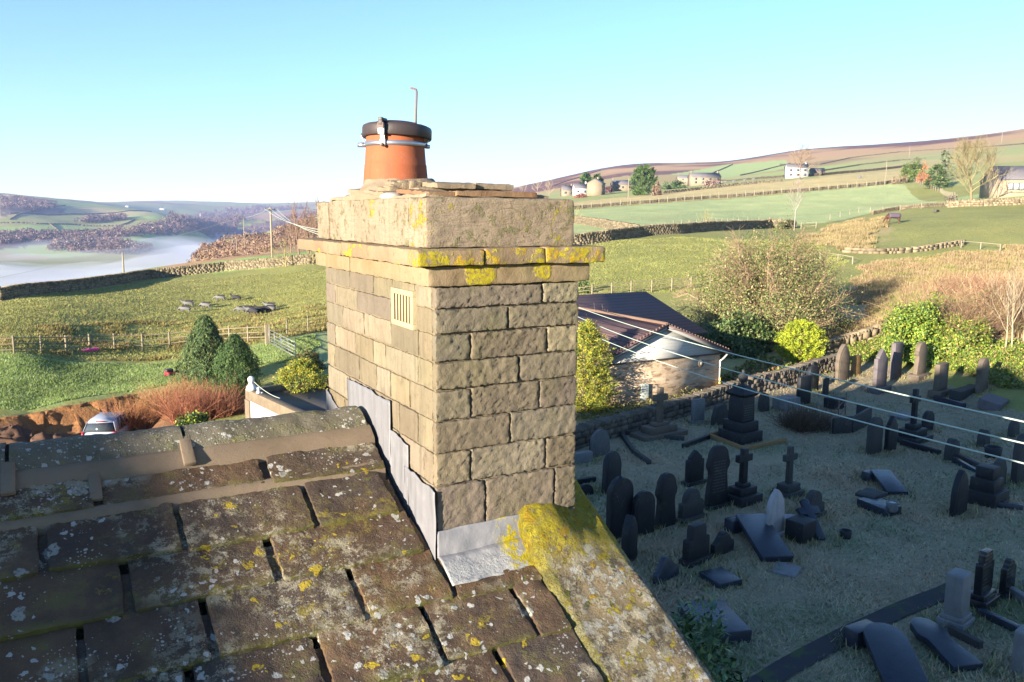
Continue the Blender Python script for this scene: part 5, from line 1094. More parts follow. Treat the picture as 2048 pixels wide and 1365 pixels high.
# ------------------------------------------------------------------ car
def superell(): pass
def make_car(P, rz):
    o = thing('parked_car', 'silver-white hatchback with red tail lights parked by the earth bank', 'car', tuple(P), rz)
    M_CAR = simple('silver_car_paint', (.34, .36, .43), .25, .03, spec=.5); M_RED = simple('red_lamp', (.55, .02, .03), .25); M_TYRE = simple('tyre', (.02, .02, .02), .9); M_RIM = simple('rim', (.4, .4, .42), .4, metallic=.7)
    # local: x forward, y left.  body from station outlines
    st = [(-1.92, .50, .72, .66), (-1.86, .30, .95, .76), (-1.70, .22, 1.0, .81), (-1.0, .20, .98, .84), (0, .20, .96, .85), (1.0, .20, .93, .84), (1.55, .22, .82, .80), (1.85, .28, .70, .70), (1.92, .42, .58, .55)]
    m = MB(); rings = []
    for x, zb, zt, w_ in st:
        rings.append([(x, y * w_, zb + (zt - zb) * z) for y, z in ((0, 0), (.8, 0), (.97, .12), (1, .45), (.985, .8), (.93, 1.0), (0, 1.04), (-.93, 1.0), (-.985, .8), (-1, .45), (-.97, .12), (-.8, 0))])
    V = np.array(rings).reshape(-1, 3); n = 12; i = np.arange(len(st) - 1)[:, None] * n; j = np.arange(n)[None]; j2 = (j + 1) % n
    m.add(V, [np.stack([i + j, i + n + j, i + n + j2, i + j2], -1).reshape(-1, 4)]); m.ng = [list(range(n)), [len(V) - 1 - q for q in range(n)]]
    b = m.build('body', M_CAR, o, smooth=True, local=True); s_ = b.modifiers.new('sub', 'SUBSURF'); s_.levels = 1; s_.render_levels = 2
    cab = [(-1.80, .93, .76), (-1.58, 1.38, .62), (-1.25, 1.49, .58), (.15, 1.49, .57), (.95, .98, .72)]
    m = MB(); V = []
    for x, z, w_ in cab: V += [(x, w_, z), (x, -w_, z)]
    V += [(-1.82, .80, .92), (-1.82, -.80, .92), (1.05, .78, .92), (1.05, -.78, .92)]
    V = np.array(V); m.add(V[2:8], [np.array([[0, 2, 3, 1], [2, 4, 5, 3]])]); r_ = m.build('car_roof', M_CAR, o, local=True, smooth=False); r_.modifiers.new('t', 'SOLIDIFY').thickness = .05; r_.modifiers['t'].offset = 1
    def quad(name, pts, mat, th=.02):
        m = MB(); m.add(np.array(pts), [np.array([list(range(len(pts)))])]); q = m.build(name, mat, o, local=True); q.modifiers.new('t', 'SOLIDIFY').thickness = th; return q
    for sy in (1, -1):
        quad('quarter_panel', [(-1.80, sy * .79, .9), (-1.36, sy * .80, .9), (-1.05, sy * .6, 1.46), (-1.58, sy * .62, 1.4)], M_CAR); quad('side_window', [(-1.35, sy * .795, .93), (-.42, sy * .80, .93), (-.42, sy * .61, 1.44), (-1.06, sy * .61, 1.44)], M_GLASS); quad('door_pillar', [(-.42, sy * .80, .92), (-.32, sy * .80, .92), (-.32, sy * .605, 1.47), (-.42, sy * .605, 1.47)], M_CAR)
        quad('side_window', [(-.32, sy * .80, .93), (.86, sy * .78, .95), (.16, sy * .60, 1.45), (-.32, sy * .605, 1.45)], M_GLASS); quad('tail_light', [(-1.93, sy * .76, .74), (-1.80, sy * .82, .74), (-1.76, sy * .80, .97), (-1.88, sy * .70, .97)], M_RED, .05)
        m = MB(); m.box((.55, sy * .9, .98), (.16, .16, .12)); m.build('wing_mirror', M_CAR, o, local=True, bevel=.03)
        for x in (-1.22, 1.2):
            m = MB(); m.lathe([(.18, -.09), (.29, -.09), (.30, -.05), (.30, .05), (.29, .09), (.18, .09)], k=24); V = m.v[0]; m.v[0] = np.stack([V[:, 0] + x, V[:, 2] + sy * .76, V[:, 1] + .30], 1); wv = m.build('wheel', M_TYRE, o, smooth=True, local=True)
            m = MB(); m.lathe([(0, .075), (.18, .07), (.185, .085)], k=16); V = m.v[0]; m.v[0] = np.stack([V[:, 0] + x, V[:, 2] * sy + sy * .76, V[:, 1] + .30], 1); q = m.build('rim', M_RIM, None); q.parent = wv
    quad('rear_window', [(-1.83, .70, .96), (-1.83, -.70, .96), (-1.62, -.58, 1.36), (-1.62, .58, 1.36)], M_GLASS); quad('windscreen', [(.93, .68, .98), (.93, -.68, .98), (.2, -.55, 1.46), (.2, .55, 1.46)], M_GLASS)
    m = MB(); m.box((-1.60, 0, 1.43), (.07, .42, .04)); m.build('brake_light', M_RED, o, local=True)
    m = MB(); m.box((-1.93, 0, .66), (.02, .5, .12)); m.build('number_plate', simple('plate', (.6, .5, .1), .5), o, local=True)
    m = MB(); m.box((-1.88, 0, .42), (.12, 1.5, .18)); m.build('bumper', M_CAR, o, local=True, bevel=.04)
    return o
Pc = at(203, 900); Pc2 = Pc + np.array([*(FW * .993 - RT * .12), 0]) * 1.7
make_car((Pc2[0], Pc2[1], Tz(Pc2[0], Pc2[1]) - .02), math.atan2(FW[1] * .993 - RT[1] * .12, FW[0] * .993 - RT[0] * .12))

# ------------------------------------------------------------------ fences, gate
M_TIMBER = simple('weathered_timber', (.24, .20, .13), .9, .3, 9); M_TIMBERL = simple('pale_timber', (.28, .24, .17), .9, .25, 9); M_GALV = simple('galvanised_gate', (.26, .26, .27), .5, .15, metallic=.4); M_POLE = simple('pole_timber', (.27, .22, .16), .9, .3, 5)
def fence(name, label, pts, sp, hpost, rails, mat, pw=.11, rw=.07, raw=False, wire=False):
    Q = np.array([at(*p) if not raw else p for p in pts]); s = np.concatenate([[0], np.cumsum(np.hypot(*np.diff(Q[:, :2], axis=0).T))]); n = max(2, int(round(s[-1] / sp)) + 1)
    o = thing(name, label, 'fence', tuple(Q[0])); P = []
    for u in np.linspace(0, s[-1], n):
        x, y = np.interp(u, s, Q[:, 0]), np.interp(u, s, Q[:, 1]); P.append((x, y, Tz(x, y)))
    a = np.array(P)
    for q, p in enumerate(P):
        m = MB(); m.box((p[0], p[1], p[2] + hpost / 2 - .15), (pw, pw, hpost + .3), rz=rng.uniform(-.3, .3), jit=.01); m.build('post', mat, o)
    for z in rails:
        m = MB(); m.tube(a + [0, 0, z], rw / 2 if not wire else .012, 4); m.build('rail' if not wire else 'wire', mat, o)
    return o
fence('post_and_rail_fence', 'long wooden post and rail fence between lawn and sheep pasture', [(-90, 722), (40, 710), (210, 700), (380, 690), (535, 684)], 1.85, 1.25, (.35, .72, 1.1), M_TIMBER)
fence('wire_fence', 'short stretch of thin posts with wire behind the metal gate', [(540, 684), (582, 671), (628, 664), (700, 652)], 2.3, 1.3, (.5, .9, 1.2), M_TIMBER, .08, wire=True)
A, B = at(537, 690), at(592, 720); o = thing('metal_gate', 'galvanised five-bar metal gate standing half open on the lawn', 'gate', tuple(A)); d_ = (B - A); 
for z in (.2, .42, .64, .86, 1.12): m = MB(); m.tube([A + [0, 0, z], B + [0, 0, z]], .022, 6); m.build('bar', M_GALV, o)
for f in (.02, .25, .5, .75, .98): m = MB(); p = A + d_ * f; m.tube([p + [0, 0, .18], p + [0, 0, 1.14]], .022, 6); m.build('upright', M_GALV, o)
P = at(534, 690); o = thing('gate_post', 'thick wooden post where the metal gate meets the fence', 'post', tuple(P)); m = MB(); rbox(m, (-.11, -.11, -.2), (.11, .11, 1.45), .08, .02, .01, 6, 5); m.build('post', M_TIMBER, o, local=True, smooth=True)
fence('post_and_rail_fence', 'wooden post and rail fence on the pasture above the bungalow roof', [(1140, 602), (1190, 596), (1255, 588), (1330, 583), (1420, 575)], 2.0, 1.15, (.35, .7, 1.02), M_TIMBER)
fence('wooden_fence', 'pale rail fence falling from the tree clump along the green field edge', [(1828, 366), (1850, 375), (1880, 385), (1905, 395)], 2.6, 1.3, (.4, .75, 1.15), M_TIMBERL)
fence('wooden_fence', 'low pale rail fence at the edge of the rough grass right of the big bush', [(1640, 519), (1680, 524), (1705, 529)], 2.6, .8, (.75,), M_TIMBERL, .1); fence('wooden_fence', 'low pale rail fence in the rough grass near the right edge', [(1922, 496), (1960, 499), (2000, 503)], 2.6, .8, (.75,), M_TIMBERL, .1)
fence('wooden_fence', 'broken pale rails near the birch tree at the wall end', [(1602, 459), (1632, 457)], 2.0, 1.2, (.5, 1.1), M_TIMBERL, .12)
fence('wire_fence', 'thin pale posts behind the field wall on the frosty meadow', [(1330, 459), (1400, 452), (1480, 447), (1560, 446)], 3.2, 1.2, (1.0,), M_TIMBERL, .1, wire=True)
fence('wire_fence', 'thin white posts along the hollow beyond the horse', [(1660, 440), (1720, 425), (1775, 424), (1850, 417), (1900, 413)], 6.0, 1.2, (1.0,), M_TIMBERL, .12, wire=True)
fence('wire_fence', 'thin posts along the bright green crest beyond the left wall', [(170, 575), (250, 566), (320, 556), (400, 545)], 7, 1.3, (1.1,), M_TIMBERL, .12, wire=True)
# ------------------------------------------------------------------ field walls
M_WALLD = m_wall('dark_field_drystone', (.085, .07, .05), (.14, .115, .08), .3)
stone_wall('field_wall', 'long drystone wall crossing the left pasture below the green crest', [(-120, 618), (0, 603), (150, 582), (300, 558), (450, 542), (620, 528), (700, 520)], 1.15, .6, M_WALLF, .5, .22, coplean=.3)
stone_wall('field_wall', 'drystone wall between olive pasture and frosty meadow on the right', [(1100, 500), (1160, 491), (1210, 484), (1280, 474), (1350, 468), (1440, 461), (1540, 455), (1590, 457)], 1.25, .65, M_WALLF, .55, .24, coplean=.3)
stone_wall('field_wall', 'drystone wall curving out from behind the chimney cap on the meadow', [(1140, 446), (1180, 452), (1230, 462), (1275, 470)], 1.2, .6, M_WALLF, .55, .24, coplean=.3)
wl_ = stone_wall('field_wall', 'far drystone wall topped by regular pale posts above the frosty meadow', [(1100, 423), (1180, 416), (1300, 407), (1420, 398), (1540, 389), (1660, 379), (1760, 370), (1815, 364)], 1.0, .6, M_WALLD, .7, .25, cope=False)
Q = [at(*p) for p in ((1100, 424), (1180, 417), (1300, 408), (1420, 399), (1540, 390), (1660, 380), (1760, 371), (1815, 365))]; Q = np.array(Q); s = np.concatenate([[0], np.cumsum(np.hypot(*np.diff(Q[:, :2], axis=0).T))])
for u in np.arange(1, s[-1], 3.05):
    x, y = np.interp(u, s, Q[:, 0]) + .2, np.interp(u, s, Q[:, 1]) - .55; m = MB(); m.box((x, y, Tz(x, y) + .9), (.17, .17, 2.1)); m.build('post', M_TIMBERL, wl_)
for lab, pts in (('wall low along the tan field right of the tall conifer', [(1325, 388), (1400, 380), (1480, 371), (1560, 364)]), ('wall dividing the tan slope below the white house', [(1440, 362), (1540, 357), (1640, 352), (1760, 341), (1830, 333)]), ('wall high on the moor edge at the right', [(1560, 330), (1640, 330), (1700, 317), (1800, 305), (1920, 297), (2060, 288)]),
                 ('wall climbing the green slope beside the farm', [(1405, 356), (1430, 345), (1465, 330)]), ('wall slanting up the brown moor behind the conifers', [(1108, 372), (1150, 358), (1200, 342)]), ('wall crossing the slope right of the white house', [(1650, 342), (1720, 331), (1800, 322), (1850, 318)]), ('wall above the lane toward the moor', [(1480, 352), (1540, 338), (1580, 328)])):
    stone_wall('field_wall', 'distant thin stone ' + lab, pts, 1.2, .8, M_WALLD, 1.4, .6, cope=False)
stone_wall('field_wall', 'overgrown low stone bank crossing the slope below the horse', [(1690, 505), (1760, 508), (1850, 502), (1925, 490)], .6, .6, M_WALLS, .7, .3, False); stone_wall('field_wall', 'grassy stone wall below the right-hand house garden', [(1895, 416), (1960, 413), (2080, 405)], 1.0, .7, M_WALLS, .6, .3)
stone_wall('field_wall', 'low stone wall sloping behind the horse', [(1745, 430), (1800, 420), (1850, 415), (1900, 414)], .8, .6, M_WALLF, .6, .3, False)
for lab, pts in (('across the far valley fields nearest the mist', [(0, 470), (60, 466), (140, 464), (200, 460)]), ('halfway up the far valley hillside', [(0, 447), (80, 449), (150, 450), (240, 452), (310, 456)]), ('high on the far valley hillside', [(20, 428), (110, 430), (200, 428), (300, 424)]), ('running down the middle of the far hillside', [(98, 448), (112, 458), (120, 466)]), ('running down right of the far hillside farms', [(270, 440), (240, 452), (215, 466)]), ('on the left shoulder of the far hillside', [(130, 412), (60, 424), (20, 440)])):
    stone_wall('field_wall', 'thin dark wall ' + lab, pts, 2.6, 2.0, M_WALLD, 7, 2.6, cope=False)
# ------------------------------------------------------------------ poles and wires
def pole(label, px, py, top, arm=True, r_=.13):
    P = at(px, py); h = height_at(P, top); o = thing('telegraph_pole', label, 'pole', tuple(P), .5, 'poles along the valley side'); m = MB(); m.tube([(0, 0, -.4), (0, 0, h)], [r_, r_ * .75], 8); m.build('pole', M_POLE, o, local=True, smooth=True)
    if arm:
        m = MB(); m.box((0, .08, h - .35), (2.0, .1, .12)); m.build('crossarm', M_POLE, o, local=True)
        for x in (-.9, 0, .9): m = MB(); m.lathe([(.02, 0), (.05, .06), (.05, .16), (0, .2)], (x, .08, h - .29 if x else h), 8); m.build('insulator', M_DARK, o, local=True)
    return P + [0, 0, h - .1]
T1 = pole('tall telegraph pole with crossarm standing left of the bare trees', 545, 526, 415, r_=.17); T2 = pole('telegraph pole with crossarm just left of the tallest pole', 490, 508, 434, r_=.17); T3 = pole('shorter brown pole close beside the second telegraph pole', 474, 511, 470, r_=.17); pole('lone plain pole on the crest in front of the valley mist', 248, 553, 506, False, .14)
pole('thin pole standing before the tall dark conifer', 1256, 413, 356, False, .12); pole('thin pole on the tan field right of the white house', 1771, 363, 322, False, .12); pole('thin pole high on the moor at far right', 2003, 287, 264, False, .25); pole('thin pole on the slope beneath the moor edge', 1818, 318, 292, False, .2)
def wire(label, pts, r_, mat, name='overhead_wire'):
    m = MB(); m.tube(np.array(pts), r_, 6); tag(m.build(name, mat, smooth=True), label, 'cable')
M_CABLE = simple('pale_green_cable', (.42, .50, .42), .5, .05); M_CABLED = simple('dark_cable', (.30, .32, .32), .6)
def span(a, b, sag, n=40):
    t_ = np.linspace(0, 1, n)[:, None]; return np.array(a) * (1 - t_) + np.array(b) * t_ - np.array([0, 0, 1.0]) * sag * 4 * t_ * (1 - t_)
def pt(px, py, depth): d = ray(px, py); return np.array([0, 0, CAMZ]) + d * depth
for lab, a, b, c3 in (('uppermost pale overhead cable sweeping over the graves to the right', (1100, 592), (1480, 712), (2140, 864)), ('middle pale overhead cable crossing the graveyard', (1100, 606), (1480, 746), (2140, 908)), ('lowest pale overhead cable crossing the graveyard', (1100, 628), (1480, 775), (2140, 950))):
    pa, pb = pt(*a, 46.0), pt(*c3, 11.5); sg = 0.0
    best = min(np.linspace(-.5, 2.5, 121), key=lambda s_: min(abs(proj(q)[0] - b[0]) + 3 * abs(proj(q)[1] - b[1]) for q in span(pa, pb, s_, 160)))
    pb2 = pb + (pb - pa) / np.linalg.norm(pb - pa) * 5 + [0, 0, .35]; wire(lab, np.concatenate([span(pa, pb, best), [pb2]]), .014, M_CABLE)
far_end = pt(660, 462, 60)
for q in range(3): wire(('highest', 'middle', 'lowest')[q] + ' thin cable from the tall pole toward the chimney', span(T1 + [(-.9, 0, .9)[q], 0, -.1], far_end + [0, 0, -.25 * q], .6), .02, M_CABLE)
wire('thin cable between the two crossarm poles', span(T1, T2, .5), .03, M_CABLED); wire('long thin cable running down over the mist from the poles', span(T2, along(-300, 300) + [0, 0, 20], 2), .05, M_CABLED)
# ------------------------------------------------------------------ houses far and near
M_FST = simple('far_stone', (.23, .18, .125), .9, .2, .5); M_FROOF = simple('far_slate', (.13, .12, .13), .7, .2, .5); M_FWHITE = simple('far_whitewash', (.55, .53, .50), .8, .05); M_FWIN = simple('far_window', (.07, .08, .09), .2)
def farm(name, label, px, py, w_, d_, h, rz=0.0, mat=None, roof=None, chim=1, win=3, cat='house', P=None, pitch=.55):
    P = at(px, py) if P is None else P; o = thing(name, label, cat, tuple(P), rz); mat = mat or M_FST; roof = roof or M_FROOF; r_ = d_ / 2 * pitch
    m = MB(); m.prism([(-d_ / 2, -1.5), (d_ / 2, -1.5), (d_ / 2, h), (0, h + r_), (-d_ / 2, h)], -w_ / 2, w_ / 2, R=np.array([[0, 1, 0], [1, 0, 0], [0, 0, 1]])); m.build('wall', mat, o, local=True)
    m = MB(); e = .3; m.prism([(-d_ / 2 - e, h - e * pitch + .05), (0, h + r_ + .05), (d_ / 2 + e, h - e * pitch + .05), (d_ / 2 + e, h - e * pitch + .25), (0, h + r_ + .28), (-d_ / 2 - e, h - e * pitch + .25)], -w_ / 2 - .2, w_ / 2 + .2, R=np.array([[0, 1, 0], [1, 0, 0], [0, 0, 1]])); rf = m.build('roof', roof, o, local=True)
    for q in range(chim):
        m = MB(); m.box(((-1) ** q * (w_ / 2 - .6), 0, h + r_ + .5), (.7, .8, 1.5)); m.build('chimney', mat, o, local=True)
    for q in range(win):
        for z in ([h * .52] if h < 4 else [h * .28, h * .74]):
            m = MB(); m.box((-w_ / 2 + w_ * (q + .5) / win, -d_ / 2 - .01, z), (min(1.3, w_ / win * .5), .06, 1.1)); m.build('window', M_FWIN, o, local=True)
    return o
YAW = math.atan2(RT[1], RT[0])
farm('farmhouse', 'plain stone barn-like house with gable toward us below the dark conifers', 1192, 391, 7, 7, 5.5, YAW + 1.2, win=2)
farm('farmhouse', 'white house behind the big bare tree on the hillside', 1592, 356, 9.5, 6, 4.5, YAW - .1, M_FWHITE, win=3)
farm('shed', 'tiny pale shed right of the white hillside house', 1634, 352, 6, 4, 2.2, YAW, win=0, chim=0, cat='shed')
for lab, px, py, w_, h_, mt in (('long stone farmhouse with row of chimneys among shrubs on the hill', 1385, 369, 26, 5, M_FST), ('low stone barn adjoining the long hill farmhouse on its right', 1408, 370, 16, 4, M_FST), ('low grey house between the farm and the barn house', 1248, 382, 14, 3.5, M_FST), ('small pale cottage left of the stone barn house', 1160, 391, 7, 3.5, M_FWHITE), ('tiny dark-roofed stable at the chimney edge', 1134, 392, 6, 3, M_FST)):
    farm('farmhouse', lab, px, py, w_, 8, h_, YAW + .1, mt, win=4 if w_ > 10 else 2, chim=2 if w_ > 10 else 1)
ph = at(2030, 392); o = farm('stone_bungalow', 'stone house with slate roof and wide window at the right edge', 0, 0, 13, 9, 3.1, YAW - .12, simple('buff_house_stone', (.27, .215, .15), .9, .2, 2), P=ph + np.array([RT[0], RT[1], 0]) * 3.6 + np.array([FW[0], FW[1], 0]) * 3, win=0, chim=0)
m = MB(); m.box((-3.6, -4.52, 1.75), (3.2, .08, 1.35)); fr = m.build('window', M_DARK, o, local=True)
for x in (-4.65, -3.6, -2.55): m = MB(); m.box((x, -4.57, 1.75), (.92, .04, 1.15)); q = m.build('pane', simple('net_curtained_pane', (.42, .44, .47), .2), None); q.parent = fr
for q, (px, py, lab) in enumerate(((215, 441, 'white cottage in the row on the far valley hillside'), (240, 437, 'gabled white house at the right of the far hillside row'), (196, 443, 'stone house at the left of the far hillside row'), (222, 440, 'stone barn in the middle of the far hillside row'), (205, 487, 'white-gabled house among valley trees near the mist'), (188, 487, 'stone house beside the white-gabled one near the mist'), (236, 471, 'small stone building by the valley woods'), (120, 482, 'pale cottage at the left valley wood edge'), (325, 420, 'tiny pale farm on the distant slope'), (255, 415, 'tiny white farm high on the far hill'))):
    farm('cottage', lab, px, py, 14 if px < 300 else 22, 9, 5.5, YAW + rng.uniform(-.5, .5), M_FWHITE if 'white' in lab or 'pale' in lab else M_FST, win=3, chim=1)
P = at(401, 441); o = thing('radio_mast', 'thin white mast on the distant valley slope', 'mast', tuple(P)); m = MB(); m.tube([(0, 0, 0), (0, 0, height_at(P, 427))], 1.2, 6); m.build('mast', M_FWHITE, o, local=True)
for q, (px, py) in enumerate(((40, 590), (55, 587), (70, 592), (88, 589))): pass
# ------------------------------------------------------------------ animals
M_WOOL = simple('grey_white_fleece', (.15, .145, .14), .95, .3, 14); M_BLACKW = simple('black_fleece', (.035, .032, .035), .95, .3, 14); M_HORSE = simple('chestnut_coat', (.085, .038, .022), .7, .3, 5); M_RUG = simple('purple_horse_rug', (.10, .075, .105), .85, .2, 4)
def skin(name, verts, edges, mats, parent, sub=2):
    me = bpy.data.meshes.new(name); me.from_pydata([v[:3] for v in verts], edges, []); o = bpy.data.objects.new(name, me); COL.objects.link(o); o.parent = parent
    o.modifiers.new('skin', 'SKIN'); s_ = o.modifiers.new('sub', 'SUBSURF'); s_.levels = 1; s_.render_levels = sub
    for q, v in enumerate(verts):
        r_ = v[3]; me.skin_vertices[0].data[q].radius = (r_, r_ if len(v) < 5 else v[4]); me.skin_vertices[0].data[q].use_root = q == 0
    me.materials.append(mats); return o
def make_sheep(label, px, py, rz, black, grazing=True, s_=1.0):
    P = at(px, py); o = thing('sheep', label, 'sheep', tuple(P), rz, 'sheep on the left pasture'); o.scale = (s_ * 1.05, s_ * 1.15, s_ * .86); b = M_BLACKW if black else M_WOOL
    hz = .22 if grazing else .78
    v = [(-.45, 0, .52, .2), (-.15, 0, .54, .26), (.2, 0, .54, .25), (.42, 0, .56, .17), (.58, 0, .48 if grazing else .68, .1), (.72, 0, hz + .1, .085), (.80, 0, hz, .055), (-.58, 0, .45, .05)]; e = [(0, 1), (1, 2), (2, 3), (3, 4), (4, 5), (5, 6), (0, 7)]
    for x, sy, at_ in ((-.38, 1, 0), (-.38, -1, 0), (.32, 1, 2), (.32, -1, 2)):
        k = len(v); v += [(x, sy * .13, .36, .08), (x - .02, sy * .14, .2, .045), (x, sy * .14, 0, .04)]; e += [(at_, k), (k, k + 1), (k + 1, k + 2)]
    skin('body', v, e, b, o)
    m = MB(); m.lathe([(0, -.02), (.06, 0), (.05, .1), (0, .14)], (.76, 0, hz + .02), 8); m.build('face', M_BLACKW, o, smooth=True, local=True)
    for sy in (1, -1): m = MB(); m.box((.68, sy * .1, hz + .16), (.05, .1, .03)); m.build('ear', M_BLACKW, o, local=True)
    if not black:
        m = MB(); U, W_ = np.meshgrid(np.linspace(-.45, .25, 6), np.linspace(-1.1, 1.1, 8), indexing='ij'); P_v = np.stack([U, np.sin(W_) * .25, .53 + np.cos(W_) * .275], -1).reshape(-1, 3); i = np.arange(5)[:, None] * 8; j = np.arange(7)[None]; m.add(P_v, np.stack([i + j, i + 8 + j, i + 9 + j, i + j + 1], -1).reshape(-1, 4)); m.build('black_shaded_back', M_BLACKW, o, smooth=True, local=True)  # black back also imitates shade on the top that light only grazes
for lab, px, py, rz, bl, gr_ in (('grey-white sheep with black back lowest left of the scattered ones', 371, 625, 2.6, 0, 1), ('grey-white sheep with black shaded back just above the lowest left one', 377, 614, 2.8, 0, 0), ('lone grey-white sheep between the left pair and the flock', 412, 617, 2.5, 0, 1), ('topmost dark-backed sheep on the open pasture', 441, 602, 2.7, 0, 1), ('small black lamb right of the topmost sheep', 473, 602, 2.4, 1, 0),
                          ('white-sided sheep at the left end of the tight flock', 484, 626, 2.9, 0, 1), ('white-sided sheep second from the left in the tight flock', 495, 625, 2.6, 0, 1), ('white-faced sheep third in the tight flock', 503, 627, 3.0, 0, 0), ('black sheep nearest the front of the tight flock', 507, 630, 2.2, 1, 1), ('black sheep in the middle of the tight flock', 516, 628, 2.5, 1, 1), ('black sheep behind the middle of the tight flock', 525, 626, 2.7, 1, 0), ('black sheep near the right end of the tight flock', 532, 625, 2.4, 1, 1),
                          ('grey patched sheep at the upper right of the flock', 541, 619, 2.6, 0, 0), ('grey dark-backed sheep at the lower right of the flock', 540, 624, 2.5, 0, 1)):
    make_sheep(lab, px, py, rz, bl, gr_)
for q, (px, py, lab) in enumerate(((1422, 369, 'leftmost white speck of a sheep on the tan hill field'), (1436, 370, 'white sheep speck second from left on the tan hill field'), (1452, 367, 'white sheep speck near the tan field wall'), (1468, 366, 'white sheep speck midway along the tan field'), (1490, 364, 'white sheep speck right of midway on the tan field'), (1508, 362, 'rightmost white sheep speck on the tan field'), (1720, 358, 'lone white sheep on the pale field right of the birch'))):
    P = at(px, py); o = thing('sheep', lab, 'sheep', tuple(P), 2.8, 'sheep on the far field'); v = [(-.45, 0, .6, .28), (.2, 0, .62, .3), (.55, 0, .6, .18), (.8, 0, .4, .1)]; e = [(0, 1), (1, 2), (2, 3)]
    for x, sy, a_ in ((-.4, 1, 0), (-.4, -1, 0), (.3, 1, 1), (.3, -1, 1)): k = len(v); v += [(x, sy * .15, .3, .07), (x, sy * .15, 0, .05)]; e += [(a_, k), (k, k + 1)]
    skin('body', v, e, M_WOOL, o, 1); o.scale = (1.5,) * 3
def make_horse(px, py):
    P = at(px, py); o = thing('horse', 'chestnut horse grazing in a purple rug on the hillside', 'horse', tuple(P), YAW + math.pi + .15); o.scale = (1.08,) * 3
    v = [(-.75, 0, 1.12, .26, .30), (-.3, 0, 1.10, .29, .33), (.25, 0, 1.10, .28, .32), (.62, 0, 1.15, .24, .30), (.92, 0, 1.02, .14, .2), (1.18, 0, .72, .10, .16), (1.32, 0, .46, .09, .13), (1.40, 0, .26, .07, .09), (1.42, 0, .12, .055, .07), (-.98, 0, 1.05, .07), (-1.06, 0, .75, .06), (-1.05, 0, .45, .04)]
    e = [(0, 1), (1, 2), (2, 3), (3, 4), (4, 5), (5, 6), (6, 7), (7, 8), (0, 9), (9, 10), (10, 11)]
    for sy, dx in ((1, .0), (-1, .18)):
        k = len(v); v += [(-.72 - dx * .4, sy * .17, .85, .15, .18), (-.66 - dx, sy * .18, .68, .09, .1), (-.86 - dx, sy * .18, .48, .06), (-.80 - dx, sy * .18, .2, .045), (-.78 - dx, sy * .18, .06, .06)]; e += [(0, k)] + [(k + q, k + q + 1) for q in range(4)]
        k = len(v); v += [(.56 + dx * .5, sy * .16, .82, .12, .13), (.58 + dx, sy * .17, .5, .065), (.57 + dx, sy * .17, .22, .042), (.60 + dx, sy * .17, .06, .06)]; e += [(3, k)] + [(k + q, k + q + 1) for q in range(3)]
    skin('body', v, e, M_HORSE, o)
    m = MB(); U, W_ = np.meshgrid(np.linspace(-.98, .70, 14), np.linspace(-1.9, 1.9, 15), indexing='ij'); rr_ = .36 - .07 * np.clip((np.abs(U + .1) - .6) / .3, 0, 1); Z = 1.13 + np.cos(W_) * rr_ * 1.08; Y = np.sin(np.clip(W_, -1.6, 1.6)) * rr_ * 1.02; V = np.stack([U, Y, Z - .03 * np.clip(np.abs(W_) - 1.5, 0, 1) * 8], -1).reshape(-1, 3)
    i = np.arange(13)[:, None] * 15; j = np.arange(14)[None]; m.add(V, np.stack([i + j, i + 15 + j, i + 16 + j, i + j + 1], -1).reshape(-1, 4)); q = m.build('rug', M_RUG, o, smooth=True, local=True); q.modifiers.new('t', 'SOLIDIFY').thickness = .02
    for sy in (1, -1): m = MB(); m.lathe([(.035, 0), (.03, .06), (0, .12)], (1.22, sy * .07, .62), 6); m.build('ear', M_HORSE, o, local=True)
    m = MB(); m.tube([(.85, 0, 1.25), (1.05, 0, 1.0), (1.2, 0, .75)], [.06, .05, .03], 5); m.build('mane', M_BLACKW, o, local=True)
make_horse(1785, 449)
# things lying on the lawn
P = at(180, 702); o = thing('pink_sheet', 'bright pink crumpled sheet caught under the fence', 'sheet', tuple(P), .3); m = MB(); rbox(m, (-.55, -.25, -.02), (.55, .25, .16), .06, .05, .07, 3, 3); m.build('sheet', simple('bright_pink', (.75, .05, .25), .5), o, smooth=True, local=True)
P = at(345, 752); o = thing('toy_car', 'dark and red ride-on toy lying on the lawn beside the conifer', 'toy', tuple(P), .4); m = MB(); rbox(m, (-.45, -.25, .08), (.45, .25, .32), .06, .08, .02, 4, 4); m.build('toy_body', simple('red_plastic', (.45, .03, .04), .4), o, smooth=True, local=True); m = MB(); rbox(m, (-.5, -.22, .30), (.0, .22, .5), .06, .08, .02, 4, 5); m.build('toy_seat', M_DARK, o, smooth=True, local=True)
for x in (-.3, .3):
    for y in (-.26, .26): m = MB(); m.lathe([(0, -.04), (.12, -.04), (.12, .04), (0, .04)], k=12); V = m.v[0]; m.v[0] = np.stack([V[:, 0] + x, V[:, 2] + y, V[:, 1] + .12], 1); m.build('wheel', M_DARK, o, local=True)
P = at(1872, 425); o = thing('water_trough', 'small dark trough on the slope behind the horse', 'trough', tuple(P), .2); m = MB(); rbox(m, (-.6, -.3, 0), (.6, .3, .45), .1, .04, .02, 4, 6); m.build('trough', M_DARK, o, smooth=True, local=True)
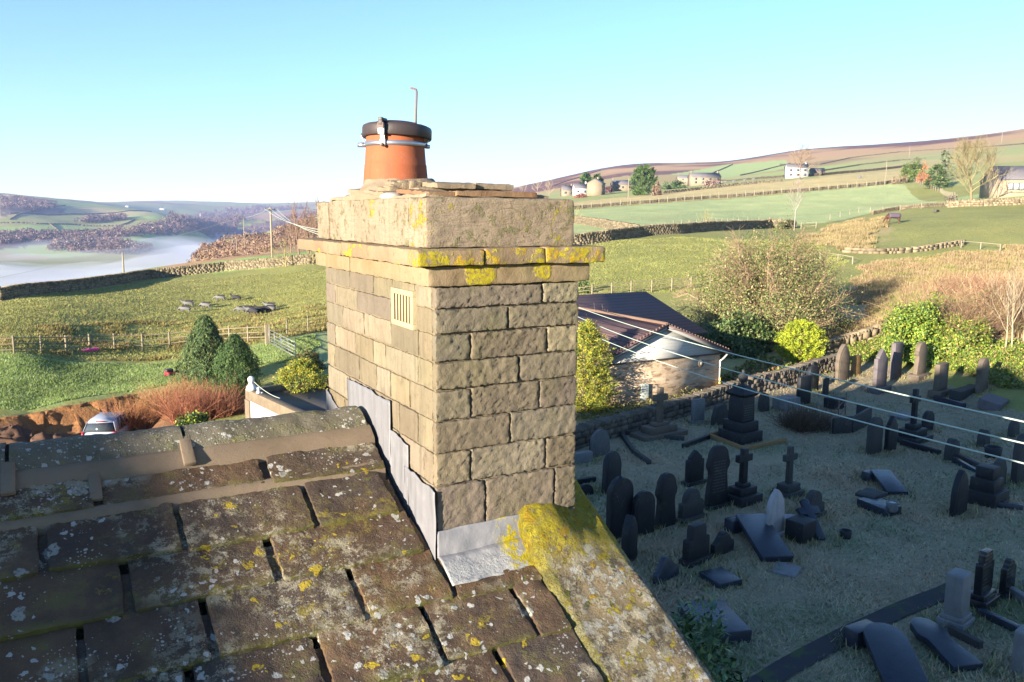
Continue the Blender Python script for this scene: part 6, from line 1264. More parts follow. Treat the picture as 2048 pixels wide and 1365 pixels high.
# ------------------------------------------------------------------ vegetation
M_LEAF = attrmat('leaf', .55, spec=.35); M_NEEDLE = attrmat('needle_spray', .7, spec=.25); M_BARK = attrmat('bark', .9, noise=(8, .35)); M_GRASS = attrmat('grass_blade', .85, spec=.1)
def unit(v): return v / (np.linalg.norm(v, axis=-1, keepdims=True) + 1e-9)
def leaves(mb, P, D, N, size, asp, col, bend=.15):
    """kite-shaped leaves: base point P, long axis D, face normal N"""
    P = np.asarray(P); n = len(P); D = unit(D); W = unit(np.cross(D, N)); Nn = np.cross(W, D); s = np.broadcast_to(size, (n,))[:, None]
    V = np.stack([P, P + D * s * .45 + W * s * asp * .5 - Nn * s * bend * .3, P + D * s - Nn * s * bend, P + D * s * .45 - W * s * asp * .5 - Nn * s * bend * .3], 1).reshape(-1, 3)
    F = (np.arange(n) * 4)[:, None] + np.arange(4)[None]
    mb.add(V, F, np.repeat(col, 4, 0))
def rdir(n): return unit(rng.normal(size=(n, 3)))
def pal(cols, n, var=.25):
    c = np.array(cols, float)[rng.integers(len(cols), size=n)]; return np.clip(c * rng.uniform(1 - var, 1 + var, (n, 1)), .004, .9)
def conifer(name, label, P, h, r, prof, n, size, cols, droop=.6, asp=.35, cat='conifer', group=None, clump=1.0, seed=1, out=.55, trunk=True, top=0.0):
    o = thing(name, label, cat, tuple(P), 0, group)
    nc = max(60, int(n / 42)); u = rng.uniform(0, 1, nc); a = rng.uniform(0, 2 * math.pi, nc); w_ = rng.uniform(.25, 1, nc) ** .5
    S = np.stack([np.cos(a) * 1.3, np.sin(a) * 1.3, u * h / r * .9], 1); lump = 1 + .42 * clump * fbm(S, 2.0, seed, 3)
    B = np.stack([np.cos(a), np.sin(a), a * 0], 1); C_ = B * (np.interp(u, *zip(*prof)) * r * lump * w_)[:, None]; C_[:, 2] = u * h * .97; C_[:, :2] += top * (u[:, None] ** 3) * np.array([[1, .4]])
    k = rng.integers(nc, size=n); t_ = rng.uniform(0, 1, n); L = (.55 + .5 * (1 - u)) * min(r, .32 * h) * .62 * rng.uniform(.6, 1.3, nc)
    SD_ = unit(B * out + np.array([0, 0, -droop]) + rng.normal(0, .22, (nc, 3))); wv = np.cross(SD_, B + [0, 0, .3]); wv = unit(wv)
    Q = C_[k] + SD_[k] * (L[k] * (t_ - .35))[:, None] + wv[k] * (rng.normal(0, .22, n) * L[k] * (1.1 - t_))[:, None] + rng.normal(0, .03, (n, 3)) * r; Q[:, 2] = np.maximum(Q[:, 2], .03)
    D = SD_[k] + wv[k] * rng.normal(0, .6, (n, 1)) + rng.normal(0, .25, (n, 3)); N = B[k] + rng.normal(0, .45, (n, 3)) + [0, 0, .5]
    tone = rng.uniform(.7, 1.3, nc)[k] * (.8 + .35 * t_)
    m = MB(); leaves(m, Q, D, N, size * rng.uniform(.55, 1.2, n), asp, pal(cols, n) * tone[:, None]); m.build('foliage', M_NEEDLE, o, local=True)
    if trunk:
        m = MB(); m.tube([(0, 0, -.3), (0, 0, h * .5), (0, 0, h * .93)], [r * .09 + .03, r * .06 + .02, .015], 7, (.09, .06, .04)); m.build('trunk', M_BARK, o, local=True)
    return o
def bush(name, label, P, rx, ry, h, n, size, cols, asp=.55, cat='bush', seed=1, stems=0, clumps=40, stemcol=(.16, .12, .08), base=.0, group=None, dark=True):
    """leaf clumps spread over and through a mound, on a few woody stems"""
    o = thing(name, label, cat, tuple(P), 0, group)
    a = rng.uniform(0, 2 * math.pi, clumps); t_ = rng.uniform(0, 1, clumps) ** .7; el = np.arcsin(np.clip(rng.uniform(-.1, 1, clumps), 0, 1)); rr_ = rng.uniform(.55, 1.0, clumps)
    C_ = np.stack([np.cos(a) * np.cos(el) * rx * rr_, np.sin(a) * np.cos(el) * ry * rr_, base + np.sin(el) * (h - base) * rr_], 1)
    k = rng.integers(clumps, size=n); cs = .16 + .20 * rng.uniform(0, 1, clumps)
    off = rdir(n) * (rng.uniform(0, 1, n) ** .4)[:, None] * cs[k][:, None] * np.array([rx, ry, h * .75])[None]
    Q = C_[k] + off; Q[:, 2] = np.maximum(Q[:, 2], .02)
    outw = unit(Q / np.array([rx, ry, h])); D = outw * .5 + rdir(n) * .9; N = outw + rdir(n) * .6 + [0, 0, .4]
    tone = rng.uniform(.75, 1.25, clumps)[k]
    m = MB(); leaves(m, Q, D, N, size * rng.uniform(.6, 1.35, n), asp, pal(cols, n) * tone[:, None]); m.build('foliage', M_LEAF, o, local=True)
    if stems:
        m = MB()
        for q in range(stems):
            c_ = C_[q % clumps] * rng.uniform(.8, 1.05); p0 = np.array([rng.normal(0, rx * .12), rng.normal(0, ry * .12), -.1]); mid = p0 * .5 + c_ * .5 + rng.normal(0, .08, 3) * rx
            m.tube([p0, mid, c_], [h * .014 + .008, h * .009 + .005, .004], 5, np.array(stemcol) * rng.uniform(.7, 1.3))
        m.build('stems', M_BARK, o, local=True)['kind'] = 'stuff'
    return o
def grow(mb, p, d, L, r_, lev, spread, col, up=.15, kids=3, thin=.62, tips=None, sides=(7, 5, 4, 3, 3), wig=.12, minl=0.0):
    n = 5 if lev < 3 else 4; pts = [p]; dd = d
    for q in range(n - 1):
        dd = unit(dd + rng.normal(0, wig, 3) + np.array([0, 0, up * .25])); pts.append(pts[-1] + dd * L / (n - 1))
    mb.tube(pts, np.linspace(r_, r_ * thin, n), sides[min(lev, len(sides) - 1)], np.array(col) * rng.uniform(.8, 1.2), cap=False)
    if tips is not None and lev <= 1: tips += pts[1:]
    return pts, dd
def tree_skel(mb, h, r_, levels, spread, col, up=.2, first=.25, nb=(7, 5, 4, 4), lratio=(.55, .5, .5, .5), tips=None, lean=(0, 0, 1), wig=.10, trunkup=.3):
    pts, dd = grow(mb, np.zeros(3) - [0, 0, .3], unit(np.array(lean, float)), h * .92, r_, 0, spread, col, trunkup, wig=wig * .5, thin=.15)
    front = []; trunk = np.array(pts)
    for q in range(nb[0] * 2):
        f = first + (1 - first) * (q + rng.uniform(0, 1)) / (nb[0] * 2); k = f * (len(trunk) - 1); i = int(min(k, len(trunk) - 2)); p = trunk[i] + (trunk[i + 1] - trunk[i]) * (k - i)
        a = q * 2.4 + rng.uniform(-.5, .5); d = unit(np.array([math.cos(a) * spread, math.sin(a) * spread, .55 + f * .6])); front.append((p, d, h * lratio[0] * (1.05 - f * .65) * rng.uniform(.75, 1.15), r_ * .42 * (1.1 - f * .8), 1))
    while front:
        p, d, L, r2, lev = front.pop(); pts, dd = grow(mb, p, d, L, max(r2, MINR[0]), lev, spread, col, up, wig=wig)
        if lev >= levels:
            if tips is not None: tips.append(pts[-1]); tips.append(pts[-2])
            continue
        kn_ = nb[min(lev, len(nb) - 1)]; pa = np.array(pts)
        for q in range(kn_):
            f = .3 + .7 * (q + rng.uniform(.2, 1)) / kn_; k = f * (len(pa) - 1); i = int(min(k, len(pa) - 2)); pp = pa[i] + (pa[i + 1] - pa[i]) * (k - i)
            front.append((pp, unit(dd * .8 + rdir(1)[0] * .75 + [0, 0, up]), L * lratio[min(lev, len(lratio) - 1)] * rng.uniform(.7, 1.2), r2 * .55, lev + 1))
MINR = [.008]
def bare_tree(name, label, P, h, r_, levels=3, spread=.8, col=(.25, .19, .12), up=.2, first=.25, nb=(7, 5, 4, 4), group=None, twigc=None, leaf=None, lean=(0, 0, 1), lratio=(.55, .5, .5, .5), cat='tree', trunkup=.3):
    o = thing(name, label, cat, tuple(P), rng.uniform(0, 6), group); tr = MB(); tips = []; MINR[0] = max(.006, 1.15e-4 * depth_of(P))
    tree_skel(tr, h, r_, levels, spread, col, up, first, nb, lratio, tips, lean, trunkup=trunkup)
    k = 1; t1 = MB(); t1.v = tr.v[:k]; t1.f = tr.f[:1]; t1.c = tr.c[:k]; t1.n = len(tr.v[0]); t1.anyc = True
    t1.build('trunk', M_BARK, o, local=True, smooth=True)
    n0 = len(tr.v[0]); t2 = MB(); t2.v = tr.v[1:]; t2.c = tr.c[1:]; t2.f = [f - n0 for f in tr.f[1:]]; t2.anyc = True
    if twigc is not None: t2.c = [np.tile(np.array(twigc) * rng.uniform(.75, 1.25), (len(c), 1)) if len(c) < 20 else c for c in t2.c]
    cr = t2.build('crown', M_BARK, o, local=True)
    if leaf:
        T_ = np.array(tips); n = leaf['n']; k = rng.integers(len(T_), size=n); Q = T_[k] + rng.normal(0, leaf.get('sp', .15), (n, 3)); m = MB(); leaves(m, Q, rdir(n), rdir(n) + [0, 0, .7], leaf['s'] * rng.uniform(.6, 1.3, n), .55, pal(leaf['c'], n)); m.build('leaves', M_LEAF, o, local=True)
    return o
def dup(root, P, rz, s_, label=None):
    r_ = root.copy(); COL.objects.link(r_); r_.location = tuple(P); r_.rotation_euler = (0, 0, rz); r_.scale = (s_,) * 3
    if label: r_['label'] = label
    for ch in root.children:
        c = ch.copy(); COL.objects.link(c); c.parent = r_
    return r_
def hgt(P, top): return height_at(P, top)
def wid(P, px): return px * depth_of(P) / FPX
CON = [(.035, .07, .022), (.055, .095, .028), (.10, .14, .045), (.02, .045, .018), (.14, .17, .06)]; COND = [(.02, .05, .018), (.035, .075, .022), (.06, .11, .028), (.09, .13, .035)]  # the lighter greens in CON imitate sprays caught by sunlight
GOLD = [(.30, .28, .025), (.20, .22, .03), (.38, .31, .03), (.10, .15, .03), (.07, .11, .03)]
cone = [(0, .75), (.15, 1.0), (.45, .85), (.75, .55), (1, .10)]; colm = [(0, .85), (.2, 1.0), (.55, .92), (.8, .65), (1, .12)]; ballp = [(0, .55), (.15, .85), (.4, 1.0), (.7, .85), (.9, .5), (1, .08)]
P = at(414, 782); conifer('weeping_cypress', 'tall drooping blue-green cypress at the lawn edge behind the ridge', P, hgt(P, 630), wid(P, 56), [(0, .9), (.2, 1.0), (.5, .78), (.75, .5), (.9, .36), (1, .14)], 34000, .15, CON, .95, .26, seed=3, clump=1.7, out=.55, top=.1)
P = at(474, 800); conifer('cypress', 'darker rounded cypress right of the drooping one', P, hgt(P, 668), wid(P, 50), colm, 30000, .12, COND, .75, .30, seed=8, clump=.7, out=.4)
P = at(607, 884); conifer('golden_conifer', 'golden conifer beside the garage left of the chimney', P, hgt(P, 720), wid(P, 60), ballp, 34000, .085, GOLD, -.35, .35, seed=12, clump=1.0, out=.6)
P = at(1172, 822); conifer('golden_conifer', 'golden conifer squeezed between chimney and bungalow', P, hgt(P, 644), wid(P, 50), [(0, .8), (.2, 1), (.6, .75), (.85, .5), (1, .1)], 34000, .09, GOLD, -.3, .35, seed=15, clump=1.5, out=.6)
P = at(1600, 724); conifer('round_bush', 'round bright yellow-green bush at the graveyard corner', P, hgt(P, 641), wid(P, 46), ballp, 22000, .085, [(.30, .34, .02), (.38, .40, .03), (.20, .25, .02), (.13, .18, .02)], -.25, .5, 'bush', seed=18, clump=.25, out=.7)
P = at(612, 742); bush('shrub', 'dark rounded shrub above the golden conifer by the chimney', P, wid(P, 34), wid(P, 30), hgt(P, 697), 3500, .14, [(.05, .07, .02), (.09, .10, .03), (.12, .09, .04)], seed=4, stems=10)
# broad half-bare shrub in the middle ground
P = at(1525, 668); Hs = hgt(P, 466); rx = wid(P, 185)
o = bush('spreading_tree', 'huge spreading half-bare tree with olive leaves above the bungalow', P, rx, rx * .8, Hs, 70000, .13, [(.10, .13, .03), (.15, .16, .05), (.20, .17, .07), (.25, .18, .09), (.08, .11, .03)], .5, 'tree', 21, 70, 260, (.30, .23, .14))
m = MB(); tw = []
for q in range(46):
    a = rng.uniform(0, 2 * math.pi); e = rng.uniform(.15, 1.35); d = np.array([math.cos(a) * math.cos(e), math.sin(a) * math.cos(e), math.sin(e)]); tgt = d * [rx, rx * .8, Hs] * rng.uniform(.8, 1.05)
    p0 = tgt * .35; pts, dd = grow(m, p0, unit(tgt - p0), np.linalg.norm(tgt - p0), .035, 1, 1, (.33, .25, .16), .1)
    for p in pts[1:]:
        for k in range(7): q2, d2 = grow(m, p, unit(d + rdir(1)[0] * .9), rng.uniform(.7, 1.5), .013, 3, 1, (.32, .22, .14), .1); [grow(m, q2[rng.integers(1, 4)], unit(d2 + rdir(1)[0] * .8), rng.uniform(.3, .7), .008, 3, 1, (.34, .23, .15), .1) for _ in range(3)]
m.build('twigs', M_BARK, o, local=True)['kind'] = 'stuff'
P = at(1470, 706); bush('laurel_bush', 'dark glossy laurel under the spreading tree by the bungalow corner', P, wid(P, 95), wid(P, 50), hgt(P, 628), 11000, .19, [(.05, .09, .025), (.08, .12, .03), (.14, .16, .06), (.03, .06, .02)], seed=24, stems=12, clumps=80)
# ivy bank, bramble and saplings on the right
IV = [(.10, .17, .02), (.16, .23, .03), (.24, .26, .03), (.07, .12, .02)]
P = at(1838, 712); bush('ivy_mound', 'tall ivy-covered mound behind the sunlit headstones', P, wid(P, 88), wid(P, 60), hgt(P, 592), 30000, .115, IV, .8, 'ivy', 27, 14, 110)
P = at(1925, 700); bush('ivy_mound', 'lower ivy mound spreading right toward the saplings', P, wid(P, 70), wid(P, 50), hgt(P, 636), 18000, .115, IV + [(.22, .16, .06)], .8, 'ivy', 29, 10, 70)
P = at(1925, 670); b_ = bush('bramble', 'tangled brown bramble thicket above the ivy', P, wid(P, 110), wid(P, 70), hgt(P, 560), 2500, .13, [(.22, .13, .07), (.12, .13, .04)], .5, 'bramble', 31, 0, 60)
def thicket(o, rx, ry, h, n, cols, r_=.008, arch=.5):
    m = MB()
    for q in range(n):
        p = np.array([rng.uniform(-rx, rx), rng.uniform(-ry, ry), -.05]); d = unit(np.array([rng.normal(0, arch), rng.normal(0, arch), 1.0])); L = h * rng.uniform(.6, 1.15); t_ = np.linspace(0, 1, 5)[:, None]
        pts = p + d * L * t_ + np.array([rng.normal(0, .3), rng.normal(0, .3), -.25]) * L * arch * t_ ** 2; c = np.array(cols[rng.integers(len(cols))]) * rng.uniform(.7, 1.3); m.tube(pts, np.linspace(r_ * 1.4, r_ * .5, 5), 3, c, cap=False)
        for k in range(3): i = rng.integers(1, 4); d2 = unit(d + rdir(1)[0] * .8); m.tube([pts[i], pts[i] + d2 * L * .2, pts[i] + (d2 + [0, 0, .3]) * L * .36], [r_ * .7, r_ * .5, r_ * .3], 3, c, cap=False)
    m.build('stems', M_BARK, o, local=True)['kind'] = 'stuff'
thicket(b_, wid(P, 110), wid(P, 70), hgt(P, 560), 420, [(.30, .20, .11), (.24, .14, .10), (.36, .26, .14)], .011, .7)
for q, (px, py, top, lab) in enumerate(((2010, 700, 540, 'thin bare sapling with two pale stems left of its neighbours'), (2024, 700, 520, 'thin bare sapling in the middle of the right-hand group'), (2046, 690, 500, 'thin bare sapling cut by the right picture edge'), (1985, 650, 540, 'thin leaning sapling behind the ivy mounds'), (2070, 680, 490, 'thin bare sapling just outside the right edge'))):
    P = at(px, py); bare_tree('sapling', lab, P, hgt(P, top), .055, 2, .45, (.30, .25, .17), .35, .3, (7, 4, 3), 'bare saplings at the right edge', (.24, .15, .09), lratio=(.42, .5, .5))
for lab, px, py, w_, top in (('reddish bare thicket filling the right edge behind the saplings', 2020, 640, 80, 545), ('reddish dry thicket upslope of the ivy mounds', 1940, 590, 80, 545)):
    P = at(px, py); o = thing('thicket', lab, 'thicket', tuple(P)); thicket(o, wid(P, w_), wid(P, 45), hgt(P, top), 420, [(.34, .20, .12), (.28, .15, .10), (.42, .30, .17)], .012, .4)
P = at(1612, 858); o = thing('bramble', 'dry brown bramble inside the rusty railings', 'bramble', tuple(P)); thicket(o, wid(P, 46), wid(P, 26), hgt(P, 806), 420, [(.12, .085, .06), (.16, .11, .075), (.09, .07, .05)], .010, .7)
# laurel at the foot of the gable
P0 = pt(1378, 1350, 12.6); P = np.array([P0[0], P0[1], Tz(P0[0], P0[1])]); bush('laurel_bush', 'glossy dark laurel showing past the coping at the bottom', P, 1.15, .9, 2.5, 7000, .15, [(.05, .11, .04), (.08, .15, .05), (.03, .08, .03), (.12, .18, .06)], .36, 'bush', 33, 26, 60, (.10, .09, .04))
# red-stemmed scrub, green shrub by the car, twiggy shrub before the bungalow
for lab, px, py, w_, top, cols, n in (('orange-red bare scrub beside the parked car', 300, 850, 60, 792, [(.36, .16, .08), (.42, .22, .09), (.28, .13, .08)], 520), ('red bare scrub below the drooping cypress', 400, 838, 55, 768, [(.34, .13, .08), (.40, .18, .10), (.26, .11, .07)], 520), ('pale orange bare scrub reaching up the lawn edge', 352, 815, 50, 758, [(.44, .27, .13), (.36, .19, .09)], 420), ('dark red scrub left of the white garage', 450, 830, 36, 782, [(.24, .10, .07), (.18, .09, .06)], 320)):
    P = at(px, py); o = thing('scrub', lab, 'scrub', tuple(P)); thicket(o, wid(P, w_), wid(P, 26), hgt(P, top), n, cols, .009, .55)
P = at(395, 872); bush('shrub', 'low green shrub with a yellow-green top behind the ridge', P, wid(P, 46), wid(P, 26), hgt(P, 822), 3800, .12, [(.05, .10, .02), (.09, .15, .03), (.30, .33, .04), (.04, .07, .02)], .6, 'bush', 36, 10, 40)
P = at(1205, 760); bare_tree('bare_shrub', 'pale leafless shrub in front of the bungalow roof', P, hgt(P, 622), .04, 2, .6, (.32, .27, .21), .4, .3, (5, 3, 3), None, (.30, .25, .19), cat='shrub')
P = at(1167, 588); conifer('small_conifer', 'small rounded conifer standing behind the bungalow roof', P, hgt(P, 563), wid(P, 12), ballp, 1500, .16, CON, -.2, .4, seed=41, trunk=False)
# bare trees by the left poles
P = at(598, 512); t0 = bare_tree('bare_tree', 'nearest reddish-brown leafless tree right of the tall pole', P, hgt(P, 408), .16, 3, .5, (.20, .13, .09), .4, .2, (7, 4, 4, 3), 'leafless trees beside the chimney', (.25, .14, .10), lratio=(.42, .5, .5, .5))
for q, (px, py, s_, lab) in enumerate(((618, 514, .95, 'leafless tree partly hidden by the chimney cap'), (582, 506, .8, 'smaller leafless tree close to the tall pole'), (634, 506, 1.05, 'tall leafless tree touching the chimney edge'), (606, 500, 1.0, 'leafless tree in the middle of the clump by the cap'), (570, 500, .6, 'lowest leafless tree left of the clump behind the pole'), (625, 496, 1.1, 'rear leafless tree of the clump by the cap'), (590, 498, .85, 'slim leafless tree at the back of the clump'))):
    dup(t0, at(px, py), q * 1.3, s_, lab)
P = at(573, 534); bare_tree('hawthorn', 'small mossy hawthorn growing by the left field wall', P, hgt(P, 476), .12, 3, 1.0, (.26, .22, .10), .1, .12, (5, 4, 4), None, (.30, .26, .12))
P = at(627, 530); bare_tree('hawthorn', 'second mossy hawthorn at the wall touching the ledge', P, hgt(P, 486), .12, 2, 1.0, (.24, .20, .10), .1, .12, (5, 4, 4), None, (.28, .24, .11))
# trees on the right hillside
P = at(1588, 462); bare_tree('birch', 'slender white-barked birch standing above the spreading tree', P, hgt(P, 352), .085, 3, .45, (.34, .31, .28), .25, .3, (8, 4, 4), None, (.22, .145, .11), lratio=(.34, .5, .5))
P = at(1943, 410); bare_tree('bare_tree', 'big yellowish bare tree with spreading branches at right', P, hgt(P, 292), .26, 4, .95, (.22, .185, .10), .3, .18, (9, 6, 5, 4), None, (.25, .20, .10), lratio=(.62, .55, .5, .5))
P = at(1599, 357); bare_tree('bare_tree', 'domed brown bare tree in front of the white house', P, hgt(P, 296), .35, 3, 1.0, (.22, .16, .11), .25, .22, (8, 5, 5, 3), None, (.28, .20, .13), lratio=(.6, .55, .5, .5))
P = at(1830, 362); bush('evergreen_tree', 'rounded dark evergreen left in the clump beside the pale fence', P, wid(P, 28), wid(P, 26), hgt(P, 318), 7000, .42, [(.05, .09, .02), (.09, .13, .03), (.12, .15, .04)], .6, 'tree', 43, 8, 50)
P = at(1847, 366); bush('red_bush', 'orange-red bush between the two evergreens of the clump', P, wid(P, 14), wid(P, 14), hgt(P, 326), 2600, .3, [(.42, .17, .09), (.36, .14, .08), (.46, .24, .13)], .5, 'bush', 44, 8, 26)
P = at(1872, 378); conifer('pine_tree', 'dark green conical pine right in the clump by the pale fence', P, hgt(P, 328), wid(P, 20), cone, 6000, .5, CON, .1, .4, 'tree', seed=45)
P = at(1888, 362); conifer('pine_tree', 'thin grey-green pine rising behind the conical one', P, hgt(P, 300), wid(P, 18), cone, 2200, .6, [(.10, .13, .07), (.13, .15, .08)], .1, .4, 'tree', seed=46, clump=2)
P = at(1800, 368); bush('shrub', 'brown leafless shrub at the wall left of the evergreen clump', P, wid(P, 20), wid(P, 14), hgt(P, 348), 1200, .3, [(.26, .18, .11), (.22, .15, .09)], .4, 'shrub', 47, 20, 24)
P = at(1905, 410); bush('shrub', 'dark shrub and stump mass left of the big yellowish tree', P, wid(P, 16), wid(P, 14), hgt(P, 388), 1500, .25, [(.10, .09, .05), (.14, .11, .07), (.30, .26, .22)], .5, 'shrub', 48, 10, 24)
P = at(1287, 391); conifer('leylandii_tree', 'broad solid dark green conifer standing on the hillside', P, hgt(P, 331), wid(P, 24), [(0, .9), (.3, 1), (.7, .95), (.9, .75), (1, .3)], 11000, .7, [(.04, .08, .02), (.06, .115, .025), (.09, .14, .04)], -.5, .35, 'tree', seed=50, clump=.5)
for lab, px, py, top, w_ in (('dark spreading conifer left above the barn-like house', 1172, 388, 346, 15), ('dark spreading conifer right above the barn-like house', 1194, 386, 349, 14), ('tiny conical conifer close to the chimney cap', 1131, 388, 370, 5)):
    P = at(px, py); conifer('conifer', lab, P, hgt(P, top), wid(P, w_), cone, 6500, 1.3 if w_ > 8 else .7, COND, .1, .4, 'tree', seed=int(px), clump=1.6)
for lab, px, py, w_, top, cols in (('clipped dark green hedge right of the solid conifer', 1350, 378, 30, 361, COND), ('dark green shrubs left of the solid conifer', 1238, 382, 14, 368, COND), ('purple-brown shrubs beside the barn-like house', 1215, 386, 14, 374, [(.22, .12, .12), (.18, .10, .10)]), ('pinkish-brown shrubs by the hill farm', 1425, 371, 24, 361, [(.30, .19, .16), (.24, .16, .13)]), ('rust coloured garden shrubs below the small cottages', 1162, 396, 16, 389, [(.34, .15, .10), (.26, .12, .09)]), ('dark gorse bushes at the birch foot', 1572, 458, 26, 440, [(.07, .08, .03), (.11, .11, .05)]), ('bare bush right of the solid conifer', 1314, 391, 12, 366, [(.28, .19, .13), (.22, .15, .10)]), ('brown scrub at the wall end near the birch', 1545, 452, 26, 438, [(.30, .21, .13), (.22, .15, .09)])):
    P = at(px, py); bush('hedge' if 'hedge' in lab else 'shrub', lab, P, wid(P, w_), wid(P, w_ * .4), hgt(P, top), 2600, .0016 * depth_of(P), cols, .55, 'shrub', int(px), 0, 40)
P = at(1411, 460); bare_tree('hawthorn', 'lone yellowish fan-shaped shrub at the meadow wall', P, hgt(P, 424), .1, 2, .7, (.27, .23, .11), .5, .08, (6, 4, 4), None, (.30, .26, .12), lratio=(.75, .5, .5))
b0 = None
for q, (px, py, top, lab) in enumerate(((1015, 395, 356, 'twiggy bare bush just right of the broken tiles'), (1045, 394, 350, 'tallest twiggy bare bush behind the cap'), (1075, 392, 352, 'twiggy bare bush behind the cap right end'), (1098, 392, 358, 'last twiggy bare bush before the barn house'))):
    P = at(px, py); bare_tree('bare_tree', lab, P, hgt(P, top), .15, 2, .9, (.34, .27, .17), .4, .1, (6, 5, 4), 'bare bushes behind the chimney cap', (.38, .30, .19))
P = at(1155, 440); bare_tree('bare_shrub', 'mossy bare twigs poking out behind the cap corner', P, hgt(P, 412), .08, 2, 1.0, (.30, .26, .12), .2, .1, (5, 4, 4), None, (.34, .30, .14), cat='shrub')
# far-off woods in the valley: one mass each
def wood(label, polys, n, size, cols):
    m = MB(); X = []
    for poly in polys:
        W = np.array(P_(*poly)); lo, hi = W.min(0), W.max(0); k = 0; need = n // len(polys); got = []
        while sum(len(g) for g in got) < need and k < 60:
            s_ = rng.uniform(lo[:2], hi[:2], (need * 4, 2)); s_ = s_[inpoly(s_[:, 0], s_[:, 1], W)]; got.append(s_); k += 1
        X.append(np.concatenate(got)[:need] if got else np.zeros((0, 2)))
    X = np.concatenate(X); Z = T(X[:, 0], X[:, 1]); k = 64; sz = np.minimum(size, .0075 * np.hypot(X[:, 0], X[:, 1])) * rng.uniform(.6, 1.3, len(X))
    off = rdir(len(X) * k).reshape(len(X), k, 3) * rng.uniform(.4, 1, (len(X), k, 1)) * sz[:, None, None] * [.55, .55, .5]; Q = np.stack([X[:, 0], X[:, 1], Z], 1)[:, None] + off; Q[..., 2] += sz[:, None] * .55
    Q = Q.reshape(-1, 3); nn = len(Q); tone = np.repeat(rng.uniform(.7, 1.3, len(X)), k)[:, None]; cc = np.repeat(pal(cols, len(X), .1), k, 0) * tone
    leaves(m, Q, rdir(nn), unit(off.reshape(-1, 3)) + rdir(nn) * .4, np.repeat(sz, k) * .24, .55, cc); o = m.build('woodland', M_LEAF, None); tag(o, label, 'woodland', kind='stuff')
WC = [(.14, .085, .075), (.12, .075, .07), (.17, .11, .08), (.10, .07, .065)]
wood('purple-brown winter woods on the steep valley side', [[(250, 478), (330, 470), (480, 448), (505, 432), (400, 428), (330, 446), (265, 462)]], 1300, 15, WC)  # shade of the slope is put into these dark crowns
wood('strips of winter trees along the valley fields', [[(-60, 478), (0, 472), (80, 468), (160, 471), (250, 464), (250, 478), (120, 484), (0, 492)], [(100, 505), (110, 486), (170, 482), (250, 490), (320, 505), (250, 512)]], 700, 12, WC)
wood('trees around the hillside farm row', [[(150, 447), (190, 440), (250, 436), (250, 441), (190, 447)], [(0, 398), (60, 402), (130, 418), (60, 424), (0, 420)]], 330, 12, WC)
wood('russet scrub woodland on the near valley flank', [[(345, 525), (420, 502), (530, 474), (625, 442), (640, 470), (610, 492), (540, 504), (450, 516)]], 1100, 6, [(.22, .135, .09), (.19, .12, .09), (.26, .17, .10)])
wood('brown woods further up the valley', [[(480, 458), (560, 440), (640, 424), (640, 438), (560, 458)], [(420, 425), (520, 415), (620, 418), (520, 428)]], 700, 16, WC)
# grasses
PTH = np.array(pth)
def grass(label, poly, n, h, wid_, cols, rmin, rmax, lean=.5, patch=None, name='grass', soft=1.2):
    W = np.array([q[:2] for q in poly]); got = []; tot = 0
    A1 = np.arctan2(W @ RT, W @ FW)
    for _ in range(40):
        a = rng.uniform(A1.min(), A1.max(), n); r_ = np.exp(rng.uniform(math.log(rmin), math.log(rmax), n)); x = (FW[0] * np.cos(a) + RT[0] * np.sin(a)) * r_; y = (FW[1] * np.cos(a) + RT[1] * np.sin(a)) * r_
        G3 = np.stack([x, y, x * 0], -1); k = inpoly(x + fbm(G3, .22, 401, 2) * soft, y + fbm(G3, .22, 402, 2) * soft, W)
        if rmin < 20:
            for q in range(len(PTH) - 1):
                e = PTH[q + 1] - PTH[q]; f = np.clip(((x - PTH[q, 0]) * e[0] + (y - PTH[q, 1]) * e[1]) / (e @ e), 0, 1); k &= np.hypot(x - PTH[q, 0] - f * e[0], y - PTH[q, 1] - f * e[1]) > .19 + rng.uniform(0, .22, n)
        if patch is not None: k &= fbm(np.stack([x, y, x * 0], -1), patch[0], 91, 3) > rng.uniform(patch[1] - .25, patch[1] + .25, n)
        got.append(np.stack([x[k], y[k]], 1)); tot += k.sum()
        if tot >= n: break
    X = np.concatenate(got)[:n]; n = len(X); Z = T(X[:, 0], X[:, 1]); P = np.stack([X[:, 0], X[:, 1], Z - .02], 1); a = rng.uniform(0, 2 * math.pi, n)
    hh = h * rng.uniform(.5, 1.4, n) * (1 + .5 * fbm(P, .9, 93, 2)); d = np.stack([np.cos(a) * lean, np.sin(a) * lean, np.ones(n)], 1) * hh[:, None]; s_ = np.stack([-np.sin(a), np.cos(a), a * 0], 1) * wid_ * rng.uniform(.6, 1.4, (n, 1)); s_ = s_ * (np.hypot(X[:, 0], X[:, 1])[:, None] / rmin) ** .5
    V = np.stack([P - s_, P + s_, P + d], 1).reshape(-1, 3); c = pal(cols, n, .2) * (1 + .35 * fbm(P * [1, 1, 0], .5, 95, 3))[:, None]
    if len(cols) >= 6:
        ci = np.clip(((fbm(P * [1, 1, 0], .45, 97, 3) * .75 + .5) + rng.normal(0, .16, n)) * len(cols), 0, len(cols) - 1).astype(int); c = np.array(cols)[ci] * rng.uniform(.8, 1.2, (n, 1)) * (1 + .3 * fbm(P * [1, 1, 0], 1.6, 95, 3))[:, None]
    m = MB(); m.add(V, (np.arange(n) * 3)[:, None] + np.arange(3)[None], np.repeat(np.clip(c, .01, .7), 3, 0)); o = m.build(name, M_GRASS, None); tag(o, label, 'grass', kind='stuff'); return o
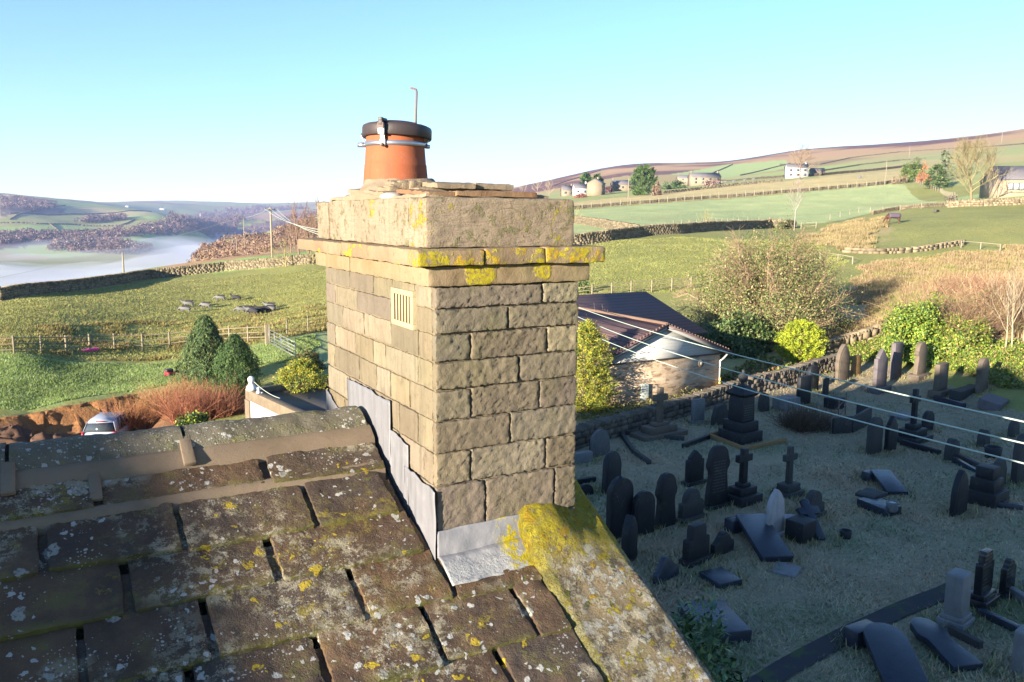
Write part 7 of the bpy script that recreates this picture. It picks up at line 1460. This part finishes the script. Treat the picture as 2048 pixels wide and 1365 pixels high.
grass('frosted tufty graveyard grass with straw patches', GRAVEPOLY, 230000, .075, .011, [(.16, .21, .095), (.20, .25, .135), (.29, .305, .20), (.37, .33, .215), (.43, .33, .20), (.46, .31, .195), (.36, .245, .15)], 11, 60, 1.4)
LW = P_((-200, 850), (60, 826), (250, 788), (430, 748), (640, 722), (640, 670), (535, 687), (40, 710), (-200, 728))
grass('frost-tipped lush lawn grass behind the house', LW, 130000, .11, .02, [(.20, .28, .075), (.25, .32, .10), (.34, .38, .20), (.17, .24, .06)], 38, 66, .6)
grass('scattered coarse tussocks in the sheep pasture', P_((-100, 715), (40, 707), (535, 681), (700, 660), (700, 600), (300, 640), (0, 660), (-100, 665)), 26000, .22, .03, [(.30, .22, .10), (.26, .24, .07), (.36, .27, .12), (.20, .19, .06)], 52, 90, .9, patch=(.5, .12))
grass('rough pasture grass around the sheep', P_((-100, 715), (40, 707), (535, 681), (700, 660), (700, 535), (300, 562), (0, 606), (-100, 620)), 110000, .10, .03, [(.24, .25, .07), (.21, .235, .065), (.28, .255, .09), (.26, .21, .085)], 52, 120, .8)
STP = P_((1660, 660), (1720, 600), (1700, 550), (1800, 522), (1960, 498), (2100, 492), (2200, 600), (2150, 690), (1985, 680), (1900, 650), (1760, 620), (1720, 690))
grass('tall straw-coloured rough grass on the bank', STP, 120000, .30, .02, [(.20, .21, .07), (.30, .215, .115), (.26, .18, .10), (.33, .25, .14), (.26, .18, .10), (.23, .22, .07)], 44, 125, .5, soft=4)
grass('orange rough grass below the horse', P_((1620, 478), (1700, 440), (1775, 458), (1765, 494), (1690, 500), (1590, 490)), 26000, .4, .035, [(.28, .20, .11), (.24, .18, .095), (.30, .225, .125), (.20, .195, .07)], 85, 170, .5, soft=5)
grass('olive pasture grass on the right slope', P_((1150, 590), (1350, 585), (1600, 600), (1700, 520), (1600, 480), (1400, 475), (1280, 478), (1150, 495)), 60000, .10, .035, [(.24, .25, .075), (.22, .24, .065), (.28, .26, .10)], 68, 130, .8)
gq = []
for o in list(bpy.data.objects):
    if o.parent is None and o.get('category') in ('gravestone', 'cross', 'monument', 'plinth', 'grave slab'):
        for _ in range(150): a = rng.uniform(0, 6.28); q = rng.uniform(.28, .62); gq.append((o.location.x + math.cos(a) * q * 1.25, o.location.y + math.sin(a) * q, o.location.z))
gq = np.array(gq); n = len(gq); gq[:, 2] = T(gq[:, 0], gq[:, 1]) - .02; a = rng.uniform(0, 6.28, n); s_ = np.stack([-np.sin(a), np.cos(a), a * 0], 1) * .014; d = np.stack([np.cos(a) * .7, np.sin(a) * .7, np.ones(n)], 1) * rng.uniform(.08, .24, (n, 1))
m = MB(); m.add(np.stack([gq - s_, gq + s_, gq + d], 1).reshape(-1, 3), (np.arange(n) * 3)[:, None] + np.arange(3)[None], np.repeat(pal([(.15, .19, .07), (.22, .25, .11), (.38, .30, .16), (.44, .33, .18), (.10, .13, .05)], n), 3, 0)); tag(m.build('grass_tufts', M_GRASS, None), 'longer grass left standing round the foot of the gravestones', 'grass', kind='stuff')
def cover(label, poly, n, size, cols, hmax):
    W = np.array([q[:2] for q in P_(*poly)]); lo, hi = W.min(0), W.max(0); s_ = rng.uniform(lo, hi, (n * 5, 2)); s_ = s_[inpoly(s_[:, 0], s_[:, 1], W)][:n]; n = len(s_); Z = T(s_[:, 0], s_[:, 1]); Q = np.stack([s_[:, 0], s_[:, 1], Z], 1); Q[:, 2] += rng.uniform(0, 1, n) * hmax * np.clip(.6 + fbm(Q, .7, 97, 3), .1, 1.5)
    m = MB(); leaves(m, Q, rdir(n) + [0, 0, .3], rdir(n) * .6 + [0, 0, 1], size * rng.uniform(.6, 1.3, n), .75, pal(cols, n)); tag(m.build('ivy_cover', M_LEAF, None), label, 'ground cover', kind='stuff')
cover('ivy ground cover over the bank behind the graves', [(1655, 700), (1760, 676), (1900, 690), (2100, 690), (2150, 780), (2000, 780), (1930, 750), (1850, 735), (1760, 720), (1680, 735)], 42000, .10, IV + [(.30, .22, .10)], .45)
cover('low weeds and brown bracken around the garden corner', [(1440, 760), (1520, 715), (1600, 728), (1680, 700), (1690, 735), (1600, 765), (1500, 785)], 9000, .16, [(.16, .20, .04), (.30, .24, .08), (.26, .14, .07), (.10, .13, .03)], .35)
cover('shrubby dead growth at the foot of the bungalow wall', [(1150, 815), (1290, 800), (1430, 778), (1430, 800), (1290, 830), (1150, 850)], 2500, .12, [(.20, .16, .08), (.12, .13, .05)], .35)
# bare earth of the cut bank behind the car, soil heaps
M_SOIL = NT('bare_orange_soil'); _c = M_SOIL.mix(M_SOIL.noise(1.6, 5, .7), (.16, .07, .03), (.42, .20, .075)); _c = M_SOIL.mix(M_SOIL.step(M_SOIL.noise(5, 5, .7), .5, .7), _c, (.10, .055, .035)); M_SOIL.bump(M_SOIL.noise(4, 6, .7), .9, .15); M_SOIL = M_SOIL.done(_c, .95)
_ea = np.linspace(_edge[0][0] + .05, _edge[0][-1] - .04, 9); _er = np.interp(_ea, *_edge); E0 = np.stack([(FW[0] * np.cos(_ea) + RT[0] * np.sin(_ea)) * _er, (FW[1] * np.cos(_ea) + RT[1] * np.sin(_ea)) * _er, _er * 0], 1); t_ = np.linspace(0, 1, 120); X = np.interp(t_, np.linspace(0, 1, len(E0)), E0[:, 0]); Y = np.interp(t_, np.linspace(0, 1, len(E0)), E0[:, 1]); toward = -unit(np.stack([X, Y], 1))
rows = []
for k, (off, dz) in enumerate(((-.5, .02), (-.15, .10), (.05, .02), (.2, -.30), (.45, -.68), (.8, -.95), (1.4, -1.10), (2.6, -1.22))):
    x, y = X + toward[:, 0] * off, Y + toward[:, 1] * off; q = np.stack([x, y, _Tbase(X, Y) + dz], 1); q += np.stack([fbm(q, 1.6, 200 + s_, 4) for s_ in range(3)], 1) * (.4 if 1 < k < 7 else .1); rows.append(q)
m = MB(); V = np.stack(rows, 1).reshape(-1, 3); L_ = len(rows); i = np.arange(119)[:, None] * L_; j = np.arange(L_ - 1)[None]; m.add(V, np.stack([i + j, i + L_ + j, i + L_ + j + 1, i + j + 1], -1).reshape(-1, 4)); tag(m.build('earth_bank', M_SOIL, None, smooth=True), kind='structure')
M_SOILD = simple('dark_heaped_soil', (.10, .055, .035), .95, .4, 5, bump=.9, bscale=9)
for lab, px, py, r_, h_ in (('dark lumpy soil heap at the left edge behind the ridge', 20, 880, 1.5, .9), ('smaller dark soil heap left of the parked car', 90, 888, 1.3, .6)):
    P = at(px, py); o = thing('soil_heap', lab, 'soil heap', tuple(P)); m = MB(); A2, B2 = np.meshgrid(np.arange(40) / 40 * 2 * math.pi, np.linspace(0, 1, 16), indexing='ij'); V = np.stack([np.cos(A2) * B2 * r_, np.sin(A2) * B2 * r_, (1 - B2 ** 1.5) * h_ - .15], -1).reshape(-1, 3); V += np.stack([fbm(V + P, 2.2, 210 + s_, 4) for s_ in range(3)], 1) * .4; i = np.arange(40)[:, None] * 16; i2 = (np.arange(40)[:, None] + 1) % 40 * 16; j = np.arange(15)[None]; m.add(V, np.stack([i + j, i + j + 1, i2 + j + 1, i2 + j], -1).reshape(-1, 4)); m.build('soil', M_SOILD, o, smooth=True, local=True)
# unused ground point outside the picture; no tree is built here
P = np.array([-15.2, -2.7, Tz(-15.2, -2.7)])
# ------------------------------------------------------------------ valley mist and the air
FZ = CAMZ - 66.0
m = MB(); na_, nr_ = 120, 90
aa = np.linspace(-.80, -.235, na_); rr_ = np.exp(np.linspace(math.log(480), math.log(3600), nr_)); A2, R2 = np.meshgrid(aa, rr_, indexing='ij')
X = (FW[0] * np.cos(A2) + RT[0] * np.sin(A2)) * R2; Y = (FW[1] * np.cos(A2) + RT[1] * np.sin(A2)) * R2
top = np.stack([X, Y, FZ + fbm(np.stack([X, Y, X * 0], -1).reshape(-1, 3), 1 / 190., 300, 4).reshape(X.shape) * 30 + 4 - 12 * sstep(1500, 2600, R2) * 0], -1)
edge = np.minimum(np.minimum(np.arange(na_), na_ - 1 - np.arange(na_))[:, None] / 6.0, np.minimum(np.arange(nr_), nr_ - 1 - np.arange(nr_))[None] / 5.0); edge = np.clip(edge, 0, 1)
top[..., 2] -= (1 - edge) * 34
bot = top.copy(); bot[..., 2] = FZ - 36 - .0 * R2
i = np.arange(na_ - 1)[:, None] * nr_; j = np.arange(nr_ - 1)[None]; F = np.stack([i + j, i + nr_ + j, i + nr_ + j + 1, i + j + 1], -1).reshape(-1, 4); N_ = na_ * nr_
m.add(np.concatenate([top.reshape(-1, 3), bot.reshape(-1, 3)]), [F, (F + N_)[:, ::-1]])
idx = lambda a, b: a * nr_ + b
bd = [idx(a, 0) for a in range(na_)] + [idx(na_ - 1, b) for b in range(1, nr_)] + [idx(a, nr_ - 1) for a in range(na_ - 2, -1, -1)] + [idx(0, b) for b in range(nr_ - 2, 0, -1)]
bd = np.array(bd); b2 = np.roll(bd, -1); m.f.append(np.stack([bd, bd + N_, b2 + N_, b2], 1))
def volmat(name, col, dens, aniso=0.0):
    mt = bpy.data.materials.new(name); mt.use_nodes = True; t = mt.node_tree; t.nodes.clear(); o = t.nodes.new('ShaderNodeOutputMaterial'); v = t.nodes.new('ShaderNodeVolumePrincipled'); v.inputs['Color'].default_value = (*col, 1); v.inputs['Density'].default_value = dens; v.inputs['Anisotropy'].default_value = aniso; t.links.new(v.outputs[0], o.inputs['Volume']); return mt
fog = m.build('mist', volmat('valley_mist', (.64, .66, .82), .0030), None); tag(fog, 'bank of lilac-white mist lying in the valley bottom', 'mist', kind='stuff')
hz = MB(); zb = min(float(TZ.min()), FZ - 45) - 1.0; hz.box((0, 0, (zb + 420) / 2), (14200, 14200, 420 - zb))
haze = hz.build('haze', volmat('pale_air', (.44, .56, 1.0), .00008), None); tag(haze, 'thin pale blue air over the whole valley', 'haze', kind='stuff')
